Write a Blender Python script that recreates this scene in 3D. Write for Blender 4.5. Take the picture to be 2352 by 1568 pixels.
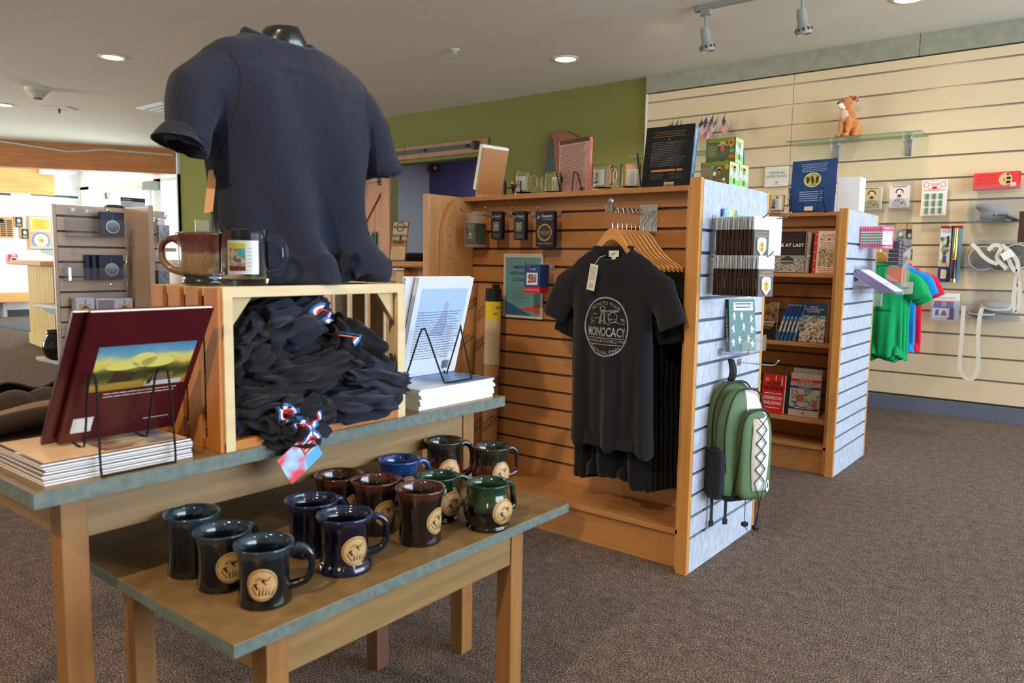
import bpy, bmesh, math, random
from mathutils import Vector, Matrix, noise
from mathutils.bvhtree import BVHTree
from math import sin, cos, pi, radians, sqrt, atan2
random.seed(7)
SC = bpy.context.scene
for o in list(bpy.data.objects): bpy.data.objects.remove(o, do_unlink=True)
COL = SC.collection

# ------------------------------------------------------------------ camera
FPX = 1747.0; PITCH = .1048; ROLL = .0148; YG = -.9030; EYE = 1.09
_fw = Vector((0, cos(PITCH), -sin(PITCH))); _r0 = Vector((1, 0, 0)); _u0 = _r0.cross(_fw)
_rt = _r0 * cos(ROLL) + _u0 * sin(ROLL); _up = _u0 * cos(ROLL) - _r0 * sin(ROLL)
BX = Vector((-sin(YG), -cos(YG), 0)); BY = Vector((cos(YG), -sin(YG), 0)); BZ = Vector((0, 0, 1))
def room(v): return Vector((BX.dot(v), BY.dot(v), BZ.dot(v)))
RT, UP, FW = room(_rt), room(_up), room(_fw)
EYEP = Vector((0, 0, EYE))
cd = bpy.data.cameras.new('camera'); cam = bpy.data.objects.new('camera', cd); COL.objects.link(cam)
cam.matrix_world = Matrix(((RT.x, UP.x, -FW.x, 0), (RT.y, UP.y, -FW.y, 0), (RT.z, UP.z, -FW.z, EYE), (0, 0, 0, 1)))
cd.sensor_width = 36; cd.lens = FPX / 2352 * 36; cd.clip_start = .05; cd.clip_end = 200
cd.dof.use_dof = True; cd.dof.focus_distance = 3.0; cd.dof.aperture_fstop = 5.6
SC.camera = cam
def at(x, y, ax, c):
    "point of the room seen at photo pixel x, y on the plane axis ax = c"
    d = FW + RT * ((x - 1176) / FPX) - UP * ((y - 784) / FPX)
    return EYEP + d * ((c - EYEP[ax]) / d[ax])

# ------------------------------------------------------------------ view, world, lights
vs = SC.view_settings; vs.view_transform = 'Standard'; vs.look = 'None'; vs.gamma = 1; vs.use_curve_mapping = False
vs.exposure = 0.03
SC.cycles.transparent_max_bounces = 48
w = bpy.data.worlds.new('sky'); SC.world = w; w.use_nodes = True
w.node_tree.nodes['Background'].inputs[0].default_value = (.80, .90, 1, 1)
w.node_tree.nodes['Background'].inputs[1].default_value = 2.6
def area(name, loc, target, sx, sy, power, col, spread=180):
    l = bpy.data.lights.new(name, 'AREA'); l.shape = 'RECTANGLE'; l.size = sx; l.size_y = sy; l.energy = power; l.color = col
    l.spread = radians(spread)
    o = bpy.data.objects.new(name, l); COL.objects.link(o); o.location = loc
    o.rotation_euler = (Vector(target) - Vector(loc)).to_track_quat('-Z', 'Y').to_euler(); return o
def spot(name, loc, target, power, col, ang=90, blend=.6, r=.04):
    l = bpy.data.lights.new(name, 'SPOT'); l.energy = power; l.color = col; l.spot_size = radians(ang); l.spot_blend = blend
    l.shadow_soft_size = r
    o = bpy.data.objects.new(name, l); COL.objects.link(o); o.location = loc
    o.rotation_euler = (Vector(target) - Vector(loc)).to_track_quat('-Z', 'Y').to_euler(); return o
DAY = (.70, .82, 1.0); WARM = (1.0, .74, .48); SOFT = (1.0, .86, .70)
area('daylight_east_window', (3.9, 3.6, 1.5), (0, 3.6, 1.5), 5.2, 2.2, 410, DAY)
area('daylight_lobby_door', (-13.5, 7.4, 1.2), (-12.6, 3, 2.0), 3.2, 2.4, 330, (.90, .96, 1))
area('lobby_side_fill', (-13.2, -2.8, 1.5), (-11.0, 6.0, 1.7), 3.4, 2.2, 430, (.88, .97, .95))  # unseen fill light, added to brighten the green wall at the lobby end
area('lobby_overhead_fill', (-14.2, 3.2, 3.3), (-14.4, 3.4, 0), 1.6, 6.0, 36, (.94, .97, 1))  # unseen overhead fill, added to whiten the lobby wall
area('back_room_light', (-6.3, 8.2, 2.6), (-6.3, 8.2, 0), .5, .5, 34, (.85, .88, 1))
spot('halogen_table_spot', (-.45, -1.1, 2.74), (-1.25, .95, .75), 205, WARM, 62, .8, .03)
spot('halogen_rack_spot', (-1.0, .2, 2.74), (-1.75, 2.6, 1.2), 54, WARM, 56, .8, .03)
spot('halogen_rear_rack_spot', (-1.0, 2.9, 2.74), (-1.4, 4.3, .7), 45, WARM, 80, .8, .03)
for x_, y_ in ((1.2, -1.6), (1.2, 1.2), (-2.6, -1.6), (-3.9, 1.3), (-6.0, -1.2), (-6.6, 5.2)):
    spot('ceiling_fill_beam', (x_, y_, 2.74), (x_, y_, 0), 88, SOFT, 140, .8, .08)  # unseen fill spots, added for more warm ambient light
for x_ in (-2.7, -1.3, .1):
    spot('halogen_wall_spot', (x_, 4.7, 2.7), (x_ - .1, 6.4, 1.75), 17, WARM, 95, .9, .03)

# ------------------------------------------------------------------ materials
def S(r, g, b, a=1):
    f = lambda c: c / 12.92 if c <= .04045 else ((c + .055) / 1.055) ** 2.4
    return (f(r / 255), f(g / 255), f(b / 255), a)
_mc = {}
def nodes(name):
    m = bpy.data.materials.new(name); m.use_nodes = True; nt = m.node_tree
    return m, nt, nt.nodes['Principled BSDF']
def mat(name, col, rough=.5, metal=0, spec=.5, vary=0, scale=20, stretch=(1, 1, 1), bump=0, bscale=200, trans=0, ior=1.45, coat=0, sheen=0, emit=None, es=0, alpha=1, col2=None):
    if name in _mc: return _mc[name]
    m, nt, b = nodes(name); _mc[name] = m
    b.inputs['Base Color'].default_value = S(*col); b.inputs['Roughness'].default_value = rough
    b.inputs['Metallic'].default_value = metal; b.inputs['Specular IOR Level'].default_value = spec
    b.inputs['Transmission Weight'].default_value = trans; b.inputs['IOR'].default_value = ior
    b.inputs['Coat Weight'].default_value = coat; b.inputs['Sheen Weight'].default_value = sheen; b.inputs['Alpha'].default_value = alpha
    if emit: b.inputs['Emission Color'].default_value = S(*emit); b.inputs['Emission Strength'].default_value = es
    N, L = nt.nodes, nt.links
    if vary or bump or col2:
        tc = N.new('ShaderNodeTexCoord'); mp = N.new('ShaderNodeMapping'); mp.inputs['Scale'].default_value = stretch
        L.new(tc.outputs['Object'], mp.inputs[0])
    if vary or col2:
        n = N.new('ShaderNodeTexNoise'); n.inputs['Scale'].default_value = scale; n.inputs['Detail'].default_value = 5
        L.new(mp.outputs[0], n.inputs['Vector'])
        r = N.new('ShaderNodeValToRGB'); r.color_ramp.elements[0].position = .32; r.color_ramp.elements[1].position = .68
        c = S(*col); c2 = S(*col2) if col2 else tuple(min(1, x * (1 + vary)) for x in c[:3]) + (1,)
        c1 = c if col2 else tuple(x * (1 - vary) for x in c[:3]) + (1,)
        r.color_ramp.elements[0].color = c1; r.color_ramp.elements[1].color = c2
        L.new(n.outputs[0], r.inputs[0]); L.new(r.outputs[0], b.inputs['Base Color'])
    if bump:
        n2 = N.new('ShaderNodeTexNoise'); n2.inputs['Scale'].default_value = bscale; n2.inputs['Detail'].default_value = 4
        L.new(mp.outputs[0], n2.inputs['Vector'])
        bp = N.new('ShaderNodeBump'); bp.inputs['Strength'].default_value = bump; bp.inputs['Distance'].default_value = .004
        L.new(n2.outputs[0], bp.inputs['Height']); L.new(bp.outputs[0], b.inputs['Normal'])
    return m
def C(r, g, b, rough=.55): return mat('ink_%d_%d_%d_%d' % (r, g, b, rough * 100), (r, g, b), rough)
def ramp(nt, stops, interp='LINEAR'):
    r = nt.nodes.new('ShaderNodeValToRGB'); e = r.color_ramp.elements; r.color_ramp.interpolation = interp
    while len(e) < len(stops): e.new(.5)
    for i, (p, c) in enumerate(stops): e[i].position = p; e[i].color = S(*c)
    return r
def wood(name, c1, c2, stretch=(1, 12, 12), scale=3, rough=.42, coat=.15):
    if name in _mc: return _mc[name]
    m, nt, b = nodes(name); _mc[name] = m; N, L = nt.nodes, nt.links
    tc = N.new('ShaderNodeTexCoord'); mp = N.new('ShaderNodeMapping'); mp.inputs['Scale'].default_value = stretch
    L.new(tc.outputs['Object'], mp.inputs[0])
    n = N.new('ShaderNodeTexNoise'); n.inputs['Scale'].default_value = scale; n.inputs['Detail'].default_value = 8; n.inputs['Distortion'].default_value = .7
    L.new(mp.outputs[0], n.inputs['Vector'])
    r = ramp(nt, [(.25, c1), (.55, tuple((a + b2) / 2 for a, b2 in zip(c1, c2))), (.78, c2)]); L.new(n.outputs[0], r.inputs[0])
    L.new(r.outputs[0], b.inputs['Base Color']); b.inputs['Roughness'].default_value = rough; b.inputs['Coat Weight'].default_value = coat
    b.inputs['Coat Roughness'].default_value = .35
    return m
def clear(name, tint=(235, 242, 245), t=.86, rough=.04, ior=1.5):
    "thin clear plastic or glass sheet: fresnel mix of transparent and glossy"
    if name in _mc: return _mc[name]
    m = bpy.data.materials.new(name); m.use_nodes = True; nt = m.node_tree; N, L = nt.nodes, nt.links
    N.remove(N['Principled BSDF']); out = N['Material Output']
    tr = N.new('ShaderNodeBsdfTransparent'); tr.inputs[0].default_value = tuple(x for x in S(*tint)[:3]) + (1,)
    gl = N.new('ShaderNodeBsdfGlossy'); gl.inputs['Roughness'].default_value = rough; gl.inputs[0].default_value = (1, 1, 1, 1)
    df = N.new('ShaderNodeBsdfDiffuse'); df.inputs[0].default_value = (.8, .85, .9, 1)
    lw = N.new('ShaderNodeLayerWeight'); pw = N.new('ShaderNodeMath'); pw.operation = 'POWER'; pw.inputs[1].default_value = 4; L.new(lw.outputs['Facing'], pw.inputs[0])
    fr = N.new('ShaderNodeMath'); fr.operation = 'MULTIPLY_ADD'; fr.inputs[1].default_value = .55 * (ior - 1) * 2; fr.inputs[2].default_value = .07 * (ior - 1); L.new(pw.outputs[0], fr.inputs[0])
    mx = N.new('ShaderNodeMixShader'); mx2 = N.new('ShaderNodeMixShader'); mx2.inputs[0].default_value = 1 - t
    L.new(tr.outputs[0], mx2.inputs[1]); L.new(df.outputs[0], mx2.inputs[2])
    L.new(fr.outputs[0], mx.inputs[0]); L.new(mx2.outputs[0], mx.inputs[1]); L.new(gl.outputs[0], mx.inputs[2])
    L.new(mx.outputs[0], out.inputs[0]); _mc[name] = m; return m

MAPLE = wood('maple_veneer', (176, 118, 66), (192, 136, 82), (2, 2, 22), 2.2)
MAPLEV = wood('maple_veneer_upright', (184, 132, 80), (200, 150, 98), (16, 16, 1.2), 2.2)
OAKV = wood('oak_edge_upright', (184, 126, 60), (206, 150, 84), (40, 40, 1.2), 2.0)
TABLEW = wood('birch_table_frame', (122, 94, 54), (156, 124, 80), (10, 1.5, 26), 2.4)
TABLEL = wood('birch_table_leg', (134, 90, 44), (160, 114, 62), (24, 24, 1.2), 2.2)
SHADEDLEG = wood('shaded_leg_wood', (104, 66, 48), (128, 86, 64), (24, 24, 1.2), 2.2)  # table leg wood with the shade under the tables put into its colour
CRATEW = wood('warm_lit_crate_pine', (168, 98, 34), (190, 126, 56), (14, 14, 1.4), 2.4, .6, 0)  # crate pine with the warm lamp's orange put into its colour
CRATEF = wood('daylit_crate_pine', (204, 180, 136), (222, 200, 158), (12, 1.4, 12), 2.4, .65, 0)  # same crate pine, paleness of the daylit side put into its colour
BARN = wood('barn_door_wood', (138, 84, 40), (178, 120, 68), (14, 14, 1.0), 2.4, .5)
BEAMW = wood('stained_beam_wood', (150, 88, 42), (186, 118, 64), (2, 1.0, 14), 2.2, .5)
BANDW = wood('lobby_cedar_band', (214, 150, 80), (240, 186, 116), (2, .8, 10), 2.2, .5)
DESKW = wood('desk_oak', (196, 160, 98), (220, 190, 130), (8, 8, 1.0), 2.2, .5)
COUNTERW = wood('counter_oak', (190, 130, 74), (214, 158, 98), (1.4, 10, 10), 2.2, .35)
GREYLAM = mat('blue_grey_laminate', (176, 182, 196), .5, vary=.16, scale=60, stretch=(1, 1, .45))
TOPLAM = mat('mottled_table_laminate', (128, 100, 62), .36, vary=.2, scale=26, coat=.1)
TOPEDGE = mat('grey_green_table_edge', (96, 108, 102), .5, vary=.22, scale=60)
SLATW = mat('cream_slatwall', (220, 200, 164), .42)
SLATGAP = mat('slot_shadow_gap', (62, 52, 42), .6)
SLATGAPW = mat('wood_slot_groove', (96, 66, 42), .6)
ALU = mat('aluminium_insert', (150, 146, 138), .35, .7)
HEADER = mat('grey_green_header_laminate', (150, 150, 132), .5, vary=.12, scale=14)
GREEN = mat('olive_green_paint', (124, 122, 62), .85)
CEIL = mat('ceiling_paint', (226, 222, 208), .85, vary=.03, scale=.7, stretch=(1, 3, 1))
WHITEP = mat('white_wall_paint', (236, 238, 232), .8)
CHROME = mat('chrome', (225, 225, 228), .12, 1)
STEEL = mat('brushed_steel', (170, 168, 165), .3, 1)
BLACKM = mat('black_wire', (18, 18, 20), .35, .3)
IRON = mat('dark_iron_track', (58, 60, 56), .5, .5)
PAPER = mat('white_page_block', (238, 236, 230), .7, vary=.05, scale=3, stretch=(1, 1, 300))
ACRY = clear('clear_acrylic', (250, 252, 255), t=.975, ior=1.6)
BAG = clear('clear_plastic_bag', (250, 252, 254), t=.93, rough=.12)
HDR = mat('bag_header_glare', (226, 232, 240), .35)  # opaque sheet, bright glare on clear plastic put into its colour
PANE = clear('window_glass', (252, 254, 254), t=1.0, ior=1.12)
SHELFG = clear('green_tinted_shelf_glass', (228, 242, 232), t=.98)
GLASS = mat('mug_glass', (255, 255, 255), .0, trans=1, ior=1.22)
WHITE = C(240, 240, 238); BLACK = C(16, 16, 18); RED = C(196, 30, 36); NAVY = C(20, 28, 66)
def carpet():
    m, nt, b = nodes('speckled_carpet'); N, L = nt.nodes, nt.links
    tc = N.new('ShaderNodeTexCoord'); n = N.new('ShaderNodeTexNoise'); n.inputs['Scale'].default_value = 210; n.inputs['Detail'].default_value = 3
    n2 = N.new('ShaderNodeTexNoise'); n2.inputs['Scale'].default_value = 26; n2.inputs['Detail'].default_value = 4
    L.new(tc.outputs['Object'], n.inputs[0]); L.new(tc.outputs['Object'], n2.inputs[0])
    r = ramp(nt, [(.33, (54, 45, 41)), (.5, (108, 92, 83)), (.66, (176, 156, 140))]); L.new(n.outputs[0], r.inputs[0])
    r2 = ramp(nt, [(.3, (205, 205, 205)), (.7, (255, 255, 255))]); L.new(n2.outputs[0], r2.inputs[0])
    mx = N.new('ShaderNodeMix'); mx.data_type = 'RGBA'; mx.blend_type = 'MULTIPLY'; mx.inputs[0].default_value = 1
    L.new(r.outputs[0], mx.inputs[6]); L.new(r2.outputs[0], mx.inputs[7]); L.new(mx.outputs[2], b.inputs['Base Color'])
    b.inputs['Roughness'].default_value = .95; b.inputs['Specular IOR Level'].default_value = .1
    bp = N.new('ShaderNodeBump'); bp.inputs['Strength'].default_value = .7; bp.inputs['Distance'].default_value = .006
    L.new(n.outputs[0], bp.inputs['Height']); L.new(bp.outputs[0], b.inputs['Normal']); return m
CARPET = carpet()
def cloth(name, c1, c2, rough=.9, sc=900):
    return mat(name, c1, rough, col2=c2, scale=sc, bump=.25, bscale=1200, spec=.15, sheen=.12)
HEATHER = cloth('heather_navy_jersey', (28, 30, 42), (46, 49, 64))
CHAR = cloth('charcoal_black_jersey', (24, 24, 28), (36, 36, 42))
BLKJ = cloth('black_jersey', (16, 16, 19), (24, 24, 28))
def glaze(name, top, mid, base, z1, z2, rough=.12, nz=.008):
    "ceramic glaze in bands over the height of the mug, with an uneven run line"
    m, nt, b = nodes(name); N, L = nt.nodes, nt.links
    tc = N.new('ShaderNodeTexCoord'); sx = N.new('ShaderNodeSeparateXYZ'); L.new(tc.outputs['Object'], sx.inputs[0])
    n = N.new('ShaderNodeTexNoise'); n.inputs['Scale'].default_value = 45; L.new(tc.outputs['Object'], n.inputs[0])
    a = N.new('ShaderNodeMath'); a.operation = 'MULTIPLY_ADD'; a.inputs[1].default_value = nz * 2; L.new(n.outputs[0], a.inputs[0]); L.new(sx.outputs[2], a.inputs[2])
    d = N.new('ShaderNodeMath'); d.operation = 'MULTIPLY'; d.inputs[1].default_value = 8; L.new(a.outputs[0], d.inputs[0])
    o = nz * 8
    r = ramp(nt, [(0, base), (z1 * 8 + o - .03, base), (z1 * 8 + o + .03, mid), (z2 * 8 + o - .02, mid), (z2 * 8 + o + .03, top), (1, top)]); L.new(d.outputs[0], r.inputs[0])
    n2 = N.new('ShaderNodeTexNoise'); n2.inputs['Scale'].default_value = 300; L.new(tc.outputs['Object'], n2.inputs[0])
    r2 = ramp(nt, [(.3, (150, 150, 150)), (.7, (255, 255, 255))]); L.new(n2.outputs[0], r2.inputs[0])
    mx = N.new('ShaderNodeMix'); mx.data_type = 'RGBA'; mx.blend_type = 'MULTIPLY'; mx.inputs[0].default_value = .7
    L.new(r.outputs[0], mx.inputs[6]); L.new(r2.outputs[0], mx.inputs[7]); L.new(mx.outputs[2], b.inputs['Base Color'])
    b.inputs['Roughness'].default_value = rough; b.inputs['Coat Weight'].default_value = .5; b.inputs['Coat Roughness'].default_value = .05
    return m
def picture(name, stops, axis=2, lo=0, hi=1, nscale=8, amt=.5, interp='LINEAR', stretch=(1, 1, 1)):
    "printed picture: bands of colour along one axis of the object, broken up by noise"
    m, nt, b = nodes(name); N, L = nt.nodes, nt.links
    tc = N.new('ShaderNodeTexCoord'); sx = N.new('ShaderNodeSeparateXYZ'); L.new(tc.outputs['Object'], sx.inputs[0])
    mr = N.new('ShaderNodeMapRange'); mr.inputs[1].default_value = lo; mr.inputs[2].default_value = hi; L.new(sx.outputs[axis], mr.inputs[0])
    mp = N.new('ShaderNodeMapping'); mp.inputs['Scale'].default_value = stretch; L.new(tc.outputs['Object'], mp.inputs[0])
    n = N.new('ShaderNodeTexNoise'); n.inputs['Scale'].default_value = nscale; n.inputs['Detail'].default_value = 5; L.new(mp.outputs[0], n.inputs[0])
    s = N.new('ShaderNodeMath'); s.operation = 'SUBTRACT'; s.inputs[1].default_value = .5; L.new(n.outputs[0], s.inputs[0])
    a = N.new('ShaderNodeMath'); a.operation = 'MULTIPLY_ADD'; a.inputs[1].default_value = amt; L.new(s.outputs[0], a.inputs[0]); L.new(mr.outputs[0], a.inputs[2])
    r = ramp(nt, stops, interp); L.new(a.outputs[0], r.inputs[0]); L.new(r.outputs[0], b.inputs['Base Color'])
    b.inputs['Roughness'].default_value = .4; return m
def photo(name, c1, c2, sc=90, c3=None):
    "grainy printed photograph: light and dark blotches"
    if name in _mc: return _mc[name]
    m, nt, b = nodes(name); N, L = nt.nodes, nt.links; _mc[name] = m
    tc = N.new('ShaderNodeTexCoord'); n = N.new('ShaderNodeTexVoronoi'); n.inputs['Scale'].default_value = sc; L.new(tc.outputs['Object'], n.inputs[0])
    n2 = N.new('ShaderNodeTexNoise'); n2.inputs['Scale'].default_value = sc * .8; n2.inputs['Detail'].default_value = 4; L.new(tc.outputs['Object'], n2.inputs[0])
    a = N.new('ShaderNodeMath'); a.operation = 'MULTIPLY_ADD'; a.inputs[1].default_value = .5; L.new(n.outputs[0], a.inputs[0]); L.new(n2.outputs[0], a.inputs[2])
    r = ramp(nt, [(.45, c1), (.65, c3 or tuple((p + q) / 2 for p, q in zip(c1, c2))), (.85, c2)]); L.new(a.outputs[0], r.inputs[0])
    L.new(r.outputs[0], b.inputs['Base Color']); b.inputs['Roughness'].default_value = .4; return m

# ------------------------------------------------------------------ mesh builder
def RM(rx=0, ry=0, rz=0): return Matrix.Rotation(rz, 4, 'Z') @ Matrix.Rotation(ry, 4, 'Y') @ Matrix.Rotation(rx, 4, 'X')
def TR(x=0, y=0, z=0): return Matrix.Translation((x, y, z))
_tc = {}
def textmesh(s, bold=0):
    k = (s, bold)
    if k not in _tc:
        c = bpy.data.curves.new('lettering', 'FONT'); c.body = s; c.align_x = 'CENTER'; c.align_y = 'CENTER'; c.resolution_u = 2; c.offset = bold
        o = bpy.data.objects.new('lettering', c); me = o.to_mesh()
        _tc[k] = ([v.co.copy() for v in me.vertices], [tuple(p.vertices) for p in me.polygons])
        o.to_mesh_clear(); bpy.data.objects.remove(o); bpy.data.curves.remove(c)
    return _tc[k]
class M:
    def __init__(s, m): s.v = []; s.f = []; s.mi = []; s.ms = []; s.T = None; s.use(m)
    def use(s, m):
        if m not in s.ms: s.ms.append(m)
        s.k = s.ms.index(m); return s
    def add(s, vs, fs):
        n = len(s.v); T = s.T
        s.v += [T @ Vector(v) for v in vs] if T else [Vector(v) for v in vs]
        s.f += [tuple(i + n for i in f) for f in fs]; s.mi += [s.k] * len(fs); return s
    def box(s, x0, x1, y0, y1, z0, z1, T=None):
        vs = [Vector((x, y, z)) for z in (z0, z1) for y in (y0, y1) for x in (x0, x1)]
        if T: vs = [T @ v for v in vs]
        return s.add(vs, [(0, 2, 3, 1), (4, 5, 7, 6), (0, 1, 5, 4), (1, 3, 7, 5), (3, 2, 6, 7), (2, 0, 4, 6)])
    def prism(s, poly, y0, y1, T=None):
        "polygon in x, z (any winding) pushed out along y"
        a = sum(poly[i][0] * poly[(i + 1) % len(poly)][1] - poly[(i + 1) % len(poly)][0] * poly[i][1] for i in range(len(poly)))
        if a < 0: poly = poly[::-1]
        n = len(poly); vs = [Vector((x, y0, z)) for x, z in poly] + [Vector((x, y1, z)) for x, z in poly]
        if T: vs = [T @ v for v in vs]
        return s.add(vs, [tuple(range(n)), tuple(range(2 * n - 1, n - 1, -1))] + [(i, i + n, (i + 1) % n + n, (i + 1) % n) for i in range(n)])
    def quad(s, x0, x1, z0, z1, y): return s.add([(x0, y, z0), (x1, y, z0), (x1, y, z1), (x0, y, z1)], [(0, 1, 2, 3)])
    def ell(s, cx, cz, rx, rz, y, n=28, a0=0, a1=2 * pi):
        return s.add([(cx + rx * cos(a0 + (a1 - a0) * i / n), y, cz + rz * sin(a0 + (a1 - a0) * i / n)) for i in range(n)], [tuple(range(n))])
    def ring(s, cx, cz, rx, rz, t, y, n=40, a0=0, a1=2 * pi):
        vs = []; k = n + 1
        for i in range(k):
            a = a0 + (a1 - a0) * i / n
            vs += [(cx + rx * cos(a), y, cz + rz * sin(a)), (cx + (rx - t) * cos(a), y, cz + (rz - t) * sin(a))]
        return s.add(vs, [(2 * i, 2 * i + 2, 2 * i + 3, 2 * i + 1) for i in range(n)])
    def star(s, cx, cz, r, y, rot=pi / 2, n=5, q=.4):
        return s.add([(cx + (r if i % 2 == 0 else r * q) * cos(rot + pi * i / n), y, cz + (r if i % 2 == 0 else r * q) * sin(rot + pi * i / n)) for i in range(2 * n)], [tuple(range(2 * n))])
    def text(s, t, cx, cz, h, y=-.001, wmax=None, bold=0, rot=0, arc=None, ctr=0):
        vs, fs = textmesh(t, bold); sx = h / .72
        if wmax and vs:
            wd = (max(v.x for v in vs) - min(v.x for v in vs)) * sx
            if wd > 0: sxx = sx * wmax / wd
            else: sxx = sx
        else: sxx = sx
        out = []
        for v in vs:
            x, z = v.x * sxx, v.y * sx
            if arc:
                a = pi / 2 - x / abs(arc) if arc > 0 else -pi / 2 + x / abs(arc)
                rr = abs(arc) + (z if arc > 0 else -z); x, z = rr * cos(a), rr * sin(a)
            if rot: x, z = x * cos(rot) - z * sin(rot), x * sin(rot) + z * cos(rot)
            out.append((cx + x, y, cz + z))
        return s.add(out, fs)
    def lines(s, x0, x1, ztop, n, step, h, y=-.001, ctr=False, seed=1):
        R = random.Random(seed)
        for i in range(n):
            x = x0; z = ztop - i * step; end = x1 - R.random() * (x1 - x0) * .18
            sh = (x1 - end) / 2 if ctr else 0
            while x < end - .001:
                l = min((.01 + R.random() * .02) * (x1 - x0) * 5, end - x); s.quad(x + sh, x + sh + l * .88, z - h, z, y); x += l
        return s
    def bars(s, x0, x1, z0, z1, y, n=22, seed=3):
        R = random.Random(seed); x = x0; u = (x1 - x0) / n
        while x < x1 - u * .5:
            l = u * R.choice((.35, .35, .7)); s.quad(x, x + l, z0, z1, y); x += l + u * R.choice((.35, .6))
        return s
    def tube(s, pts, r, n=8, closed=False, caps=True):
        pts = [Vector(p) for p in pts]; k = len(pts); vs = []; fs = []
        rad = r if isinstance(r, (list, tuple)) else [r] * k
        t0 = (pts[1] - pts[0]).normalized(); nrm = t0.orthogonal().normalized()
        for i in range(k):
            if closed: t = (pts[(i + 1) % k] - pts[i - 1]).normalized()
            else: t = (pts[min(i + 1, k - 1)] - pts[max(i - 1, 0)]).normalized()
            nrm = (nrm - t * nrm.dot(t))
            nrm = nrm.normalized() if nrm.length > 1e-6 else t.orthogonal().normalized()
            bn = t.cross(nrm)
            vs += [pts[i] + (nrm * cos(2 * pi * j / n) + bn * sin(2 * pi * j / n)) * rad[i] for j in range(n)]
        for i in range(k if closed else k - 1):
            a = i * n; b = ((i + 1) % k) * n
            fs += [(a + j, a + (j + 1) % n, b + (j + 1) % n, b + j) for j in range(n)]
        if not closed and caps: fs += [tuple(range(n - 1, -1, -1)), tuple(range((k - 1) * n, k * n))]
        return s.add(vs, fs)
    def lathe(s, prof, n=32, c=(0, 0, 0), closed=False):
        vs = []; k = len(prof)
        for r, z in prof: vs += [(c[0] + r * cos(2 * pi * j / n), c[1] + r * sin(2 * pi * j / n), c[2] + z) for j in range(n)]
        fs = []
        for i in range(k - 1 + (1 if closed else 0)):
            a = i * n; b = ((i + 1) % k) * n
            fs += [(a + j, a + (j + 1) % n, b + (j + 1) % n, b + j) for j in range(n)]
        if not closed:
            if prof[0][0] > 1e-5: fs.append(tuple(range(n - 1, -1, -1)))
            if prof[-1][0] > 1e-5: fs.append(tuple(range((k - 1) * n, k * n)))
        return s.add(vs, fs)
    def loft(s, rings, caps=True):
        n = len(rings[0]); k = len(rings); vs = [p for r in rings for p in r]; fs = []
        for i in range(k - 1): fs += [(i * n + j, i * n + (j + 1) % n, (i + 1) * n + (j + 1) % n, (i + 1) * n + j) for j in range(n)]
        if caps: fs += [tuple(range(n - 1, -1, -1)), tuple(range((k - 1) * n, k * n))]
        return s.add(vs, fs)
    def sheet(s, fn, nu, nv):
        vs = [fn(i / nu, j / nv) for j in range(nv + 1) for i in range(nu + 1)]
        return s.add(vs, [(j * (nu + 1) + i, j * (nu + 1) + i + 1, (j + 1) * (nu + 1) + i + 1, (j + 1) * (nu + 1) + i) for j in range(nv) for i in range(nu)])
    def ball(s, c, r, n=16, m=10):
        rr = r if isinstance(r, (tuple, list)) else (r, r, r); vs = []; fs = []
        for i in range(m + 1):
            t = pi * i / m
            for j in range(n): vs.append((c[0] + rr[0] * sin(t) * cos(2 * pi * j / n), c[1] + rr[1] * sin(t) * sin(2 * pi * j / n), c[2] - rr[2] * cos(t)))
        for i in range(m): fs += [(i * n + j, i * n + (j + 1) % n, (i + 1) * n + (j + 1) % n, (i + 1) * n + j) for j in range(n)]
        return s.add(vs, fs)
    def build(s, name, parent=None, smooth=False, bevel=0, label=None, weld=False, solid=0, auto=None):
        me = bpy.data.meshes.new(name); me.from_pydata([tuple(v) for v in s.v], [], s.f)
        for m in s.ms: me.materials.append(m)
        me.polygons.foreach_set('material_index', s.mi)
        if smooth: me.polygons.foreach_set('use_smooth', [True] * len(me.polygons))
        me.update(); me.validate()
        if weld:
            bm = bmesh.new(); bm.from_mesh(me); bmesh.ops.remove_doubles(bm, verts=bm.verts, dist=1e-5)
            bmesh.ops.recalc_face_normals(bm, faces=bm.faces); bm.to_mesh(me); bm.free()
        o = bpy.data.objects.new(name, me); COL.objects.link(o)
        if parent: o.parent = parent
        if label: o['label'] = label
        if solid: md = o.modifiers.new('solid', 'SOLIDIFY'); md.thickness = solid; md.offset = 0
        if bevel: md = o.modifiers.new('bevel', 'BEVEL'); md.width = bevel; md.segments = 2; md.limit_method = 'ANGLE'; md.angle_limit = radians(40)
        if auto:
            for p in me.polygons: p.use_smooth = True
            try: me.set_sharp_from_angle(angle=radians(auto))
            except Exception: pass
        return o
def thing(name, label, cat, loc=(0, 0, 0), rz=0, group=None, rot=None):
    o = bpy.data.objects.new(name, None); COL.objects.link(o); o.empty_display_size = .05
    o.location = loc; o.rotation_euler = rot if rot else (0, 0, rz)
    o['label'] = label; o['category'] = cat
    if group: o['group'] = group
    return o
def tag(o, label, cat, group=None, loc=None, rz=None):
    o['label'] = label; o['category'] = cat
    if group: o['group'] = group
    if loc is not None: o.location = loc
    if rz is not None: o.rotation_euler = (0, 0, rz)
    return o
def struct(o): o['kind'] = 'structure'; return o
def dup(root, loc=None, rz=None, label=None, group=None, rot=None, name=None):
    r = root.copy(); COL.objects.link(r)
    if name: r.name = name
    if loc is not None: r.location = loc
    if rz is not None: r.rotation_euler = (0, 0, rz)
    if rot is not None: r.rotation_euler = rot
    if label: r['label'] = label
    if group: r['group'] = group
    for ch in list(root.children):
        c = ch.copy(); COL.objects.link(c); c.parent = r
        for g in list(ch.children):
            d = g.copy(); COL.objects.link(d); d.parent = c
    return r
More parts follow.
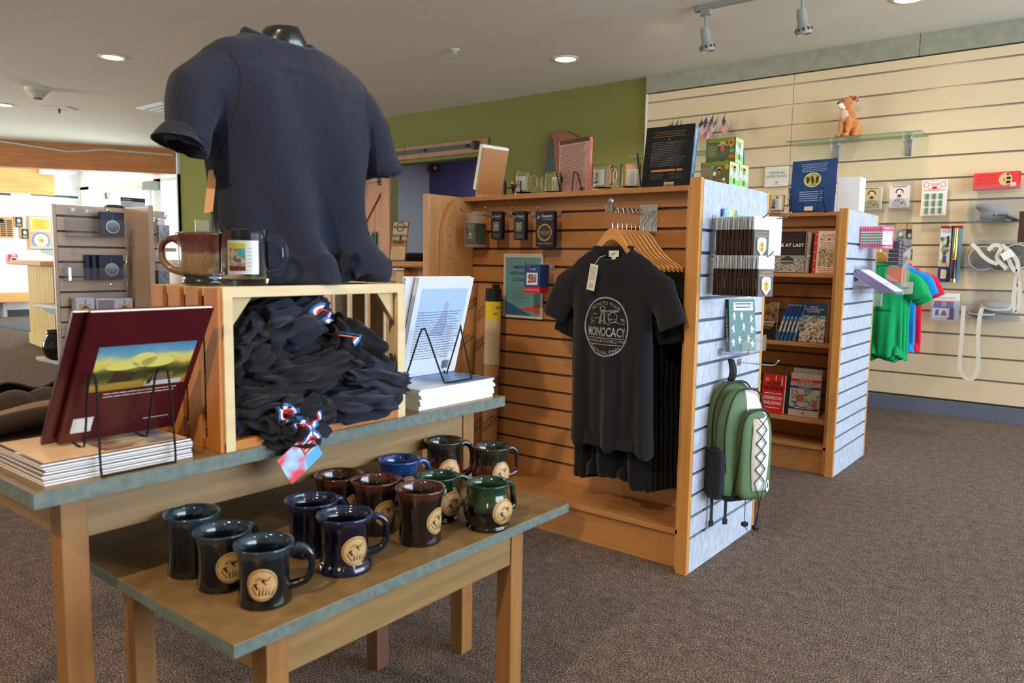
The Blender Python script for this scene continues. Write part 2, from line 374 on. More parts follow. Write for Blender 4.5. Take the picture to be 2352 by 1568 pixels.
def baked(o, fn=None, voxel=0, smooth=0):
    "apply a voxel remesh and smoothing, then an optional displacement fn(co, normal) -> co"
    if voxel: md = o.modifiers.new('r', 'REMESH'); md.mode = 'VOXEL'; md.voxel_size = voxel; md.use_smooth_shade = True
    if smooth: md = o.modifiers.new('s', 'SMOOTH'); md.factor = .5; md.iterations = smooth
    dg = bpy.context.evaluated_depsgraph_get(); dg.update()
    me = bpy.data.meshes.new_from_object(o.evaluated_get(dg)); mats = [m for m in o.data.materials]
    o.modifiers.clear(); old = o.data; nm = old.name; o.data = me; bpy.data.meshes.remove(old); me.name = nm
    if not me.materials:
        for m in mats: me.materials.append(m)
    if fn:
        ns = [v.normal.copy() for v in me.vertices]
        for v, n in zip(me.vertices, ns): v.co = fn(v.co.copy(), n)
        me.update()
    for p in me.polygons: p.use_smooth = True
    return o
def bvh(o): return BVHTree.FromPolygons([v.co for v in o.data.vertices], [tuple(p.vertices) for p in o.data.polygons])
def project(o, tree, d=(0, 1, 0), gap=.0012):
    "press a flat print onto the cloth behind it"
    bm = bmesh.new(); bm.from_mesh(o.data)
    bmesh.ops.triangulate(bm, faces=bm.faces)
    for _ in range(2):
        e = [e for e in bm.edges if e.calc_length() > .012]
        if e: bmesh.ops.subdivide_edges(bm, edges=e, cuts=2)
        bmesh.ops.triangulate(bm, faces=bm.faces)
    D = Vector(d)
    for v in bm.verts:
        h = tree.ray_cast(v.co - D * .3, D)
        if h[0]: v.co = h[0] - D * gap
    bm.to_mesh(o.data); bm.free(); return o

# ------------------------------------------------------------------ the room shell
WY = 6.40; SY = 6.36; CZ = 2.79
m = M(CARPET); m.box(-17, 4.2, -3.4, 6.5, -.1, 0); m.box(-8, -2.5, 6.5, 9, -.1, 0); struct(m.build('floor'))
m = M(C(214, 210, 200, .9)); m.box(-24, -8.05, 6.5, 30, -.14, -.02); struct(m.build('ground'))
A2, B2 = Vector((-13.2, 4.35, 0)), Vector((-11.85, 6.4, 0)); dv = (A2 - B2) / (B2.y - A2.y)
A3 = B2 + dv * 9.6
m = M(CEIL)
def poly_z(m, pts, z0, z1):
    n = len(pts); m.add([(x, y, z0) for x, y in pts] + [(x, y, z1) for x, y in pts], [tuple(range(n)), tuple(range(2 * n - 1, n - 1, -1))] + [(i, i + n, (i + 1) % n + n, (i + 1) % n) for i in range(n)])
poly_z(m, [(4.2, -3.4), (4.2, 6.55), (B2.x, 6.55), (B2.x, 6.4), (A3.x, A3.y), (-17, -3.4)], CZ, CZ + .12)
m.box(-17, B2.x, -3.4, 6.5, 3.9, 4.0)
struct(m.build('ceiling'))
m = M(BEAMW); d2 = (B2 - A3).normalized(); nn = Vector((-d2.y, d2.x, 0)) * .22
q = [A3, B2, B2 + nn, A3 + nn]; poly_z(m, [(p.x, p.y) for p in q], 2.395, CZ + .10)
tag(m.build('ceiling_beam'), 'long stained wooden beam at the edge of the shop ceiling before the bright lobby', 'beam')
m = M(C(170, 176, 160)); off = Vector((d2.y, -d2.x, 0)) * .02
pz = []
for x, y in ((-40, 318), (161, 348.7), (247, 344), (400, 357)):
    p = at(x, y, 2, 2.70); base = A2 + d2 * ((p - A2).dot(d2)); d = (p - EYEP).normalized()
    # meet the face of the beam
    n2 = Vector((d2.y, -d2.x, 0)); t = ((A2 - EYEP).dot(n2)) / d.dot(n2); pz.append(EYEP + d * t + n2 * .02)
m.tube(pz, .016, 6); struct(m.build('trim_3'))
m = M(C(236, 236, 232))
m.box(B2.x - .03, B2.x + .0, 6.34, 6.42, 0, 2.4); struct(m.build('trim_4'))

m = M(GREEN)   # green wall with the doorway cut out, behind the slat panels too
DX0, DX1, DZ = -6.98, -5.483, 2.225
m.box(B2.x, DX0, WY, WY + .15, 0, CZ); m.box(DX1, 4.2, WY, WY + .15, 0, CZ); m.box(DX0, DX1, WY, WY + .15, DZ, CZ)
struct(m.build('wall_back'))
m = M(mat('back_room_grey_paint', (196, 200, 198), .85)); BYD = 8.6; bx = at(986, 450, 1, BYD).x
m.box(bx - .1, bx, WY + .15, BYD, 0, 2.8); m.box(bx - .1, 4, BYD + .0, BYD + .1, 0, 2.8) if 0 else None
m.use(mat('back_room_violet_paint', (112, 104, 160), .85)); m.box(bx - .1, -3.0, BYD, BYD + .1, 0, 2.8); m.box(-3.1, -3, WY + .15, BYD, 0, 2.8)
m.use(CEIL); m.box(bx - .1, -3, WY + .15, BYD, 2.62, 2.7)
struct(m.build('wall_back_room'))
XF = -15.42
m = M(WHITEP); m.box(XF - .1, XF, -3.4, 7.2, 0, 4.0); struct(m.build('wall_left'))
m = M(BANDW); m.box(XF, XF + .03, -3.4, 5.9, 2.165, 3.6); struct(m.build('trim_2'))
m = M(C(70, 76, 84)); m.box(XF, XF + .02, -3.4, 6.4, 0, .1); struct(m.build('baseboard_left'))
m = M(mat('cream_front_wall', (226, 214, 190), .85)); m.box(-17, 4.2, -3.4, -3.3, 0, 4.0); struct(m.build('wall_front'))
# the east wall carries the shop's big windows (behind the photographer)
m = M(WHITEP); XE = 3.4
m.box(XE, XE + .12, -3.3, 6.4, 0, .45); m.box(XE, XE + .12, -3.3, 6.4, 2.55, CZ)
for y0, y1 in ((-3.3, .7), (2.1, 2.2), (3.6, 3.7), (5.0, 5.1), (6.3, 6.4)): m.box(XE, XE + .12, y0, y1, .45, 2.55)
struct(m.build('wall_right'))
m = M(PANE); m.box(XE + .05, XE + .056, .7, 6.3, .45, 2.55); struct(m.build('window_1'))

# cream slat wall
m = M(SLATW); slots = [.127 + .1612 * i for i in range(1, 16)]
XS0, XS1 = -3.475, 3.4; seam = at(1818, 300, 1, SY).x
edges = [.127] + slots
m.use(SLATGAP); m.box(XS0 + .004, XS1, SY + .014, WY, .127, 2.62)
for i, z in enumerate(edges):
    z1 = (edges[i + 1] if i + 1 < len(edges) else 2.628) - .007; z0 = z + (.007 if i else 0)
    m.use(SLATW)
    for a, b in ((XS0, seam - .002), (seam + .002, seam + 2.44), (seam + 2.444, XS1)): m.box(a, b, SY, SY + .014, z0, z1)
    m.use(ALU); m.box(XS0 + .004, XS1, SY + .009, SY + .0139, z0 - .014, z0 - .0008) if i else None
m.use(C(236, 232, 220)); m.box(XS0 - .02, XS0, SY - .004, WY, .127, 2.626)
struct(m.build('wall_slatwall'))
m = M(HEADER); s2 = at(2113, 110, 1, SY).x
m.box(XS0 - .02, s2 - .002, SY - .008, WY, 2.632, CZ); m.box(s2 + .002, XS1, SY - .008, WY, 2.632, CZ); struct(m.build('trim_1'))
m = M(C(98, 102, 116)); m.box(-3.49, XS1, SY - .012, WY, 0, .112); m.box(DX1, -3.49, WY - .012, WY, 0, .112); m.box(B2.x, DX0, WY - .012, WY, 0, .112)
struct(m.build('baseboard_back', bevel=.002))

# storefront with the entrance door in the lobby
m = M(C(232, 236, 236)); F = lambda x0, x1, z0, z1, t=.05: m.box(x0, x1, WY - t, WY + t, z0, z1)
xd = [at(x, 500, 1, WY).x for x in (195, 213, 243, 258, 362, 378, 418)]
F(XF, xd[1], 0, 3.9); F(xd[2], xd[3], 0, 3.9); F(xd[4], xd[5], 0, 3.9); F(xd[6] - .04, B2.x, 0, 3.9)
F(XF, B2.x, 2.30, 2.36); F(XF, B2.x, 3.8, 3.9); F(XF, xd[2], 0, .1); F(xd[5], B2.x, 0, .1)
struct(m.build('window_2', bevel=.004))
m = M(PANE); m.box(XF, B2.x, WY - .004, WY + .004, 0, 3.8); struct(m.build('window_3'))
dr = thing('door_1', 'white framed glass entrance door of the lobby under its closer', 'door', (xd[3] + .02, WY - .06, 0)); dr['kind'] = 'structure'
dw = xd[4] - xd[3] - .04
m = M(C(226, 232, 232)); m.box(0, .09, -.02, .02, .02, 2.26); m.box(dw - .09, dw, -.02, .02, .02, 2.26); m.box(.09, dw - .09, -.02, .02, 2.14, 2.26); m.box(.09, dw - .09, -.02, .02, .02, .22)
m.build('door_frame', dr, bevel=.004)
m = M(PANE); m.box(.09, dw - .09, -.003, .003, .22, 2.14); m.build('door_pane', dr)
m = M(STEEL); m.tube([(.16, -.07, .9), (.16, -.07, 1.3)], .012); m.tube([(.16, -.07, .95), (.16, 0, .95)], .008); m.tube([(.16, -.07, 1.25), (.16, 0, 1.25)], .008); m.build('door_handle', dr, True)
p0, p1 = at(228, 440, 1, WY - .12), at(305, 430, 1, WY - .12)
cl = thing('door_closer', 'white automatic door operator box above the lobby entrance', 'door closer', (p0.x, WY - .12, 2.2))
m = M(C(236, 242, 240)); m.box(-.1, p1.x - p0.x + .3, -.07, .06, 0, .17); m.build('operator_box', cl, bevel=.008)
m = M(C(90, 90, 92)); m.tube([(.3, -.02, 0), (.3, -.02, -.1), (.7, -.18, -.12)], .016); m.build('closer_arm', cl)
m = M(C(150, 160, 158)); m.box(p1.x - p0.x + .45, p1.x - p0.x + .78, -.06, .05, -.03, .11); m.build('sensor_box', cl, bevel=.006)

# back room fittings seen through the doorway
p = at(999, 386, 1, BYD - .04)
t = thing('fire_alarm_strobe', 'small red fire alarm strobe high on the violet back room wall', 'alarm', (p.x, BYD, p.z - .05))
m = M(C(120, 26, 40)); m.box(-.07, .06, -.05, 0, 0, .1); m.build('alarm_body', t, bevel=.006)
m = M(C(190, 190, 200, .2)); m.ball((.02, -.06, .05), (.03, .03, .03)); m.build('strobe_lens', t, True)
p = at(945, 640, 1, 7.6)
t = thing('storage_cabinet', 'dark reddish brown cabinet in the back room behind the doorway', 'cabinet', (p.x, 7.6, 0))
m = M(wood('red_brown_wood', (82, 44, 36), (104, 60, 46))); m.box(-.2, .25, 0, .4, .05, 1.16); m.box(-.22, .27, -.02, .42, 1.16, 1.19); m.build('cabinet_body', t, bevel=.004)
m = M(C(62, 32, 26)); m.box(-.19, .02, -.02, 0, .08, 1.13); m.build('cabinet_door', t, bevel=.004)
m = M(C(62, 32, 26)); m.box(.03, .24, -.02, 0, .08, 1.13); m.build('cabinet_door', t, bevel=.004)

# barn door and its track
bd = thing('barn_door', 'sliding plank barn door with diagonal brace standing open beside the doorway', 'door', (-8.02, WY - .06, 0))
BW = -6.885 + 8.02
m = M(BARN)
for k in range(8): m.box(.01 + k * (BW - .02) / 8 + .002, .01 + (k + 1) * (BW - .02) / 8 - .002, .005, .03, .03, 2.22)
m.build('planks', bd, bevel=.002)
m = M(BARN); m.box(0, .15, -.02, .005, .02, 2.24); m.box(BW - .15, BW, -.02, .005, .02, 2.24); m.build('stile', bd, bevel=.003)
m = M(BARN); m.box(.15, BW - .15, -.02, .005, 2.02, 2.24); m.box(.15, BW - .15, -.02, .005, .02, .24); m.box(.15, BW - .15, -.02, .005, 1.0, 1.02) ; m.build('rail', bd, bevel=.003)
m = M(BARN); m.prism([(.15, 1.02), (.27, 1.02), (BW - .15, 1.9), (BW - .15, 2.02), (BW - .27, 2.02)], -.018, .004); m.build('diagonal_brace', bd, bevel=.003)
m = M(IRON); m.box(BW - .2, BW - .155, -.032, -.02, 1.98, 2.34); m.lathe([(0, -.01), (.052, -.01), (.052, .01), (0, .01)], 24); m.build('hanger_strap', bd)
m = M(IRON); m.T = TR(BW - .18, -.04, 2.4) @ RM(pi / 2); m.lathe([(0, -.012), (.055, -.012), (.055, .012), (0, .012)], 24); m.T = TR(BW - .18, -.04, 2.02) @ RM(pi / 2); m.lathe([(0, -.01), (.012, -.01), (.012, .01), (0, .01)], 10); m.build('hanger_wheel', bd, auto=30)
tk = thing('barn_door_track', 'dark iron sliding track bolted on a long wooden board above the doorway', 'door track', (-5.4, WY, 2.262))
m = M(BARN); m.box(-1.27, 0, -.03, 0, 0, .145); m.box(-2.7, -1.274, -.03, 0, 0, .145); m.build('backing_board', tk, bevel=.003)
m = M(IRON); m.box(-2.6, -.17, -.052, -.040, .055, .1); m.build('track_bar', tk, bevel=.002)
for bxx in (-.27, -.92, -1.5, -2.2):
    m = M(IRON); m.T = TR(bxx, -.055, .078) @ RM(pi / 2); m.lathe([(0, -.008), (.013, -.008), (.013, .025), (0, .025)], 10); m.build('bolt', tk)
m = M(IRON); m.box(-.19, -.13, -.075, -.03, .04, .115); m.box(-.17, -.15, -.082, -.03, .03, .125); m.build('end_stop', tk, bevel=.002)

# ------------------------------------------------------------------ lobby wall fittings
def onleft(x, y): return at(x, y, 0, XF)
ROTL = pi / 2   # things facing +X
p = onleft(12, 560)
pl = thing('recognition_plaque', 'large wooden plaque with rows of small black name plates, lobby wall', 'plaque', (XF, p.y, 0), ROTL, 'wooden plaques on the lobby wall')
z0, z1 = onleft(12, 546).z, onleft(12, 498).z
m = M(C(206, 150, 96)); m.box(-.32, .14, -.03, 0, z0, z1); m.build('plaque_board', pl, bevel=.008)
for r_ in range(8):
    for c_ in range(3):
        m = M(C(34, 30, 26)); m.box(-.17 + c_ * .1, -.09 + c_ * .1, -.034, -.03, z0 + .03 + r_ * .037, z0 + .052 + r_ * .037); m.build('name_plate', pl)
m = M(C(40, 36, 30)); m.box(-.17, -.02, -.034, -.03, z1 - .1, z1 - .03); m.build('title_plate', pl)
for (x, y, lb) in ((42, 510, 'small black plaque with pale seal, upper of two on the lobby wall'), (56, 537, 'small black plaque with pale seal, lower of two on the lobby wall')):
    p = onleft(x, y); t = thing('small_plaque', lb, 'plaque', (XF, p.y, p.z), ROTL, 'wooden plaques on the lobby wall')
    m = M(C(196, 160, 104)); m.box(-.075, .075, -.025, 0, -.1, .1); m.build('plaque_board', t, bevel=.004)
    m = M(C(28, 34, 30)); m.box(-.055, .055, -.028, -.025, -.085, .085); m.use(C(210, 215, 190)); m.ell(0, .025, .028, .034, -.0285); m.lines(-.04, .04, -.03, 3, .015, .006, -.0285, True); m.build('face_plate', t)
p = onleft(92, 535)
t = thing('award_plaque', 'wooden award plaque with yellow certificate above a blue ringed star emblem', 'plaque', (XF, p.y, p.z), ROTL, 'wooden plaques on the lobby wall')
m = M(C(214, 154, 98)); m.box(-.2, .2, -.03, 0, -.31, .3); m.build('plaque_board', t, bevel=.008)
m = M(WHITE); m.box(-.165, .165, -.034, -.03, .03, .28); m.use(C(236, 176, 50)); m.quad(-.145, .145, .05, .26, -.0345); m.use(C(150, 110, 50)); m.lines(-.09, .09, .22, 5, .03, .008, -.035, True); m.build('certificate', t)
m = M(C(84, 124, 184)); m.ell(0, -.13, .15, .145, -.032); m.use(WHITE); m.ell(0, -.13, .115, .112, -.033); m.use(C(238, 160, 30)); m.star(0, -.13, .075, -.034, q=.45); m.use(C(150, 60, 40)); m.star(.02, -.14, .03, -.035); m.build('emblem', t)
p = onleft(29, 595)
t = thing('fire_alarm_pull', 'small red fire alarm pull station on the white lobby wall', 'alarm', (XF, p.y, p.z), ROTL)
m = M(C(214, 40, 48)); m.box(-.065, .065, -.05, 0, -.085, .085); m.build('alarm_body', t, bevel=.006)
m = M(WHITE); m.text('FIRE', 0, .06, .03, -.0505); m.box(-.045, .045, -.056, -.05, -.03, .035); m.use(BLACK); m.quad(-.035, .035, -.015, .02, -.0565); m.build('pull_handle', t)
p = onleft(48, 680)
t = thing('wall_outlet', 'small wall outlet plate above the lobby bench', 'outlet', (XF, p.y, p.z), ROTL)
m = M(C(206, 204, 200)); m.box(-.05, .05, -.01, 0, -.07, .07); m.build('cover_plate', t, bevel=.003)
m = M(C(90, 88, 86)); m.box(-.02, .02, -.013, -.009, .012, .04); m.box(-.02, .02, -.013, -.009, -.04, -.012); m.build('socket', t)
t = thing('lobby_bench', 'long pale wooden wall bench along the lobby wall', 'bench', (XF + .025, 2.5, 0))
m = M(BANDW); m.box(0, .42, -3, 3.1, .26, .42); m.build('seat', t, bevel=.006)
for yy in (-2.4, 0, 2.4):
    m = M(C(180, 180, 176)); m.box(0, .3, yy - .03, yy + .03, 0, .26); m.build('bracket', t)
t = thing('exit_light_box', 'white emergency light box on the cedar band above the lobby', 'light', (XF + .03, onleft(122, 390).y, onleft(122, 390).z), ROTL)
m = M(C(240, 242, 240)); m.box(-.25, .25, -.1, 0, -.1, .12); m.build('housing', t, bevel=.012)
m = M(C(206, 214, 210)); m.box(.02, .3, -.16, -.1, -.06, -.02); m.build('lamp_head', t, bevel=.006)
for x0, x1, y, lb in ((-60, 24, 444, 'white framed linear air vent at the far left of the lobby wall'), (70, 178, 450, 'white framed linear air vent in the middle of the lobby wall')):
    a, b = onleft(x0, y), onleft(x1, y); z = onleft((x0 + x1) / 2, y).z
    t = thing('linear_air_vent', lb, 'air vent', (XF, (a.y + b.y) / 2, z), ROTL, 'linear vents on the lobby wall'); h = (b.y - a.y) / 2
    m = M(WHITE); m.box(-h - .05, h + .05, -.012, 0, -.07, .08); m.build('vent_frame', t, bevel=.003)
    m = M(C(66, 72, 70)); m.box(-h, h, -.02, -.01, -.018, .02); m.build('vent_slot', t)
mt_ = thing('entrance_mat', 'dark grey entrance mat with a pale printed logo on the lobby floor', 'mat', (-12.6, 4.7, 0), 0)
m = M(C(70, 76, 84, .9)); m.box(-1.2, .9, -.5, .9, 0, .008); m.build('mat_pile', mt_)
m = M(mat('mat_print', (150, 158, 164), .9, vary=.4, scale=12)); m.add([(-.6, 0, .0085), (.2, 0, .0085), (.2, .5, .0085), (-.6, .5, .0085)], [(0, 1, 2, 3)]); m.build('mat_print', mt_)
# information desk
dk = thing('information_desk', 'faceted oak information desk with a brown top at the left of the lobby', 'desk', (-9.7, 4.1, 0))
foot = [at(x, y, 2, 0) for x, y in ((72, 787), (131, 811))]
P = [(foot[0].x - .25, foot[0].y + .9), (foot[0].x, foot[0].y), (foot[1].x, foot[1].y), (foot[1].x + .5, foot[1].y + .35), (foot[1].x + .5, foot[1].y + 1.4)]
P = [(x + 9.7, y - 4.1) for x, y in P]; cx = sum(p[0] for p in P) / 5; cy = sum(p[1] for p in P) / 5
def grow(P, d): return [(cx + (x - cx) * (1 + d), cy + (y - cy) * (1 + d)) for x, y in P]
m = M(DESKW); poly_z(m, P, .0, .96)
for i in range(4):
    a, b = Vector((*P[i], 0)), Vector((*P[i + 1], 0)); n = int((b - a).length / .11); dd = (b - a).normalized(); nn2 = Vector((dd.y, -dd.x, 0)) * .004
    for k in range(n):
        c0 = a + (b - a) * ((k + .04) / n); c1 = a + (b - a) * ((k + .96) / n)
        m.add([c0 + nn2 + Vector((0, 0, .16)), c1 + nn2 + Vector((0, 0, .16)), c1 + nn2 + Vector((0, 0, .93)), c0 + nn2 + Vector((0, 0, .93))], [(0, 1, 2, 3)])
m.build('desk_body', dk)
m = M(DESKW); poly_z(m, grow(P, .03), 0, .13); m.build('plinth', dk, bevel=.004)
m = M(COUNTERW); poly_z(m, grow(P, .28), .965, 1.015); m.build('desk_top', dk, bevel=.01)

# ------------------------------------------------------------------ ceiling fittings
LC = mat('lamp_glow', (255, 236, 206), .5, emit=(255, 232, 200), es=14)
def downlight(x, y, lb, r=.085, power=0, tgt=None):
    p = at(x, y, 2, CZ); t = thing('recessed_downlight', lb, 'ceiling light', (p.x, p.y, CZ), 0, 'round downlights in the shop ceiling')
    m = M(C(226, 214, 196)); m.lathe([(r, 0), (r * 1.32, 0), (r * 1.30, -.008), (r * 1.02, -.012), (r, 0)], 32, closed=True); m.build('trim_ring', t, True)
    m = M(LC); m.lathe([(0, -.002), (r, -.002), (r, -.004), (0, -.004)], 32); m.build('lens', t)
    if power: spot('downlight_beam', (p.x, p.y, CZ - .03), tgt or (p.x, p.y, 0), power, SOFT, 130, .8, .07)
downlight(258, 130, 'round glowing downlight left of the t-shirt form, nearest of the left ones', power=60)
downlight(8, 240, 'round glowing downlight cut by the left edge of the picture', power=60)
downlight(1299, 134, 'round glowing downlight over the slatted display rack', power=70)
downlight(2090, -7, 'round glowing downlight at the top edge near the slat wall', power=50)
def tracklight():
    a, b = at(1603, 15, 2, CZ), at(1880, -45, 2, CZ); b = a + (b - a).normalized() * 2.4
    t = thing('track_light_rail', 'grey ceiling track bar over the slatted racks', 'track light', (a.x, a.y, CZ)); d = b - a
    an = atan2(d.y, d.x); t.rotation_euler = (0, 0, an)
    m = M(C(150, 150, 142)); m.box(0, d.length, -.018, .018, -.032, 0); m.build('track_bar', t, bevel=.003)
    m = M(C(140, 140, 134)); m.box(-.02, .01, -.021, .021, -.036, 0); m.build('end_cap', t, bevel=.003)
    return a, d.normalized(), an
ta, td, tan_ = tracklight()
def trackhead(px, lb, k):
    pos = ta + td * k; t = thing('track_spotlight', lb, 'spotlight', (pos.x, pos.y, CZ - .033), tan_, 'spotlights on the ceiling track')
    m = M(C(152, 152, 144)); m.box(-.035, .035, -.02, .02, -.035, 0); m.tube([(0, 0, -.03), (0, 0, -.13)], .009); m.build('stem', t, bevel=.002)
    m = M(C(156, 156, 146)); m.T = TR(.0, 0, -.15) @ RM(.18, -.12); m.lathe([(0, .035), (.026, .035), (.032, .0), (.03, -.05), (.046, -.075), (.05, -.10), (.044, -.115), (.04, -.1), (0, -.095)], 24); m.build('lamp_housing', t, auto=35)
    m = M(C(50, 46, 40)); m.T = TR(.0, 0, -.15) @ RM(.18, -.12)
    for j in range(10):
        a = 2 * pi * j / 10; m.box(.0, .004, -.006, .006, 0, .018, TR(.0475 * cos(a), .0475 * sin(a), -.098) @ RM(0, 0, a))
    m.build('vent_slots', t)
    return pos
h1 = trackhead(1620, 'grey cylinder spotlight at the left end of the ceiling track', .06)
dist = (at(1880, -8, 2, CZ) - ta).dot(td)
h2 = trackhead(1880, 'grey cylinder spotlight further right on the ceiling track', max(.5, dist))
spot('track_uplight_spill', (h1.x, h1.y, CZ - .16), (h1.x + .1, h1.y + .3, CZ), 1.6, WARM, 150, 1, .03)
t = thing('smoke_detector', 'off-white smoke detector on the ceiling at the left', 'smoke detector', tuple(at(86, 203, 2, CZ)))
m = M(C(204, 200, 184)); m.lathe([(.12, 0), (.12, -.03), (.105, -.045), (.05, -.1), (0, -.1)], 28); m.build('detector_body', t, auto=40)
m = M(C(60, 60, 60)); m.lathe([(.056, -.078), (.058, -.09), (.0, -.092)], 14); m.lathe([(0, -.1), (.04, -.1), (.04, -.108), (0, -.108)], 16); m.build('sensor_ring', t)
for x, y, lb in ((1046, 113, 'small pendant sprinkler head on the ceiling above the left rack'), (317, 340, 'small sprinkler head on the ceiling near the lobby beam')):
    p = at(x, y, 2, CZ); t = thing('fire_sprinkler', lb, 'sprinkler', tuple(p), 0, 'ceiling sprinklers')
    m = M(C(206, 206, 196)); m.lathe([(0, 0), (.04, 0), (.036, -.01), (.012, -.014), (.012, -.035), (0, -.035)], 20); m.build('escutcheon', t, True)
    m = M(C(190, 190, 184)); m.tube([(.012, 0, -.03), (.016, 0, -.05), (.0, 0, -.065)], .003); m.tube([(-.012, 0, -.03), (-.016, 0, -.05), (.0, 0, -.065)], .003); m.lathe([(0, -.065), (.02, -.065), (.02, -.068), (0, -.068)], 14); m.build('deflector', t)
p = at(136, 248, 2, CZ); t = thing('ceiling_sensor', 'flat square plate with a small pin on the far left ceiling', 'sensor', tuple(p), .6)
m = M(C(206, 204, 196)); m.box(-.16, .16, -.1, .1, -.012, 0); m.build('cover_plate', t, bevel=.003)
m = M(C(60, 52, 54)); m.lathe([(0, -.012), (.014, -.012), (.01, -.06), (0, -.06)], 10); m.build('pin', t)
p = at(400, 250, 2, CZ); t = thing('ceiling_air_vent', 'white slotted ceiling air vent partly behind the t-shirt sleeve', 'air vent', tuple(p), 0)
m = M(C(214, 218, 212)); m.box(-.3, .3, -.3, .3, -.015, 0); m.build('vent_frame', t, bevel=.004)
m = M(C(80, 82, 80)); [m.box(-.26, .26, -.22 + k * .09, -.19 + k * .09, -.018, -.014) for k in range(5)]; m.build('slots', t)

# arrowhead sign on the green wall
p = at(1262, 365, 1, WY)
t = thing('arrowhead_sign', 'brown arrowhead shaped park service sign with green tree on the green wall', 'sign', (p.x, WY, 0))
a0, a1 = at(1247, 330, 1, WY), at(1262, 410, 1, WY)
zc = (a0.z + a1.z) / 2; H2 = .36
sh = [(-.08, 1.0), (.3, .96), (.62, .8), (.68, .55), (.6, .2), (.45, -.3), (.2, -.95), (.05, -1.05), (-.12, -.9), (-.28, -.4), (-.42, .05), (-.48, .4), (-.46, .62), (-.36, .72), (-.3, .9)]
sh = [(x * .36 + .12, zc - .08 + z * H2) for x, z in sh]
m = M(mat('arrowhead_brown', (146, 92, 66), .7, vary=.12, scale=15)); m.prism(sh, -.04, 0); m.build('sign_board', t, bevel=.008)
m = M(C(36, 74, 58)); tz = zc - .12; tx = .04
m.prism([(tx - .015, tz - .05), (tx + .015, tz - .05), (tx + .012, tz + .3), (tx - .012, tz + .3)], -.044, -.04)
R = random.Random(4)
for k in range(9): zz = tz + .0 + k * .036; ww = .085 * (1 - k / 10.5) + R.random() * .02; m.prism([(tx - ww, zz), (tx + ww * .9, zz + .008), (tx + ww * .4, zz + .036), (tx, zz + .07), (tx - ww * .5, zz + .04)], -.045 - k * .0003, -.04)
m.build('tree_emblem', t)
m = M(C(230, 216, 180)); m.text('NATIONAL', tx + .26, zc + .14, .045, -.042); m.text('PARK', tx + .24, zc + .06, .045, -.042); m.text('SERVICE', tx + .26, zc - .02, .045, -.042)
m.prism([(tx + .1, zc - .16), (tx + .16, zc - .1), (tx + .2, zc - .14), (tx + .27, zc - .08), (tx + .33, zc - .15)], -.043, -.04); m.build('lettering', t)

# ------------------------------------------------------------------ slatted display racks
def slatboards(m, x0, x1, y, zs, z0, z1, board, gapm, t=.012, back=.014, g=.0055):
    "boards facing -y with dark slots between them"
    m.use(gapm); m.box(x0 + .001, x1 - .001, y + t, y + t + back, z0, z1); ed = [z0] + zs + [z1]; m.use(board)
    for i in range(len(ed) - 1): m.box(x0, x1, y, y + t, ed[i] + (g if i else 0), ed[i + 1] - (g if i < len(ed) - 2 else 0))
def gondola(y0, label, left, xr=-1.116, shelves=(), H=1.378, topy=.195, dz=0):
    "root at the floor, at the front corner of the end panel"
    g = thing('display_rack', label, 'display rack', (xr, y0, 0)); D = .635; SL = .263; xl = left - xr
    zs = [.224 + .0768 * i for i in range(15)]
    m = M(MAPLE); slatboards(m, xl + .03, -.026, SL, zs, .145, H - .02, MAPLE, SLATGAPW)
    m.use(MAPLE); m.box(xl + .03, -.026, SL + .026, SL + .11, .1, H - .02); m.build('slatted_back_panel', g)
    m = M(MAPLE); m.box(xl + .03, -.026, topy, D - topy + .0, H - .022, H - .002); m.build('top_shelf', g, bevel=.002)
    m = M(MAPLE); m.box(xl + .03, -.026, .03, SL, .128, .148); m.build('base_shelf', g, bevel=.002)
    m = M(MAPLE); m.box(xl + .03, -.026, .05, .068, 0, .128); m.build('kick_board', g)
    e = M(MAPLEV); e.box(-.026, -.002, .0, D, 0, H); ep = e.build('end_panel', g, bevel=.0015)
    zz = [.13 + .0768 * i for i in range(15)]
    m = M(GREYLAM); m.T = RM(0, 0, pi / 2)
    slatboards(m, .022, D - .022, -.012, zz, 0.002, H - .004, GREYLAM, mat('end_slot_shade', (74, 80, 92), .6), .008, .006); m.build('grey_slat_facing', g, label='mottled blue grey slatted facing of the end panel')
    for ya, yb in ((-.002, .020), (D - .020, D + .002)):
        m = M(OAKV); m.box(-.028, .013, ya, yb, 0, H + .001); m.build('edge_strip', g, bevel=.002)
    m = M(MAPLEV); m.box(-.05, -.027, .03, SL, 0, H - .022); m.build('inner_side_board', g, bevel=.0015)
    return g, xl, D, SL, H
g1, xl1, D1, SL1, H1 = gondola(2.404, 'slatted wooden display rack with shirts and souvenir cards hung on its front', -2.37)
m = M(MAPLEV); m.box(xl1 - .035, xl1, 0, D1, 0, H1); m.build('left_side_board', g1, bevel=.004)
m = M(MAPLEV); pts = [(0, 0)] ; ys = .065; yb = SL1
pts = [(ys, 0), (yb, 0), (yb, H1 - .012), (yb - .08, H1 - .012)]
for k in range(1, 9): a = pi / 2 + (pi / 2) * k / 8; pts.append((yb - .08 + (yb - .08 - ys) * cos(a), H1 - .012 - .2 + .2 * sin(a)))
m.T = TR(xl1 + .002, 0, 0) @ RM(0, 0, pi / 2)
m.prism(pts, -.028, 0); m.build('curved_side_panel', g1, bevel=.002)
m = M(C(50, 36, 26))
for yy in (.105, .235):
    for k in range(20): m.T = TR(xl1 + .0305, yy, .3 + k * .05) @ RM(0, pi / 2); m.lathe([(0, 0), (.003, 0), (.003, .0004), (0, .0004)], 8)
m.build('peg_holes', g1)
g2, xl2, D2, SL2, H2_ = gondola(4.045, 'slatted wooden bookshelf rack behind the first one with three shelves of books', -2.37, xr=-1.083)
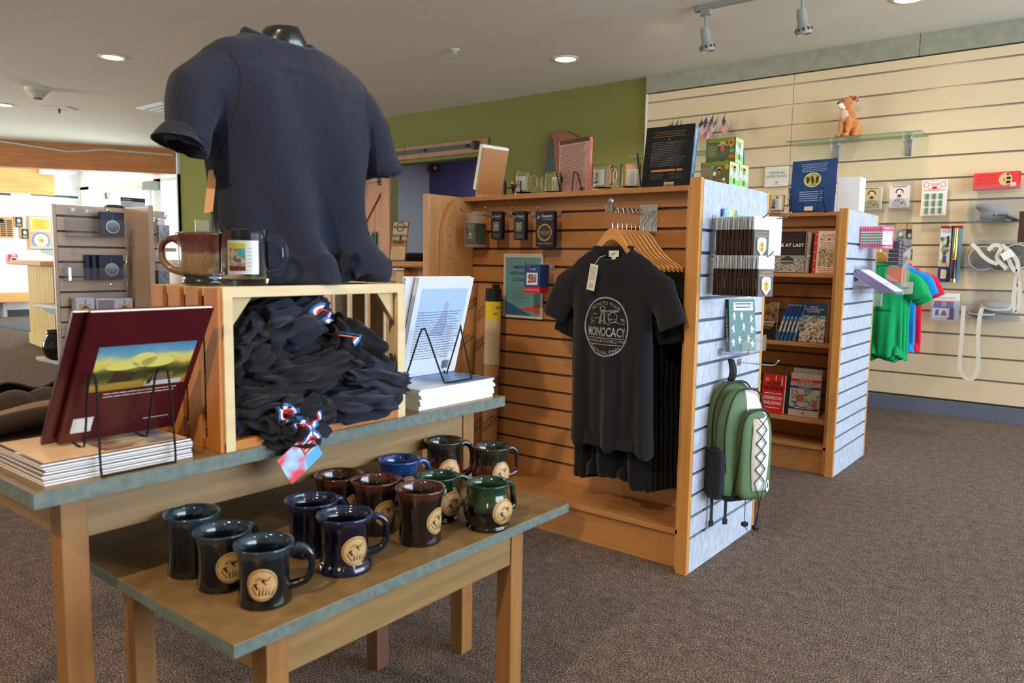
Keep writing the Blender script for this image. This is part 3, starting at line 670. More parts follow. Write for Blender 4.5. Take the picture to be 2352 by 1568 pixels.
for z in (1.05, .685, .28):
    m = M(MAPLE); m.box(xl2 + .03, -.05, .05, SL2, z - .02, z); m.build('book_shelf', g2, bevel=.002)
m = M(MAPLEV); m.box(xl2 - .035, xl2, 0, D2, 0, H2_); m.build('left_side_board', g2, bevel=.004)

# small slat fixture on the left
FX, FY0 = -4.25, 1.63; fi = at(287, 500, 0, FX).y; fr = at(378, 500, 0, FX).y
lf = thing('display_fixture', 'small grey-toned slatted corner fixture holding ornament boxes behind the red books', 'display rack', (FX, fi, 0))
GM = wood('weathered_maple_laminate', (176, 150, 128), (196, 170, 146), (2, 2, 22), 2.2)
GMV = wood('weathered_maple_upright', (178, 148, 122), (194, 164, 136), (16, 16, 1.2), 2.2)
FH = 1.345; zs = [.04 + .078 * i for i in range(1, 17)]
m = M(GM); m.T = RM(0, 0, pi / 2); slatboards(m, FY0 - fi, 0, 0, zs, .02, FH, GM, mat('fixture_slot', (92, 72, 60), .6), .01, .012)
slatboards(m, .02, fr - fi, 0, zs, .02, FH - .004, GM, mat('fixture_slot', (92, 72, 60), .6), .01, .012); m.build('slatted_panel', lf)
m = M(GM); m.box(-.022, -.002, FY0 - fi - .016, FY0 - fi, 0, FH + .002); m.build('edge_strip', lf, bevel=.002)
m = M(GMV); m.box(0, .262, 0, .018, 0, FH + .006); m.build('wing_panel', lf, bevel=.002)
m = M(GMV); m.box(.262, .268, -.004, .022, 0, FH + .008); m.build('edge_strip', lf, bevel=.001)
for y, dz in ((567, .02), (703, 0), (829, 0)):
    q = at(100, y, 0, -4.45); m = M(GM); m.box(-.36, -.025, FY0 - fi + .0, .3, q.z - .012, q.z + .008); sh = m.build('rear_shelf', lf, bevel=.002)
    m = M(BLACKM); m.prism([(-.03, q.z - .012), (-.03, q.z - .06), (-.27, q.z - .03), (-.28, q.z - .012)], FY0 - fi + .02, FY0 - fi + .024); m.build('shelf_bracket', sh)
for (x, y) in ((247, 482), (255, 653)):
    q = at(x, y, 0, FX + .003); m = M(CHROME); m.T = TR(q.x - FX, q.y - fi, q.z) @ RM(0, pi / 2); m.lathe([(0, 0), (.009, 0), (.007, .004), (0, .005)], 14); m.build('lock_screw', lf)

# ------------------------------------------------------------------ the two nested tables
def table(name, label, X1, X0, Y0, Y1, ztop, th, legs, aph, legw=.044, lx=None, backm=None, over=.018):
    t = thing(name, label, 'table', (X1, Y0, 0))
    m = M(TOPLAM); m.box(X0 - X1, 0, 0, Y1 - Y0, ztop - .0015, ztop); m.use(TOPEDGE); m.box(X0 - X1, 0, 0, Y1 - Y0, ztop - th, ztop - .0015); m.build('tabletop', t, bevel=.0006)
    la, lb = legs; xf = lx - X1; xb = X0 - X1 + over
    za, zb = ztop - th - aph, ztop - th
    m = M(TABLEW); m.box(xf - .022, xf - .004, la + .02, lb - .02, za, zb); m.build('front_apron', t, bevel=.001)
    m = M(TABLEW); m.box(xb + .004, xb + .022, la + .02, lb - .02, za, zb); m.build('rear_apron', t)
    for yy in (la + .012, lb - .03): m = M(wood('birch_side_apron', (176, 128, 76), (198, 152, 98), (1.5, 10, 26), 2.4)); m.box(xb + .02, xf - .02, yy, yy + .018, za, zb); m.build('side_apron', t)
    for k, (xx, yy) in enumerate(((xf, la), (xf, lb - legw), (xb + legw, la), (xb + legw, lb - legw))):
        m = M(backm if (backm and k == 3) else TABLEL); m.box(xx - legw, xx, yy, yy + legw, 0, zb); m.build('leg', t, bevel=.002, label='leg with under-table shade in its brown' if (backm and k == 3) else None)
    return t
UZ, LZ = .72, .51
upper = table('display_table', 'taller display table with grey-green edge carrying the crate and book stacks', -1.297, -1.96, .445, 1.618, UZ, .028, (.055, 1.1), .082, lx=-1.346)
lower = table('nesting_table', 'lower nested table with mottled top holding the pottery mugs', -.997, -1.64, .60, 1.497, LZ, .022, (.065, .735), .075, legw=.042, lx=-1.012, backm=SHADEDLEG, over=.138)

# ------------------------------------------------------------------ crate
CX, CY0, CY1, CD = -1.300, .777, 1.238, .27; CH = .315
cr = thing('wooden_crate', 'pine crate standing on end on the taller table, open side stuffed with dark shirts', 'crate', (CX, CY0, UZ)); W = CY1 - CY0
m = M(CRATEF); m.box(-.016, 0, 0, W, CH - .021, CH); m.box(-CD, -.016, 0, W, CH - .02, CH - .003); m.build('top_board', cr, bevel=.0015)
m = M(CRATEW); m.box(-CD, 0, .0, W, 0, .019); m.build('bottom_board', cr, bevel=.0015)
for sy, y0, y1 in ((0, -.009, 0), (1, W, W + .009)):
    for k in range(4):
        x1 = -.004 - k * .067; m = M(CRATEW if sy == 0 else CRATEF); m.box(x1 - .047, x1, y0, y1, .0, CH - .003); m.build('side_slat', cr, bevel=.001)
for y0 in (.0, W - .02):
    m = M(CRATEF); m.box(-.012, .001, y0, y0 + .02, 0, CH - .019); m.build('corner_post', cr, bevel=.0012)
for k in range(5):
    m = M(CRATEW); m.box(-CD - .008, -CD, .01 + k * .09, .01 + k * .09 + .07, 0, CH - .003); m.build('back_slat', cr)
for y0, s in ((.02, 1), (W - .02, -1)):
    m = M(C(196, 168, 120)); m.T = RM(0, 0, pi / 2); m.prism([(y0, CH - .021), (y0 + s * .05, CH - .021), (y0, CH - .085)], .014, .03); m.T = None
    m.build('corner_block', cr)
m = M(C(70, 58, 48)); m.box(-CD + .0, -CD + .004, .09, W - .09, CH - .07, CH - .024); m.use(C(170, 160, 150)); m.T = TR(-CD + .0048, W / 2 + .02, CH - .055) @ RM(0, 0, pi / 2) @ Matrix.Scale(-1, 4, (1, 0, 0)); m.text('NATIONAL PARK', 0, 0, .018, 0); m.build('printed_back_board', cr)

# ------------------------------------------------------------------ checkout counter
ct = thing('checkout_counter', 'oak checkout counter with rounded top edge behind the t-shirt form', 'counter', (-3.16, 3.0, 0))
ZC = at(905, 600, 1, 3.0).z
m = M(COUNTERW); m.box(-1.9, .5, -.03, .6, ZC - .034, ZC); m.build('counter_top', ct, bevel=.012)
m = M(COUNTERW); m.box(-1.86, .5, .06, .56, 0, ZC - .034); m.build('counter_body', ct)
m = M(COUNTERW)
for k in range(14): m.box(-1.84 + k * .165, -1.84 + k * .165 + .16, .045, .06, .1, ZC - .12)
m.build('plank_facing', ct, bevel=.002)
m = M(COUNTERW); m.box(-1.86, .5, .035, .06, ZC - .115, ZC - .034); m.build('face_rail', ct, bevel=.002)
m = M(DESKW); m.box(-.045, .02, -.01, .04, 0, ZC - .05); m.use(STEEL); m.box(-.06, .035, -.02, .045, ZC - .05, ZC - .036); m.build('corner_post', ct, bevel=.003)
bd2 = thing('register_desk', 'low wooden register desk with cables between the left fixture and the brown mug', 'desk', (-6.2, 3.2, 0))
zD = at(430, 652, 0, -6.0).z
m = M(COUNTERW); m.box(-.6, .5, -.6, 1.0, zD - .04, zD); m.build('desk_top', bd2, bevel=.006)
m = M(COUNTERW); m.box(-.55, .45, -.55, .95, 0, zD - .04); m.build('desk_body', bd2)
p = at(432, 650, 0, -6.0)
t = thing('receipt_printer', 'pale grey receipt printer with dark front on the register desk', 'printer', (-6.0, p.y - .04, zD), .5)
m = M(C(170, 176, 170)); m.box(-.12, .12, -.1, .12, 0, .13); m.build('printer_body', t, bevel=.012)
m = M(C(120, 128, 124)); m.box(-.10, .1, -.08, .06, .13, .15); m.use(C(60, 62, 60)); m.box(-.08, .08, -.106, -.1, .03, .09); m.build('printer_lid', t, bevel=.003)
t = thing('desk_telephone', 'black telephone with coiled cable on the register desk', 'telephone', (-5.95, p.y - .36, zD), .8)
m = M(BLACK); m.prism([(-.1, 0), (.1, 0), (.1, .03), (-.1, .07)], -.1, .1); m.build('phone_base', t, bevel=.006)
m = M(BLACK); m.box(-.1, -.05, -.09, .09, .07, .1); m.build('handset', t, bevel=.01)
m = M(C(190, 190, 186)); m.tube([(.1, 0, .01), (.2, -.1, .06), (.28, -.05, .02), (.4, .1, .012)], .005); m.build('cable', t, True)
p = at(486, 580, 0, -5.2)
t = thing('clear_sign_holder', 'clear acrylic sign holder with one black edge behind the brown mug rim', 'sign holder', (-5.2, p.y, at(486, 560, 0, -5.2).z - .12), pi / 2)
t.location.z = zD if False else t.location.z
m = M(ACRY); m.box(-.12, 0, 0, .004, 0, .29); m.build('clear_sheet', t)
m = M(BLACK); m.box(0, .006, -.02, .02, 0, .3); m.build('black_edge', t)
t2 = thing('monitor_shelf', 'wooden shelf behind the brown mug carrying the clear sign holder', 'shelf', (-5.2, p.y, 0), pi / 2)
m = M(COUNTERW); m.box(-.3, .3, -.15, .25, t.location.z - .03, t.location.z); m.build('shelf_board', t2, bevel=.003); m = M(COUNTERW); m.box(-.28, .28, -.1, .2, 0, t.location.z - .03); m.build('shelf_body', t2)

# ------------------------------------------------------------------ pottery mugs
def crv(pts, n=8, closed=False):
    P = [Vector(p) for p in pts]; out = []; k = len(P)
    for i in range(k - 1):
        p0, p1, p2, p3 = P[max(i - 1, 0)], P[i], P[i + 1], P[min(i + 2, k - 1)]
        for j in range(n):
            t = j / n; out.append(.5 * ((2 * p1) + (p2 - p0) * t + (2 * p0 - 5 * p1 + 4 * p2 - p3) * t * t + (3 * p1 - p0 - 3 * p2 + p3) * t ** 3))
    return out + [P[-1]]
TAN = mat('stoneware_medallion', (184, 148, 98), .45, vary=.08, scale=200); INK = mat('medallion_ink', (34, 28, 24), .5)
PROF = {
 'tank': [(.043, 0), (.0445, .004), (.0435, .012), (.0415, .03), (.041, .05), (.042, .07), (.0455, .088), (.0505, .1)],
 'flare': [(.042, 0), (.044, .005), (.043, .02), (.0425, .05), (.0445, .08), (.049, .1), (.053, .112)],
 'foot': [(.049, 0), (.0505, .006), (.048, .014), (.0435, .022), (.0435, .05), (.0445, .08), (.0475, .093), (.0525, .1), (.0535, .104)],
 'bell': [(.046, 0), (.048, .005), (.0455, .012), (.05, .022), (.054, .038), (.053, .052), (.046, .068), (.0425, .08), (.044, .09), (.048, .098)],
 'pear': [(.045, 0), (.047, .006), (.048, .02), (.0495, .035), (.047, .055), (.043, .072), (.0425, .085), (.0465, .1), (.051, .108)],
}
def rad(pr, z):
    for (r0, z0), (r1, z1) in zip(pr, pr[1:]):
        if z <= z1: return r0 + (r1 - r0) * (z - z0) / (z1 - z0)
    return pr[-1][0]
def mug(x, y, kind, gl, label, ma=-14, ha=72, hm=None, mz=None, z=LZ, inner=None, medal=True, hl=1.0):
    pr = PROF[kind]; t = thing('pottery_mug', label, 'mug', (x, y, z), 0, 'pottery mugs on the lower table' if medal else None)
    top = pr[-1]; zt = top[1]
    prof = [(0, .002)] + pr[:1] + [(r, zz) for r, zz in crv2(pr)] + [(top[0] - .0015, zt + .003), (top[0] - .005, zt + .001)] + [(max(r - .006, .01), max(zz, .01)) for r, zz in reversed(crv2(pr))][1:] + [(0, .009)]
    m = M(gl); m.lathe(prof, 48); m.build('mug_body', t, True, weld=True)
    a = radians(ha); d = Vector((cos(a), sin(a), 0)); r1, r2 = rad(pr, zt * .86) - .003, rad(pr, zt * .25) - .002
    P = [d * r1 + Vector((0, 0, zt * .84)), d * (r1 + .016) + Vector((0, 0, zt * .91)), d * (r1 + .032 * hl) + Vector((0, 0, zt * .8)), d * (r1 + .036 * hl) + Vector((0, 0, zt * .55)), d * (r2 + .028) + Vector((0, 0, zt * .32)), d * r2 + Vector((0, 0, zt * .24))]
    c = crv(P, 7); rr = [.0062 + .0028 * abs(2 * i / (len(c) - 1) - 1) ** 2 for i in range(len(c))]
    m = M(hm or gl); m.tube(c, rr, 12); m.build('handle', t, True)
    if medal:
        zc = mz or zt * .45; R_ = .0275; a0 = radians(ma)
        def sf(u, v, g): th = a0 + u / .045; zz = zc + v; r = rad(pr, zz) + g; return (r * cos(th), r * sin(th), zz)
        m = M(TAN)
        def disc(rf, g, n=28, k=4, c0=(0, 0)):
            vs = [sf(c0[0], c0[1], g)]; fs = []
            for j in range(1, k + 1): vs += [sf(c0[0] + rf * j / k * cos(2 * pi * i / n), c0[1] + rf * j / k * sin(2 * pi * i / n), g if j < k else g - .0012) for i in range(n)]
            fs += [(0, 1 + i, 1 + (i + 1) % n) for i in range(n)]
            for j in range(k - 1): fs += [(1 + j * n + i, 1 + (j + 1) * n + i, 1 + (j + 1) * n + (i + 1) % n, 1 + j * n + (i + 1) % n) for i in range(n)]
            m.add(vs, fs)
        disc(R_, .0022)
        m.use(INK)
        def ringp(r0, r1, g):
            n = 36; vs = [sf(q * cos(2 * pi * i / n), q * sin(2 * pi * i / n), g) for i in range(n) for q in (r0, r1)]
            m.add(vs, [(2 * i, 2 * i + 1, (2 * i + 3) % (2 * n), (2 * i + 2) % (2 * n)) for i in range(n)])
        ringp(.0236, .0241, .0025); ringp(.0252, .0256, .0025)
        def shp(pts, g=.0026): m.add([sf(u, v, g) for u, v in pts], [tuple(range(len(pts)))])
        k = .001  # a heron-like bird over reeds and a bridge line
        shp([(-12 * k, 8 * k), (-4 * k, 13 * k), (5 * k, 10 * k), (0, 8 * k)]); shp([(0, 8 * k), (6 * k, 11 * k), (16 * k, 13 * k), (8 * k, 6 * k)])
        shp([(-2 * k, 9 * k), (3 * k, 9 * k), (6 * k, 2 * k), (2 * k, 3 * k)]); shp([(-16 * k, 0), (-9 * k, 4 * k), (-7 * k, 2 * k), (-13 * k, -2 * k)])
        shp([(-13 * k, -2 * k), (-9 * k, 0), (-6 * k, -6 * k), (-9 * k, -8 * k)]); shp([(-19 * k, -3 * k), (-17 * k, -3 * k), (-8 * k, -17 * k), (-10 * k, -17 * k)])
        for i in range(5): u = (-6 + i * 5) * k; shp([(u, -18 * k), (u + 2.6 * k, -17 * k), (u + (3 + i) * k, (-5 + (i % 2) * 4) * k), (u + (1 + i) * k, -9 * k)])
        shp([(-10 * k, -9 * k), (-8 * k, -8 * k), (8 * k, 1 * k), (7 * k, 2.5 * k)])
        m.build('medallion', t, True, label='tan round medallion with a dark bird drawing')
    if inner: m = M(C(206, 170, 140)); m.box(-.014, .014, .0, .001, zt * .4, zt * .93, RM(-.25, .35, .3)); m.build('price_slip', t)
    return t
def crv2(pr):
    c = crv([(r, z, 0) for r, z in pr], 4); return [(p.x, p.y) for p in c]
teal = glaze('teal_over_black_glaze', (38, 58, 72), (10, 22, 30), (9, 8, 9), .045, .086)
blue = glaze('cobalt_glaze', (22, 36, 72), (9, 12, 30), (12, 13, 46), .014, .094)
blue2 = glaze('bright_blue_glaze', (30, 66, 130), (18, 34, 66), (10, 13, 26), .045, .072)
brown = glaze('brown_glaze', (80, 40, 28), (27, 18, 15), (22, 14, 16), .02, .098)
redb = glaze('red_brown_glaze', (52, 50, 46), (30, 27, 26), (78, 30, 18), .066, .098)
greeng = glaze('green_over_black_glaze', (26, 62, 46), (40, 58, 24), (8, 9, 9), .055, .078)
def mp(x, y, z=.612): p = at(x, y, 2, z); return p.x, p.y
def MG(px, py, *a, zf=.612, sc=1, **k):
    X_, Y_ = mp(px, py, zf); t = mug(X_, Y_, *a, **k); t.scale = (1, 1, sc); return t
MG(440, 1172, 'tank', teal, zf=.625, sc=1.1, label= 'teal and black mug at the back left, without its medallion showing', ma=60, ha=120)
MG(510, 1214, 'tank', teal, 'teal and black mug in the middle of the left row of three', ma=-12, ha=100)
MG(606, 1245, 'tank', teal, 'teal and black mug nearest the camera with its medallion facing the front', ma=-39, ha=52)
MG(716, 1150, 'foot', blue, 'dark blue mug behind the other dark blue one, medallion hidden', ma=120, ha=82)
MG(792, 1183, 'foot', blue, 'dark blue footed mug in front, gold medallion on its right side', ma=-13, ha=60)
MG(918, 1050, 'tank', blue2, zf=.625, sc=1.1, label= 'bright blue mug at the back, silver medallion low on its right', ma=-15, ha=72)
MG(778, 1087, 'flare', brown, zf=.625, sc=1.0, label= 'brown mug at the back of the row of three brown ones', ma=6, ha=92)
MG(862, 1112, 'flare', brown, 'brown mug in the middle of the brown row, price slip inside', ma=-10, ha=88, inner=1)
MG(965, 1131, 'flare', brown, 'tall brown mug in front of the brown row with a slip of card inside', ma=8, ha=120, inner=1)
MG(1020, 1004, 'pear', redb, zf=.645, sc=1.17, label= 'dark red-brown mug standing highest at the far end, medallion facing front', ma=-28, ha=70, hl=1.1)
MG(1128, 1030, 'pear', redb, 'dark red-brown mug at the far right corner behind the green one', ma=-10, ha=68)
MG(1006, 1088, 'bell', greeng, 'green rimmed bell mug between the brown and red-brown mugs, tan medallion', ma=-3, ha=70, hl=1.15)
MG(1121, 1104, 'bell', greeng, 'green and black round-bellied mug alone at the right end of the table', ma=-4, ha=82)

# ------------------------------------------------------------------ glass mugs
def glassmug(loc, label, rz, art=True, sc=1, group='clear glass mugs with printed cards', handle=0):
    t = thing('glass_mug', label, 'mug', loc, rz, group); t.scale = (sc, sc, sc)
    m = M(GLASS); m.lathe([(0, 0), (.036, 0), (.0405, .004), (.0415, .012), (.0405, .09), (.0405, .0965), (.038, .0975), (.0365, .096), (.0372, .016), (.034, .012), (0, .0115)], 40)
    m.build('glass_body', t, True, weld=True)
    m = M(GLASS); m.tube(crv([(.038, 0, .082), (.052, 0, .086), (.068, 0, .072), (.07, 0, .05), (.06, 0, .026), (.038, 0, .02)], 7), .0056, 10); m.build('handle', t, True)
    m = M(C(236, 232, 220)); c = .0345
    def wrap(x0, x1, z0, z1, mm, r=c, n=8):
        m.use(mm); vs = []
        for i in range(n + 1):
            a = -pi / 2 + (x0 + (x1 - x0) * i / n) / r; vs += [(r * cos(a), r * sin(a), z0), (r * cos(a), r * sin(a), z1)]
        m.add(vs, [(2 * i, 2 * i + 2, 2 * i + 3, 2 * i + 1) for i in range(n)])
    wrap(-.028, .028, .02, .078, C(238, 234, 224), .0335)
    if art:
        wrap(-.024, .004, .026, .073, photo('mug_art', (60, 48, 44), (214, 190, 160), 160), .0342); wrap(-.024, .004, .064, .073, C(228, 206, 60), .0346); wrap(-.008, .004, .05, .064, C(60, 160, 170), .0346)
        wrap(-.024, .004, .026, .034, C(110, 30, 36), .0346)
        for k in range(6): wrap(.007, .016, .034 + k * .006, .0346 + k * .006, BLACK, .0346, 3)
    else:
        for a, b, cc, d in ((-.02, .02, .07, .0706), (-.02, .02, .03, .0306), (-.02, -.0195, .03, .07), (.0195, .02, .03, .07)): wrap(a, b, cc, d, BLACK, .0343)
        for k in range(3): wrap(-.014, .014, .038 + k * .004, .039 + k * .004, C(110, 110, 110), .0343)
        m.use(BLACK); m.text('GATEWAY', 0, .056, .0062, -.0350)
    m.build('printed_card', t); return t
glassmug((-1.352, .856, UZ + CH), 'clear glass mug with cannon picture card on the crate beside the brown mug', radians(55), sc=1.12, group=None)
PROF['stout'] = [(.04, 0), (.0425, .005), (.0405, .014), (.044, .03), (.0465, .05), (.047, .07), (.049, .085), (.053, .1)]
spk = glaze('speckled_tan_glaze', (104, 54, 48), (146, 116, 84), (24, 26, 34), .022, .062, .22)
mug(-1.448, .826, 'stout', spk, 'large speckled tan mug with red-brown rim and dark foot on the crate', ha=218, z=UZ + CH, medal=False, hl=1.1)

# ------------------------------------------------------------------ wire easels
def easel(loc, label, rz, w=.15, h=.145, f=.09, b=.05, zf=0, group='black twisted wire book easels', twist=True, rot=None):
    t = thing('wire_easel', label, 'easel', loc, rz, group, rot)
    hw = w / 2
    L = [(-hw - .0, b + .012, .012), (-hw, b + .004, .0025), (-hw + .004, b - .008, .006), (-hw + .008, -.012 + .0, h * .9), (-hw + .012, -.02, h), (-hw + .018, -.028, h * .93), (-hw + .03, -f + .01, zf + .012), (-hw + .036, -f, zf + .002)]
    Rr = [(-x, y, z) for x, y, z in reversed(L)]
    pts = crv(L, 6) + crv([(-hw + .046, -f - .0, zf + .002), (hw - .046, -f, zf + .002)], 14) + crv(Rr, 6)
    m = M(BLACKM)
    if twist:
        # resample evenly and wind two strands round each other
        P = [pts[0]]; ds = .0016
        for a, q in zip(pts, pts[1:]):
            n = max(1, int((q - a).length / ds)); P += [a + (q - a) * (i / n) for i in range(1, n + 1)]
        s = 0; A = []; Bp = []
        for i, p in enumerate(P):
            tg = (P[min(i + 1, len(P) - 1)] - P[max(i - 1, 0)]).normalized(); u = tg.cross(Vector((.3, .9, .31))).normalized(); v = tg.cross(u)
            if i: s += (P[i] - P[i - 1]).length
            an = s * 2 * pi / .0105; o = (u * cos(an) + v * sin(an)) * .0013; A.append(p + o); Bp.append(p - o)
        m.tube(A, .0015, 5); m.tube(Bp, .0015, 5)
    else: m.tube(pts, .0024, 6)
    m.build('twisted_wire', t, True); return t

# ------------------------------------------------------------------ books
def book(name, label, w, h, d, cover, front=None, spine=None, back=None, loc=(0, 0, 0), rot=(0, 0, 0), group=None, cat='book', spine_left=True, pages=PAPER, cover2=None):
    "upright book: width x, height z, front cover at -y; spine at -x"
    t = thing(name, label, cat, loc, 0, group, rot); s = -1 if spine_left else 1; c = .0008
    m = M(cover); m.box(-w / 2, w / 2, -d / 2, -d / 2 + c, 0, h); m.use(cover2 or cover); m.box(-w / 2, w / 2, d / 2 - c, d / 2, 0, h); xs = s * w / 2; m.use(cover); m.box(min(xs, xs - s * c), max(xs, xs - s * c), -d / 2, d / 2, 0, h)
    if front: m.T = TR(0, -d / 2 - .0003, 0); front(m, w, h)
    if spine: m.T = TR(xs + s * .0003, 0, h / 2) @ RM(0, 0, s * pi / 2) @ RM(0, pi / 2, 0); spine(m, h, d)
    if back: m.T = TR(0, d / 2 + .0003, 0) @ RM(0, 0, pi); back(m, w, h)
    m.T = None
    m.build('cover', t); m = M(pages); m.box(-w / 2 + (c if s < 0 else .0015), w / 2 - (.0015 if s < 0 else c), -d / 2 + c, d / 2 - c, .0012, h - .0012); m.build('page_block', t); return t

# red books leaning on the front left easel, seen from behind
BURG = mat('burgundy_cover', (76, 17, 24), .34, coat=.3); ZS = UZ + .036
landscape = picture('landscape_painting', [(0, (150, 110, 40)), (.2, (170, 140, 50)), (.3, (70, 74, 34)), (.42, (60, 66, 30)), (.5, (120, 116, 50)), (.56, (214, 190, 84)), (.68, (226, 210, 110)), (.78, (110, 160, 176)), (1, (64, 126, 170))], 2, .105, .218, 16, .42, stretch=(1, 1, 1.6))
def burgfront(m, w, h):
    m.use(landscape); m.quad(-w / 2 + .028, w / 2 - .012, h * .40, h * .745, 0); m.use(C(232, 226, 214)); m.lines(-.05, w / 2 - .016, h * .375, 2, .007, .0016, -.0002, seed=3); m.lines(w / 2 - .07, w / 2 - .02, h * .12, 1, .01, .0016, -.0002)
    m.use(C(214, 214, 214)); m.quad(-w / 2 + .016, -w / 2 + .05, .022, .056, -.0003)
    m.use(C(120, 98, 70)); m.quad(w * .1, w * .32, h * .44, h * .5, -.0001); m.use(C(196, 196, 200)); m.quad(w * .08, w / 2 - .02, h * .405, h * .44, -.0001)
    m.use(C(60, 40, 28)); m.prism([(-.05, h * .46), (-.01, h * .46), (0, h * .53), (-.04, h * .54)], -.0003, 0); m.prism([(.02, h * .42), (.028, h * .42), (.03, h * .52)], -.0003, 0)
    m.use(C(226, 214, 110)); m.ell(.005, h * .625, .022, .016, -.0002); m.ell(.03, h * .6, .03, .012, -.0002); m.ell(-.03, h * .585, .03, .009, -.0002)
LEAN = radians(33)
book('hardcover_book', 'burgundy book leaning on the wire easel, nearer one with landscape painting and price sticker', .212, .285, .008, BURG, burgfront, loc=(-1.432, .638, ZS + .006), rot=(LEAN, radians(0), pi / 2), group='burgundy books on the left easel')
book('hardcover_book', 'second burgundy book hidden behind the one with the painting on the easel', .212, .285, .008, BURG, None, loc=(-1.447, .618, ZS + .006), rot=(LEAN, radians(0), pi / 2), group='burgundy books on the left easel')
def antique(m, w, h): m.use(mat('map_cover', (214, 180, 136), .4, vary=.1, scale=14)); m.quad(-w / 2 + .008, w / 2 - .008, .01, h - .01, 0); m.use(picture('stack_cover_painting', [(0, (120, 70, 50)), (.4, (190, 150, 110)), (.6, (210, 196, 160)), (1, (110, 120, 140))], 0, -.1, .12, 20, .6)); m.quad(-.03, w / 2 - .01, .08, .25, -.0002); m.use(C(150, 110, 70)); m.lines(-w / 2 + .02, w / 2 - .02, .06, 5, .009, .0012, -.0002)
def lying(name, label, cx_, cy_, z, w, l, d, cover, rz, group, front=None, edge=PAPER, sp=True):
    "book lying flat, front cover up, long side along y, spine toward -y"
    t = thing(name, label, 'book', (cx_, cy_, z), rz, group)
    m = M(cover); m.box(-l / 2, l / 2, -w / 2, w / 2, d - .0007, d); m.box(-l / 2, l / 2, -w / 2, w / 2, 0, .0007)
    if sp: m.box(-l / 2, -l / 2 + .0008, -w / 2, w / 2, 0, d)
    if front: m.T = TR(0, -w / 2, d + .0003) @ RM(-pi / 2, 0, 0) ; front(m, l, w)
    m.T = None; m.build('cover', t)
    m = M(edge); m.box(-l / 2 + .0008, l / 2 - .0008, -w / 2 + .0006, w / 2 - .0006, .0007, d - .0007); m.build('page_block', t); return t
ordn = ['topmost', 'second from the top', 'third from the top', 'fourth from the top', 'fifth from the top', 'sixth from the top', 'seventh from the top', 'eighth from the top', 'ninth from the top', 'tenth from the top', 'lowest', 'lowest']
def topart(m, l, w):
    # drawn on a sheet whose z runs across the cover
    m.use(mat('map_cover', (222, 184, 140), .35, vary=.12, scale=12)); m.add([(-l / 2 + .008, 0, w * .02), (l / 2 - .004, 0, w * .02), (l / 2 - .004, 0, w * .97), (-l / 2 + .008, 0, w * .97)], [(0, 1, 2, 3)])
    m.use(picture('stack_cover_painting', [(0, (92, 66, 50)), (.3, (150, 120, 96)), (.55, (206, 190, 160)), (.8, (120, 124, 140)), (1, (190, 170, 140))], 0, -.04, .12, 24, .8)); m.quad(-.03, l / 2 - .012, w * .1, w * .8, -.0003)
R = random.Random(11)
nst = 8; th = .036 / nst
for k in range(nst):
    lying('paperback_book', 'burgundy-edged paperback lying in the left stack, ' + (ordn[nst - 1 - k] if k else 'lowest') + ' of eight', -1.318 - .108 + R.uniform(-.004, .004), .593 + R.uniform(-.004, .004), UZ + k * th, .214, .252, th, BURG if k % 2 or k > 4 else C(70, 60, 74), R.uniform(-.012, .012), 'burgundy-edged paperbacks in the left stack', topart if k == nst - 1 else None) if False else None
    t = lying('paperback_book', 'burgundy-edged paperback lying in the left stack under the easel, ' + (ordn[nst - 1 - k] if k else 'lowest of all'), -1.318 - .108 + R.uniform(-.003, .003), .594 + R.uniform(-.003, .003), UZ + k * th, .252, .214, th, BURG if k > 1 else C(110, 90, 90), 0, 'burgundy-edged paperbacks in the left stack')
    t.rotation_euler = (0, 0, R.uniform(-.01, .01))
    if k == nst - 1:
        m = M(mat('map_cover', (222, 184, 140), .35, vary=.14, scale=12)); m.add([(-.102, -.12, 0), (.103, -.12, 0), (.103, .122, 0), (-.102, .122, 0)], [(0, 1, 2, 3)])
        m.use(picture('stack_cover_painting', [(0, (92, 66, 50)), (.3, (150, 120, 96)), (.55, (206, 190, 160)), (.8, (120, 124, 140)), (1, (190, 170, 140))], 1, -.04, .12, 24, .8)); m.add([(-.08, -.02, .0003), (.092, -.02, .0003), (.092, .115, .0003), (-.08, .115, .0003)], [(0, 1, 2, 3)])
        m.T = None; o = m.build('cover_print', t); o.location = (0, 0, th + .0003)
easel((-1.366, .611, ZS), 'black twisted wire easel holding the burgundy books at the left', pi / 2, w=.155, h=.125, f=-.0, b=.03) if False else None
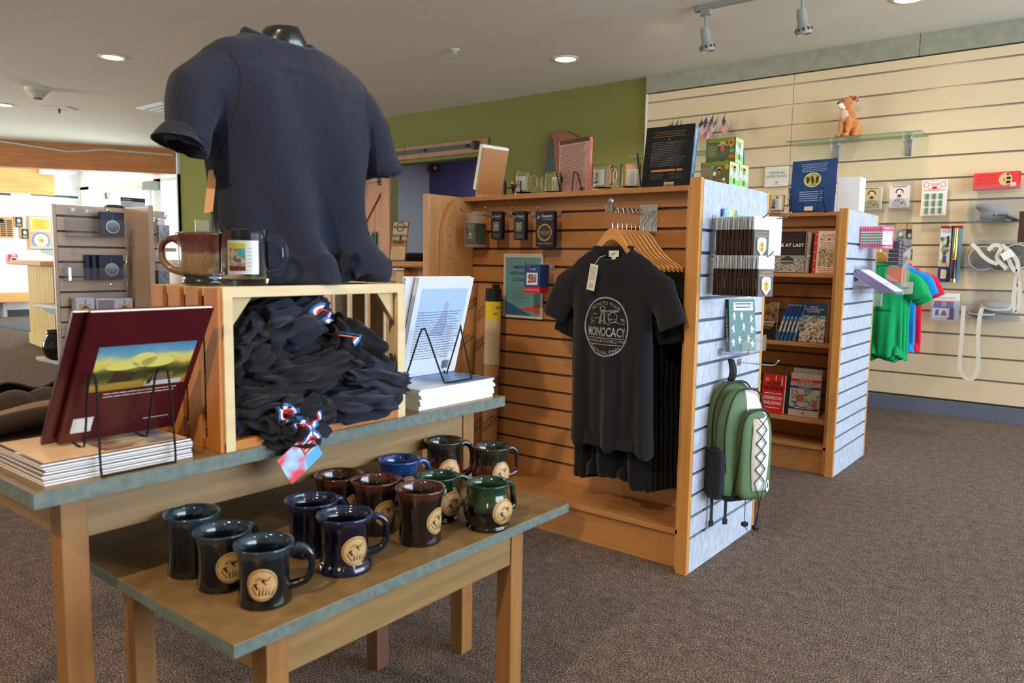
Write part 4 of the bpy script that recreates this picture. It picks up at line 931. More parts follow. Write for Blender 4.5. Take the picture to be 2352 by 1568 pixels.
def easel_b():
    t = thing('wire_easel', 'black twisted wire easel holding the burgundy books at the left', 'easel', (0, 0, 0), 0, 'black twisted wire book easels')
    K = lambda x, y, X_: at(x, y, 0, X_)
    Zt = ZS + .003
    bl, br_ = at(182, 1024, 2, Zt), at(330, 1000, 2, Zt)
    fl, f_r = Vector((-1.3035, .553, UZ + .0022)), Vector((-1.3035, .676, UZ + .0022))
    pl_, pr_ = K(206, 862, -1.325), K(374, 848, -1.325)
    A = [bl + Vector((-.012, -.006, .006)), bl, bl + Vector((.006, .006, .004)), pl_ + Vector((-.012, .002, -.012)), pl_, pl_ + Vector((.004, .008, -.014)), fl + Vector((0, -.003, .012)), fl + Vector((0, .003, 0))]
    Bq = [f_r + Vector((0, -.003, 0)), f_r + Vector((0, .003, .012)), pr_ + Vector((.004, .008, -.014)), pr_, pr_ + Vector((-.012, -.008, -.012)), br_ + Vector((.006, .004, .004)), br_, br_ + Vector((-.012, -.01, .006))]
    pts = crv(A, 8) + crv([fl + Vector((0, .012, 0)), f_r - Vector((0, .012, 0))], 12) + crv(Bq, 8)
    P = [pts[0]]
    for a, q in zip(pts, pts[1:]):
        n = max(1, int((q - a).length / .0015)); P += [a + (q - a) * (i / n) for i in range(1, n + 1)]
    s = 0; A = []; Bp = []
    for i, p in enumerate(P):
        tg = (P[min(i + 1, len(P) - 1)] - P[max(i - 1, 0)]).normalized(); u = tg.cross(Vector((.31, .9, .3))).normalized(); v = tg.cross(u)
        if i: s += (P[i] - P[i - 1]).length
        an = s * 2 * pi / .0105; o = (u * cos(an) + v * sin(an)) * .0012; A.append(p + o); Bp.append(p - o)
    m = M(BLACKM); m.tube(A, .0012, 5); m.tube(Bp, .0012, 5); m.build('twisted_wire', t, True)
easel_b()

# white books at the right end
ZW = UZ + .052
WPAP = mat('white_glossy_cover', (214, 218, 228), .3, coat=.2)
nst = 11; th = .052 / nst
for k in range(nst):
    t = lying('paperback_book', 'white-edged paperback lying in the right stack beside the crate, ' + (ordn[nst - 1 - k] if k else 'lowest of all'), -1.318 - .108 + R.uniform(-.003, .003), 1.452 + R.uniform(-.003, .004), UZ + k * th, .285, .214, th, WPAP, 0, 'white-edged paperbacks in the right stack')
    if k == nst - 1:
        m = M(picture('sky_statue_cover', [(0, (226, 228, 236)), (.35, (200, 208, 222)), (.5, (84, 112, 150)), (.7, (110, 146, 190)), (1, (70, 100, 150))], 1, -.15, .14, 9, .35)); m.add([(-.105, -.138, 0), (.105, -.138, 0), (.105, .138, 0), (-.105, .138, 0)], [(0, 1, 2, 3)])
        m.use(C(60, 66, 90)); m.T = TR(.03, -.1, .0003) @ RM(-pi / 2, 0, 0) @ RM(0, 0, 0); m.T = None
        o = m.build('cover_print', t); o.location = (0, 0, th + .0003)
skyc = picture('sky_photo_page', [(0, (206, 212, 226)), (.3, (194, 204, 222)), (.6, (168, 192, 220)), (1, (162, 190, 222))], 2, .03, .26, 5, .3)
def whitefront(m, w, h):
    m.use(skyc); m.quad(-w / 2 + .02, w / 2 - .015, .07, h - .03, 0)
    m.use(C(150, 164, 196)); sx = .012
    m.prism([(sx - .045, h * .42), (sx + .012, h * .40), (sx + .02, h * .55), (sx + .014, h * .66), (sx + .006, h * .70), (sx - .004, h * .66), (sx - .02, h * .54)], -.0002, 0); m.ell(sx + .006, h * .715, .009, .012, -.0003)
    m.use(C(58, 64, 92)); m.lines(-w / 2 + .022, w / 2 - .02, h * .66, 19, .0074, .0015, -.0005, seed=8)
    m.use(C(40, 42, 60)); m.bars(w / 2 - .062, w / 2 - .032, .014, .038, -.0004)
LW = radians(15)
for k, lb in ((1, 'white paperback standing behind the front one on the right easel'), (0, 'white paperback with grey statue photo and paragraph text leaning on the right easel')):
    book('paperback_book', lb, .216, .28, .014, WPAP, whitefront if k == 0 else None, loc=(-1.488 - .017 * k, 1.503 - .03 * k, ZW + .003), rot=(LW, 0, pi / 2), group='white paperbacks on the right easel')
easel((-1.428, 1.482, ZW), 'black twisted wire easel holding the white books at the right', pi / 2, w=.17, h=.138, f=.085, b=.045)

# ------------------------------------------------------------------ caps behind the red books
t = thing('folded_cap', 'dark brown and tan cloth cap lying behind the burgundy book stack', 'cap', (-1.80, .60, UZ))
m = M(cloth('brown_felt', (46, 38, 32), (62, 52, 44)))
m.sheet(lambda u, v: (.13 * cos(2 * pi * u) * (1 - .55 * v ** 2) , .16 * sin(2 * pi * u) * (1 - .5 * v ** 2), .01 + .075 * sin(v * pi / 2) + .008 * sin(9 * u * pi)), 40, 10); m.build('crown', t, True, solid=.004)
m = M(cloth('tan_felt', (128, 104, 84), (146, 122, 100))); m.tube(crv([(.13, -.17, .025), (.16, -.08, .05), (.155, .0, .06), (.13, .08, .05), (.1, .14, .03)], 8), .024, 10); m.build('rolled_brim', t, True)
m = M(cloth('brown_felt', (46, 38, 32), (62, 52, 44))); m.tube(crv([(.14, -.19, .02), (.19, -.08, .055), (.19, .02, .058), (.15, .12, .02)], 8), .018, 10); m.ball((.1, -.02, .02), (.1, .16, .03)); m.build('brim_edge', t, True)

# ------------------------------------------------------------------ t-shirts
def fold(p, a=.004, f=18, seed=0): return a * (noise.noise(Vector((p.x * f, p.y * f, p.z * f * .35 + seed))) + .5 * noise.noise(Vector((p.x * f * 2.3, p.y * f * 2.3, p.z * f * .8 + seed))))
def tform():
    t = thing('tshirt_on_form', 'heather navy t-shirt seen from behind on a display form on the crate', 't-shirt', (-1.45, 1.03, UZ + CH)); o0 = Vector((-1.45, 1.03, UZ + CH))
    #   z, y left, y right, thickness, x centre
    rows = [(.004, .90, 1.245, .085, .03), (.022, .90, 1.268, .095, .03), (.045, .892, 1.262, .09, .02), (.075, .885, 1.245, .085, .012), (.11, .872, 1.222, .09, 0), (.16, .862, 1.211, .095, 0), (.22, .855, 1.216, .10, 0), (.28, .848, 1.224, .105, 0),
            (.33, .842, 1.228, .105, 0), (.38, .832, 1.236, .10, 0), (.42, .826, 1.243, .092, 0), (.448, .828, 1.240, .082, 0), (.470, .842, 1.222, .072, 0), (.488, .866, 1.19, .065, 0), (.503, .90, 1.148, .06, 0), (.510, .92, 1.12, .058, 0)]
    m = M(HEATHER); rings = []; n = 64
    def ringp(z, y0, y1, th, xc, top=0, sc=1.0):
        out = []
        for j in range(n):
            a = 2 * pi * j / n; c, s = cos(a), sin(a); e = .75
            yy = (y0 + y1) / 2 + (y1 - y0) / 2 * sc * math.copysign(abs(c) ** e, c); xx = xc + th * sc * math.copysign(abs(s) ** .85, s)
            zz = z - (top * max(0, s) if top else 0)
            out.append(Vector((xx, yy - o0.y, zz)))
        return out
    for z, y0, y1, th, xc in rows: rings.append(ringp(z, y0, y1, th, xc))
    rings.append(ringp(.522, .932, 1.1, .054, 0, .022)); rings.append(ringp(.52, .932, 1.1, .054, 0, .03, .88)); rings.append(ringp(.46, .94, 1.09, .05, 0, 0, .8))
    m.loft(rings)
    for s, P in ((-1, [(.868, .425), (.815, .375), (.786, .31), (.770, .255)]), (1, [(1.2, .425), (1.25, .365), (1.27, .30), (1.278, .262)])):
        rr = [(.048, .062), (.052, .058), (.046, .055), (.046, .06)]; rg = []
        Q = [Vector((.0 + .01 * i, y - o0.y, z)) for i, (y, z) in enumerate(P)]
        for i, q in enumerate(Q):
            tg = (Q[min(i + 1, 3)] - Q[max(i - 1, 0)]).normalized(); u = tg.cross(Vector((1, 0, 0))).normalized(); v = Vector((1, 0, 0))
            rg.append([q + u * rr[i][0] * cos(2 * pi * j / 32) + v * rr[i][1] * sin(2 * pi * j / 32) for j in range(32)])
        q = Q[3]; rg.append([q + u * .038 * cos(2 * pi * j / 32) + v * .05 * sin(2 * pi * j / 32) for j in range(32)])
        q = Q[3] - tg * .05; rg.append([q + u * .028 * cos(2 * pi * j / 32) + v * .038 * sin(2 * pi * j / 32) for j in range(32)])
        m.loft(rg)
    o = m.build('shirt_body', t)
    def disp(co, nn):
        z = co.z; y = co.y
        d = 0
        if z < .44:   # long vertical drape folds leaning to the right toward the hem
            k = (.44 - z) / .44; yy = y + z * .32
            d = (.024 * k + .006) * (sin(yy * 40 + .8) * .6 + sin(yy * 21 + 2.2)) * (.45 + k)
        if z < .10: d += .014 * (1 - z / .10) * (noise.noise(Vector((y * 9, co.x * 9, z * 60))) + noise.noise(Vector((y * 24, co.x * 20, z * 90))) * .6)
        d += fold(co, .005, 12)
        q = co + nn * d; q.z = max(q.z, .002); return q
    baked(o, disp, voxel=.006, smooth=5)
    tr_ = bvh(o)
    def seam(pts, nm, r=.0011, D=(-1, 0, 0)):
        P = crv([(p[0], p[1] - o0.y, p[2]) for p in pts], 8); out = []
        for p in P:
            h = tr_.ray_cast(p, Vector(D))
            if h[0]: out.append(h[0] + Vector((.0006, 0, 0)))
        if len(out) > 3: m = M(HEATHER); m.tube(out, r, 5); m.build(nm, t, True)
    seam([(.3, .862, .455), (.3, .874, .42), (.3, .872, .37), (.3, .862, .31), (.3, .853, .26)], 'armhole_seam'); seam([(.3, 1.208, .455), (.3, 1.196, .42), (.3, 1.2, .37), (.3, 1.21, .31), (.3, 1.216, .27)], 'armhole_seam')
    seam([(.3, .752, .30), (.3, .77, .287), (.3, .79, .276), (.3, .812, .264)], 'sleeve_hem'); seam([(.3, 1.245, .272), (.3, 1.265, .282), (.3, 1.29, .292), (.3, 1.31, .30)], 'sleeve_hem')
    m = M(HEATHER)
    pth = []
    for j in range(40): a = 2 * pi * j / 40; pth.append(Vector((.054 * .94 * sin(a), (.932 + 1.1) / 2 - o0.y + .084 * .96 * cos(a), .522 - .026 * max(0, sin(a)))))
    m.tube(pth, .0085, 8, closed=True); m.tube([p * 1.0 + Vector((.012 * max(0, sin(2 * pi * j / 40)) , 0, -.016)) + Vector((0, (p.y + .014) * .12, 0)) for j, p in enumerate(pth)], .0016, 5, closed=True); m.build('ribbed_collar', t, True)
    m = M(mat('black_gloss_form', (22, 22, 26), .25, coat=.4))   # the hollow plastic neck of the form
    rg = []
    for z, ry_, rx_ in ((.47, .07, .045), (.515, .062, .05), (.535, .055, .052), (.548, .045, .045), (.552, .03, .034)): rg.append([Vector((-.012 + rx_ * sin(2 * pi * j / 32), (.955 + 1.1) / 2 + .012 - o0.y + ry_ * cos(2 * pi * j / 32), z - .05 * max(0, (cos(2 * pi * j / 32))) * (z > .5))) for j in range(32)])
    m.loft(rg); m.build('display_form_neck', t, True)
    m = M(C(206, 150, 100)); a = at(488, 392, 0, -1.45) - o0; b = at(482, 490, 0, -1.45) - o0
    m.add([a - RT * .008, a + RT * .010 + Vector((0, 0, .006)), b + RT * .006 + Vector((0, 0, .004)), b - RT * .012], [(0, 1, 2, 3)]); m.use(C(120, 92, 74)); m.tube([a + Vector((0, .004, 0)), a + Vector((.0, .03, .03))], .0008, 4)
    m.build('price_tag', t, solid=.0006)
tform()

def make_shirt(name, label, fab, W=.18, L=.75, sw=.115, loc=(0, 0, 0), rz=0, group=None, neck=.07, depth=.045, seed=1, vox=.006, sl=.17):
    "hanging t-shirt facing -y; z = 0 at the neck"
    t = thing(name, label, 't-shirt', loc, rz, group); m = M(fab); n = 56; rings = []
    rows = [(-L, W * 1.02, depth * 1.05), (-L * .8, W * 1.0, depth), (-L * .6, W * .98, depth), (-L * .4, W * .97, depth), (-L * .28, W * .99, depth * .98), (-L * .2, W * 1.05, depth * .9), (-L * .125, W * 1.06, depth * .78), (-.066, W * 1.02, depth * .7), (-.045, W * .90, depth * .65), (-.024, W * .72, depth * .6), (-.010, neck * 1.12, depth * .6)]
    rg = lambda z, w_, d_, sc=1, dip=0: [Vector((w_ * sc * math.copysign(abs(cos(2 * pi * j / n)) ** .8, cos(2 * pi * j / n)), d_ * sc * math.copysign(abs(sin(2 * pi * j / n)) ** .8, sin(2 * pi * j / n)), z - dip * max(0, -sin(2 * pi * j / n)) ** .7)) for j in range(n)]
    hem = rg(-L, W * 1.02, depth * 1.05); hem_in = [Vector((p.x * .93, p.y * .8, -L)) for p in hem]; up_ = [Vector((p.x * .85, p.y * .5, -L + .06)) for p in hem]
    rings = [up_, hem_in, hem] + [rg(z, w_, d_) for z, w_, d_ in rows[1:]]
    rings += [rg(0, neck, depth * .6, 1, .05), rg(-.002, neck * .9, depth * .48, 1, .055), rg(-.09, neck * .85, depth * .4, 1, .02)]
    m.loft(rings)
    for s in (-1, 1):
        P = [Vector((s * W * .84, 0, -L * .135)), Vector((s * (W + sw * .35), 0, -L * .2)), Vector((s * (W + sw * .75), -.004, -L * .3)), Vector((s * (W + sw), -.008, -L * .365))]
        rr = [(.05, depth * .7), (.062, depth * .72), (.058, depth * .66), (.056, depth * .64)]; rgs = []
        for i, q in enumerate(P):
            tg = (P[min(i + 1, 3)] - P[max(i - 1, 0)]).normalized(); u = tg.cross(Vector((0, 1, 0))).normalized()
            rgs.append([q + u * rr[i][0] * cos(2 * pi * j / 28) + Vector((0, 1, 0)) * rr[i][1] * sin(2 * pi * j / 28) for j in range(28)])
        rgs.append([P[3] + u * .05 * cos(2 * pi * j / 28) + Vector((0, 1, 0)) * depth * .42 * sin(2 * pi * j / 28) for j in range(28)])
        rgs.append([P[3] - tg * .05 + u * .035 * cos(2 * pi * j / 28) + Vector((0, 1, 0)) * depth * .3 * sin(2 * pi * j / 28) for j in range(28)])
        m.loft(rgs)
    o = m.build('shirt_body', t)
    def disp(co, nn):
        k = min(1, max(0, -co.z - .12) / (L * .6)); d = .012 * k * (sin(co.x * 44 + seed + co.z * 2) + .5 * sin(co.x * 90 + seed * 3)) * (1 if abs(co.x) < W * 1.1 else .3)
        return co + nn * (d + fold(co, .005, 13, seed * 5))
    baked(o, disp, voxel=vox, smooth=5)
    m = M(fab); pth = [Vector((neck * .97 * cos(2 * pi * j / 36), depth * .57 * sin(2 * pi * j / 36), -.05 * max(0, -sin(2 * pi * j / 36)) ** .7)) for j in range(36)]
    m.tube(pth, .0065, 7, closed=True); m.build('ribbed_collar', t, True); return t, o
def hanger(loc, label, rz, hx=0, group='wooden hangers on the chrome rail', w=.165, hh=.10):
    "wooden hanger, hook top at z = hh above the wood"
    t = thing('wooden_hanger', label, 'hanger', loc, rz, group); m = M(wood('hanger_wood', (196, 132, 66), (220, 160, 92), (3, 3, 12), 3, .25, .5))
    hp_ = [(.0, .024), (.014, .022), (.035, .006), (.06, -.026), (.085, -.058), (.115, -.084), (.15, -.104), (w, -.118)]
    hb_ = [(w, -.135), (.14, -.124), (.1, -.102), (.07, -.074), (.045, -.045), (.02, -.024), (0, -.018)]
    top = [(-x, z) for x, z in reversed(hp_)] + hp_[1:]; bot = hb_ + [(-x, z) for x, z in reversed(hb_[:-1])]
    m.prism(top + bot, -.006, .006); m.build('shoulder_bar', t, bevel=.003, smooth=False)
    m = M(CHROME); m.tube(crv([(0, 0, .022), (0, 0, .045), (.012, 0, .062), (.022, 0, .078), (.018, 0, .096), (.002, 0, .104), (-.014, 0, .098), (-.02, 0, .086)], 6), .0018, 7); m.build('wire_hook', t, True); return t
RX = -1.437; RZ = 1.283
rl = thing('faceout_rail', 'chrome faceout rail on the slatted rack carrying the black t-shirts', 'clothes rail', (RX, 2.667, RZ))
m = M(CHROME); m.box(-.006, .006, -.29, 0, -.012, .012); m.use(STEEL); m.box(-.012, .012, -.30, -.284, -.014, .014); m.use(CHROME); m.ball((0, -.285, .026), .011); m.build('rail_bar', rl, bevel=.001)
m = M(CHROME); m.box(-.035, .04, -.006, -.001, -.085, .035); m.build('wall_bracket', rl, bevel=.001)
hz = RZ + .012 - .104
s0, b0 = make_shirt('hanging_tshirt', 'black t-shirt at the front of the rail with grey MONOCACY print and hang tag', CHAR, W=.172, L=.735, sw=.088, neck=.085, loc=(RX + .012, 2.385, hz - .045), group='black t-shirts hanging on the rail', seed=2, depth=.034)
s0.rotation_euler = (0, 0, radians(-4))
tree = bvh(b0)
GP = mat('worn_grey_print', (150, 150, 152), .8, vary=.25, scale=120)
m = M(GP); cx_, cz_ = .0, -.285; yy = -.1
m.ring(cx_, cz_, .098, .108, .0055, yy, 60); m.text('PATH TO YOUR', cx_, cz_, .0125, yy, arc=.084) ; m.text('NATIONAL PARK', cx_, cz_, .0125, yy, arc=-.094)
m.text('MONOCACY', cx_, cz_ - .02, .033, yy, wmax=.165, bold=.02); m.text('NATIONAL BATTLEFIELD PARK', cx_, cz_ - .052, .011, yy, wmax=.165); m.quad(-.08, .08, cz_ - .042, cz_ - .0395, yy); m.quad(-.07, .07, cz_ - .0655, cz_ - .063, yy)
R = random.Random(5)
for k in range(26):
    a = R.uniform(-.07, .07); b = cz_ + R.uniform(.008, .032); l = R.uniform(.006, .02); m.quad(a, a + l, b, b + .0018, yy)
m.prism([(-.03, cz_ + .01), (-.02, cz_ + .01), (-.012, cz_ + .05), (-.018, cz_ + .055)], yy, yy + .0001); m.prism([(-.005, cz_ + .01), (.004, cz_ + .01), (-.002, cz_ + .05), (-.01, cz_ + .052)], yy, yy + .0001)
m.prism([(-.02, cz_ + .05), (.05, cz_ + .058), (.05, cz_ + .063), (-.02, cz_ + .058)], yy, yy + .0001); m.ring(-.012, cz_ + .066, .011, .009, .003, yy, 16); m.ring(.03, cz_ + .035, .018, .02, .0025, yy, 18)
for k in range(4): m.quad(-.055 + k * .03, -.035 + k * .03, cz_ + .045 + (k % 2) * .01, cz_ + .047 + (k % 2) * .01, yy)
o = m.build('chest_print', s0, label='worn grey round chest print'); project(o, tree)
m = M(C(226, 226, 220)); m.box(-.022, .022, .006, .007, -.034, -.012); m.box(-.008, .01, .004, .006, -.075, -.034); m.use(BLACK); m.prism([(-.012, -.022), (-.004, -.027), (.012, -.018), (-.004, -.023)], .005, .006); m.build('neck_label', s0)
m = M(C(214, 210, 204)); m.box(-.0175, .0175, -.0008, 0, -.094, 0); m.use(C(60, 60, 60)); m.lines(-.014, .014, -.01, 9, .0055, .0012, -.0011, True); m.lines(-.01, .01, -.07, 3, .006, .002, -.0011, True)
o = m.build('hang_tag', s0); o.location = (-.03, -.068, -.062); o.rotation_euler = (0, radians(10), 0)
m = M(WHITE); m.tube([(-.03, -.068, -.063), (-.02, -.05, -.035), (-.01, -.028, -.03)], .0006, 4); m.build('tag_string', s0)
h0 = hanger((RX, 2.4, hz), 'wooden hanger of the front black t-shirt', radians(-4))
ya = [2.437, 2.47, 2.503, 2.536, 2.569, 2.602, 2.632]
s1, b1 = make_shirt('hanging_tshirt', 'black t-shirt hanging lower behind the printed front one', BLKJ, W=.165, L=.86, sw=.07, neck=.075, loc=(RX + .004, ya[0], hz - .066), group='black t-shirts hanging on the rail', seed=4, depth=.017, vox=.006)
s1['label'] = 'plain black t-shirt directly behind the printed one on the rail'
nth = ['second', 'third', 'fourth', 'fifth', 'sixth', 'seventh', 'last']
for i, y in enumerate(ya):
    if i: dup(s1, (RX + .004 + .003 * i, y, hz - .066 - .004 * i), radians(-3 + i), 'plain black t-shirt on the rail, ' + nth[i] + ' counted behind the printed one')
    dup(h0, (RX, y, hz), radians(-3 + i * 1.2), 'wooden hanger on the rail, ' + nth[i] + ' behind the front hanger')
s1.rotation_euler = (0, 0, radians(-3))

# crumpled shirts stuffed in the crate
def crumple(label, c, r, rot, seed, fab=CHAR, amp=.02, tail=None):
    t = thing('crumpled_tshirt', label, 't-shirt', c, 0, 'crumpled black t-shirts in the crate'); m = M(fab)
    bm = bmesh.new(); bmesh.ops.create_icosphere(bm, subdivisions=6, radius=1)
    Rm = RM(*rot)
    for v in bm.verts:
        p = v.co.copy(); q = Vector([math.copysign(abs(a) ** .8, a) for a in p])
        w_ = Vector((q.x * r[0], q.y * r[1], q.z * r[2]))
        # ridged folds running round the bundle plus soft creases
        wv = noise.noise(Vector((p.x * 1.4, p.y * 1.4, p.z * 1.4 + seed)))
        f = abs(sin((p.z * 2.3 + p.x * .8 + wv * 2.6) * 1.55 + seed)) ** .8
        g = 1 - abs(noise.noise(Vector((p.x * 2.6 + seed, p.y * 1.3, p.z * 3.4)))) * 2
        d = amp * (f * 1.1 + g * .9 - 1.0); w_ = w_ + p.normalized() * d
        v.co = Rm @ w_
    m.add([v.co.copy() for v in bm.verts], [tuple(v.index for v in f.verts) for f in bm.faces]); bm.free()
    o = m.build('shirt_bundle', t, True); return t, o
zb = UZ + .02
cr_specs = [
 ('black t-shirt bundled at the bottom left of the crate', (-1.375, .895, zb + .05), (.085, .10, .05), (0, 0, .1), 1, CHAR),
 ('black t-shirt folded flat at the bottom right of the crate', (-1.36, 1.11, zb + .035), (.10, .11, .035), (0, .05, -.1), 2, HEATHER),
 ('black t-shirt crumpled in the middle of the crate front', (-1.352, .99, zb + .115), (.07, .13, .045), (.12, 0, 0), 3, CHAR),
 ('black t-shirt rolled at the left side of the crate', (-1.39, .87, zb + .17), (.075, .075, .06), (.4, 0, .2), 5, CHAR),
 ('black t-shirt with rainbow-edged numerals folded at the top of the pile', (-1.385, .955, zb + .215), (.08, .10, .045), (.25, 0, 0), 7, HEATHER),
 ('black t-shirt draped over the right side of the crate pile', (-1.36, 1.11, zb + .14), (.075, .095, .06), (-.55, 0, .1), 9, BLKJ),
 ('black t-shirt bulging out of the lower right crate opening', (-1.335, 1.15, zb + .085), (.07, .10, .035), (-.35, 0, 0), 12, HEATHER),
 ('black t-shirt hanging out of the crate over the table edge', (-1.298, .935, zb + .018), (.045, .075, .045), (0, .5, .2), 15, CHAR),
]
cs = [crumple(*q) for q in cr_specs]
# numerals on the upper one and trim on the lower sleeve
def curvy(t, o, name, strokes, y0, label=None, dirv=(-1, 0, 0)):
    m = M(C(40, 70, 160)); R_ = RM(0, 0, pi / 2)
    for off, col in ((0, C(200, 40, 40)), (.0055, C(236, 236, 236)), (.011, C(44, 110, 190))):
        m.use(col)
        for (cy_, cz_, rr, a0, a1) in strokes:
            n = 26
            vs = []
            for i in range(n + 1):
                a = a0 + (a1 - a0) * i / n
                for q in (rr + off, rr + off + .005): vs.append((.15, cy_ + q * cos(a), cz_ + q * sin(a)))
            m.add(vs, [(2 * i, 2 * i + 2, 2 * i + 3, 2 * i + 1) for i in range(n)])
    ob = m.build(name, t, label=label); project(ob, bvh(o), dirv, .0012); return ob
curvy(cs[4][0], cs[4][1], 'numeral_print', [(.055, .015, .012, -.5, 3.0), (.07, -.018, .014, -1.2, 2.2)], 0, 'red white and blue outlined numerals')
curvy(cs[7][0], cs[7][1], 'numeral_print', [(-.045, .02, .01, .2, 3.4), (-.025, -.01, .012, -.6, 2.6), (.0, .012, .01, -2.4, .6), (-.005, -.035, .01, -.4, 3.0)], 0, 'red white and blue outlined numerals')
t, o = cs[7]; m = M(C(206, 30, 40)); a = at(690, 1050, 0, -1.262) - Vector(cr_specs[7][1])
m.T = TR(*a) @ RM(0, 0, pi / 2) @ RM(0, radians(-32), 0)
m.box(-.045, .045, 0, .0008, -.032, .032); m.use(photo('hangtag_art', (232, 240, 250), (214, 60, 80), 30, (150, 190, 230))); m.quad(-.045, .01, -.032, .032, -.0004); m.use(C(90, 170, 220)); m.prism([(.0, -.032), (.045, -.032), (.045, -.006), (.01, -.006)], -.0006, -.0002); m.use(WHITE); m.lines(.014, .04, .02, 4, .008, .003, -.0005)
m.build('hang_tag', t)
m = M(WHITE); m.tube([a + Vector((0, .0, .02)), a + Vector((-.02, -.03, .06))], .0006, 4); m.build('tag_string', t)

# ------------------------------------------------------------------ on top of the first rack
TZ = H1 - .002
def topx(px, y=2.68): return at(px, 440, 1, y).x
bx_ = topx(1122, 2.70)
t = thing('wooden_book_stand', 'pale wooden angled stand at the left end of the rack top', 'book stand', (bx_, 2.70, TZ), 0, None, (0, 0, radians(60)))
m = M(MAPLE); sh_ = [(-.055, 0), (-.045, .012), (.02, .205), (.02, .215)]
m.T = RM(0, 0, 0)
m.box(-.06, .06, 0, .012, .0, .215, TR(0, .0, .006) @ RM(radians(16), radians(4), 0)); m.box(-.06, .06, -.06, .005, .0, .012); m.build('stand_board', t, bevel=.002)
m = M(PAPER); m.box(-.064, .064, .013, .05, .02, .225, TR(0, .0, .006) @ RM(radians(16), radians(4), 0)); m.build('white_note_block', t, bevel=.002)
t = thing('toy_cannon', 'small brass cannon model on spoked wheels on the rack top', 'cannon model', (topx(1180, 2.64), 2.635, TZ), radians(-58))
m = M(mat('bronze_barrel', (190, 140, 90), .3, .9)); m.T = TR(0, 0, .042) @ RM(0, radians(82), 0); m.lathe([(0, -.05), (.01, -.05), (.009, -.01), (.0075, .04), (.0085, .048), (.006, .05), (0, .05)], 16); m.build('barrel', t, True)
m = M(C(70, 44, 34)); m.box(-.10, .01, -.006, .006, -.004, .008, TR(.0, 0, .032) @ RM(0, radians(-20), 0)); m.tube([(0, -.04, .032), (0, .04, .032)], .003); m.build('carriage', t)
for s in (-1, 1):
    m = M(C(44, 34, 32)); m.tube([(.031 * cos(2 * pi * j / 24), s * .035, .032 + .031 * sin(2 * pi * j / 24)) for j in range(24)], .0028, 6, closed=True)
    for j in range(12): m.tube([(0, s * .035, .032), (.03 * cos(2 * pi * j / 12), s * .035, .032 + .03 * sin(2 * pi * j / 12))], .0012, 4)
    m.ball((0, s * .035, .032), .006, 8, 6); m.build('wheel', t)
gsc = 1.02
glassmug((topx(1203, 2.67), 2.67, TZ), 'clear glass mug beside the toy cannon on the rack top', radians(5), False, gsc)
glassmug((topx(1268, 2.69), 2.69, TZ), 'clear glass mug with handle to the left, beside the pinkish book', radians(170), False, .92)
glassmug((topx(1383, 2.66), 2.66, TZ), 'clear glass mug with cannon picture right of the pinkish book', radians(-6), True, 1.06)
glassmug((topx(1447, 2.68), 2.68, TZ), 'clear glass mug between another mug and the black book easel', radians(185), False, 1.02)
def pinkfront(m, w, h):
    m.use(C(88, 56, 40)); m.quad(-w / 2, w / 2, h - .018, h, 0); m.use(C(70, 50, 50)); m.lines(-w / 2 + .008, w / 2 - .008, h - .026, 22, .0062, .0016, -.0001, seed=5); m.lines(-w / 2 + .03, w / 2 - .008, .075, 6, .006, .0012, -.0001, seed=9)
    m.use(C(90, 70, 64)); m.quad(-w / 2 + .01, -w / 2 + .024, .055, .08, -.0002); m.use(C(110, 50, 40)); m.quad(-w / 2 + .01, -w / 2 + .016, .035, .045, -.0002); m.use(BLACK); m.bars(w / 2 - .045, w / 2 - .012, .012, .024, -.0002)
PK = mat('dusty_rose_cover', (190, 152, 142), .45)
pkx = (at(1279, 315, 1, 2.72).x + at(1357, 315, 1, 2.72).x) / 2
book('hardcover_book', 'dusty pink hardcover standing with its text-covered back outward on the rack top', .152, .235, .026, PK, pinkfront, spine=lambda m, h, w: (m.use(C(196, 88, 76)), m.quad(-h / 2, h / 2, -w / 2 + .001, w / 2 - .001, 0), m.use(C(240, 220, 200)), m.text('MONOCACY', -.03, 0, .008, -.0002)), loc=(pkx, 2.735, TZ), rot=(radians(-6), radians(-3), 0), spine_left=False)
easel((pkx - .005, 2.70, TZ), 'black twisted wire easel in front of the dusty pink book', 0, w=.12, h=.085, f=.03, b=.03)
def blackback(m, w, h):
    m.use(C(150, 116, 76)); m.lines(-w / 2 + .03, w / 2 - .03, h - .022, 3, .009, .002, -.0001, True, 7)
    m.use(C(120, 122, 126)); m.lines(-w / 2 + .03, w / 2 - .03, h - .062, 15, .0066, .0018, -.0001, seed=4); m.use(C(206, 140, 80)); m.quad(-w / 2 + .04, w / 2 - .04, .066, .074, -.0001); m.ell(-w / 2 + .04, .07, .005, .004, -.0001); m.ell(w / 2 - .04, .07, .005, .004, -.0001)
    m.use(C(110, 108, 104)); m.lines(-w / 2 + .03, -.01, .058, 4, .006, .0014, -.0001, True); m.lines(.01, w / 2 - .03, .058, 4, .006, .0014, -.0001, True); m.use(C(206, 190, 176)); m.quad(-.005, .04, .004, .024, -.0001); m.use(BLACK); m.bars(-.002, .037, .006, .018, -.0003)
    m.use(C(206, 140, 80)); m.star(0, h - .052, .004, -.0002); m.star(0, .03, .003, -.0002)
xa, xb = at(1484, 300, 1, 2.70).x, at(1583, 300, 1, 2.70).x
book('hardcover_book', 'large black hardcover with teal spine on an easel, its text-covered back outward', .205, .243, .03, mat('black_dust_jacket', (18, 20, 24), .35, coat=.2), blackback, spine=lambda m, h, w: (m.use(mat('teal_spine', (70, 124, 150), .35)), m.quad(-h / 2, h / 2, -w / 2, w / 2, 0), m.use(WHITE), m.text('ANTIETAM SOUTH MOUNTAIN', -.02, 0, .012, -.0003, wmax=.17)), loc=((xa + xb) / 2, 2.71, TZ), rot=(radians(-8), 0, 0), spine_left=False)
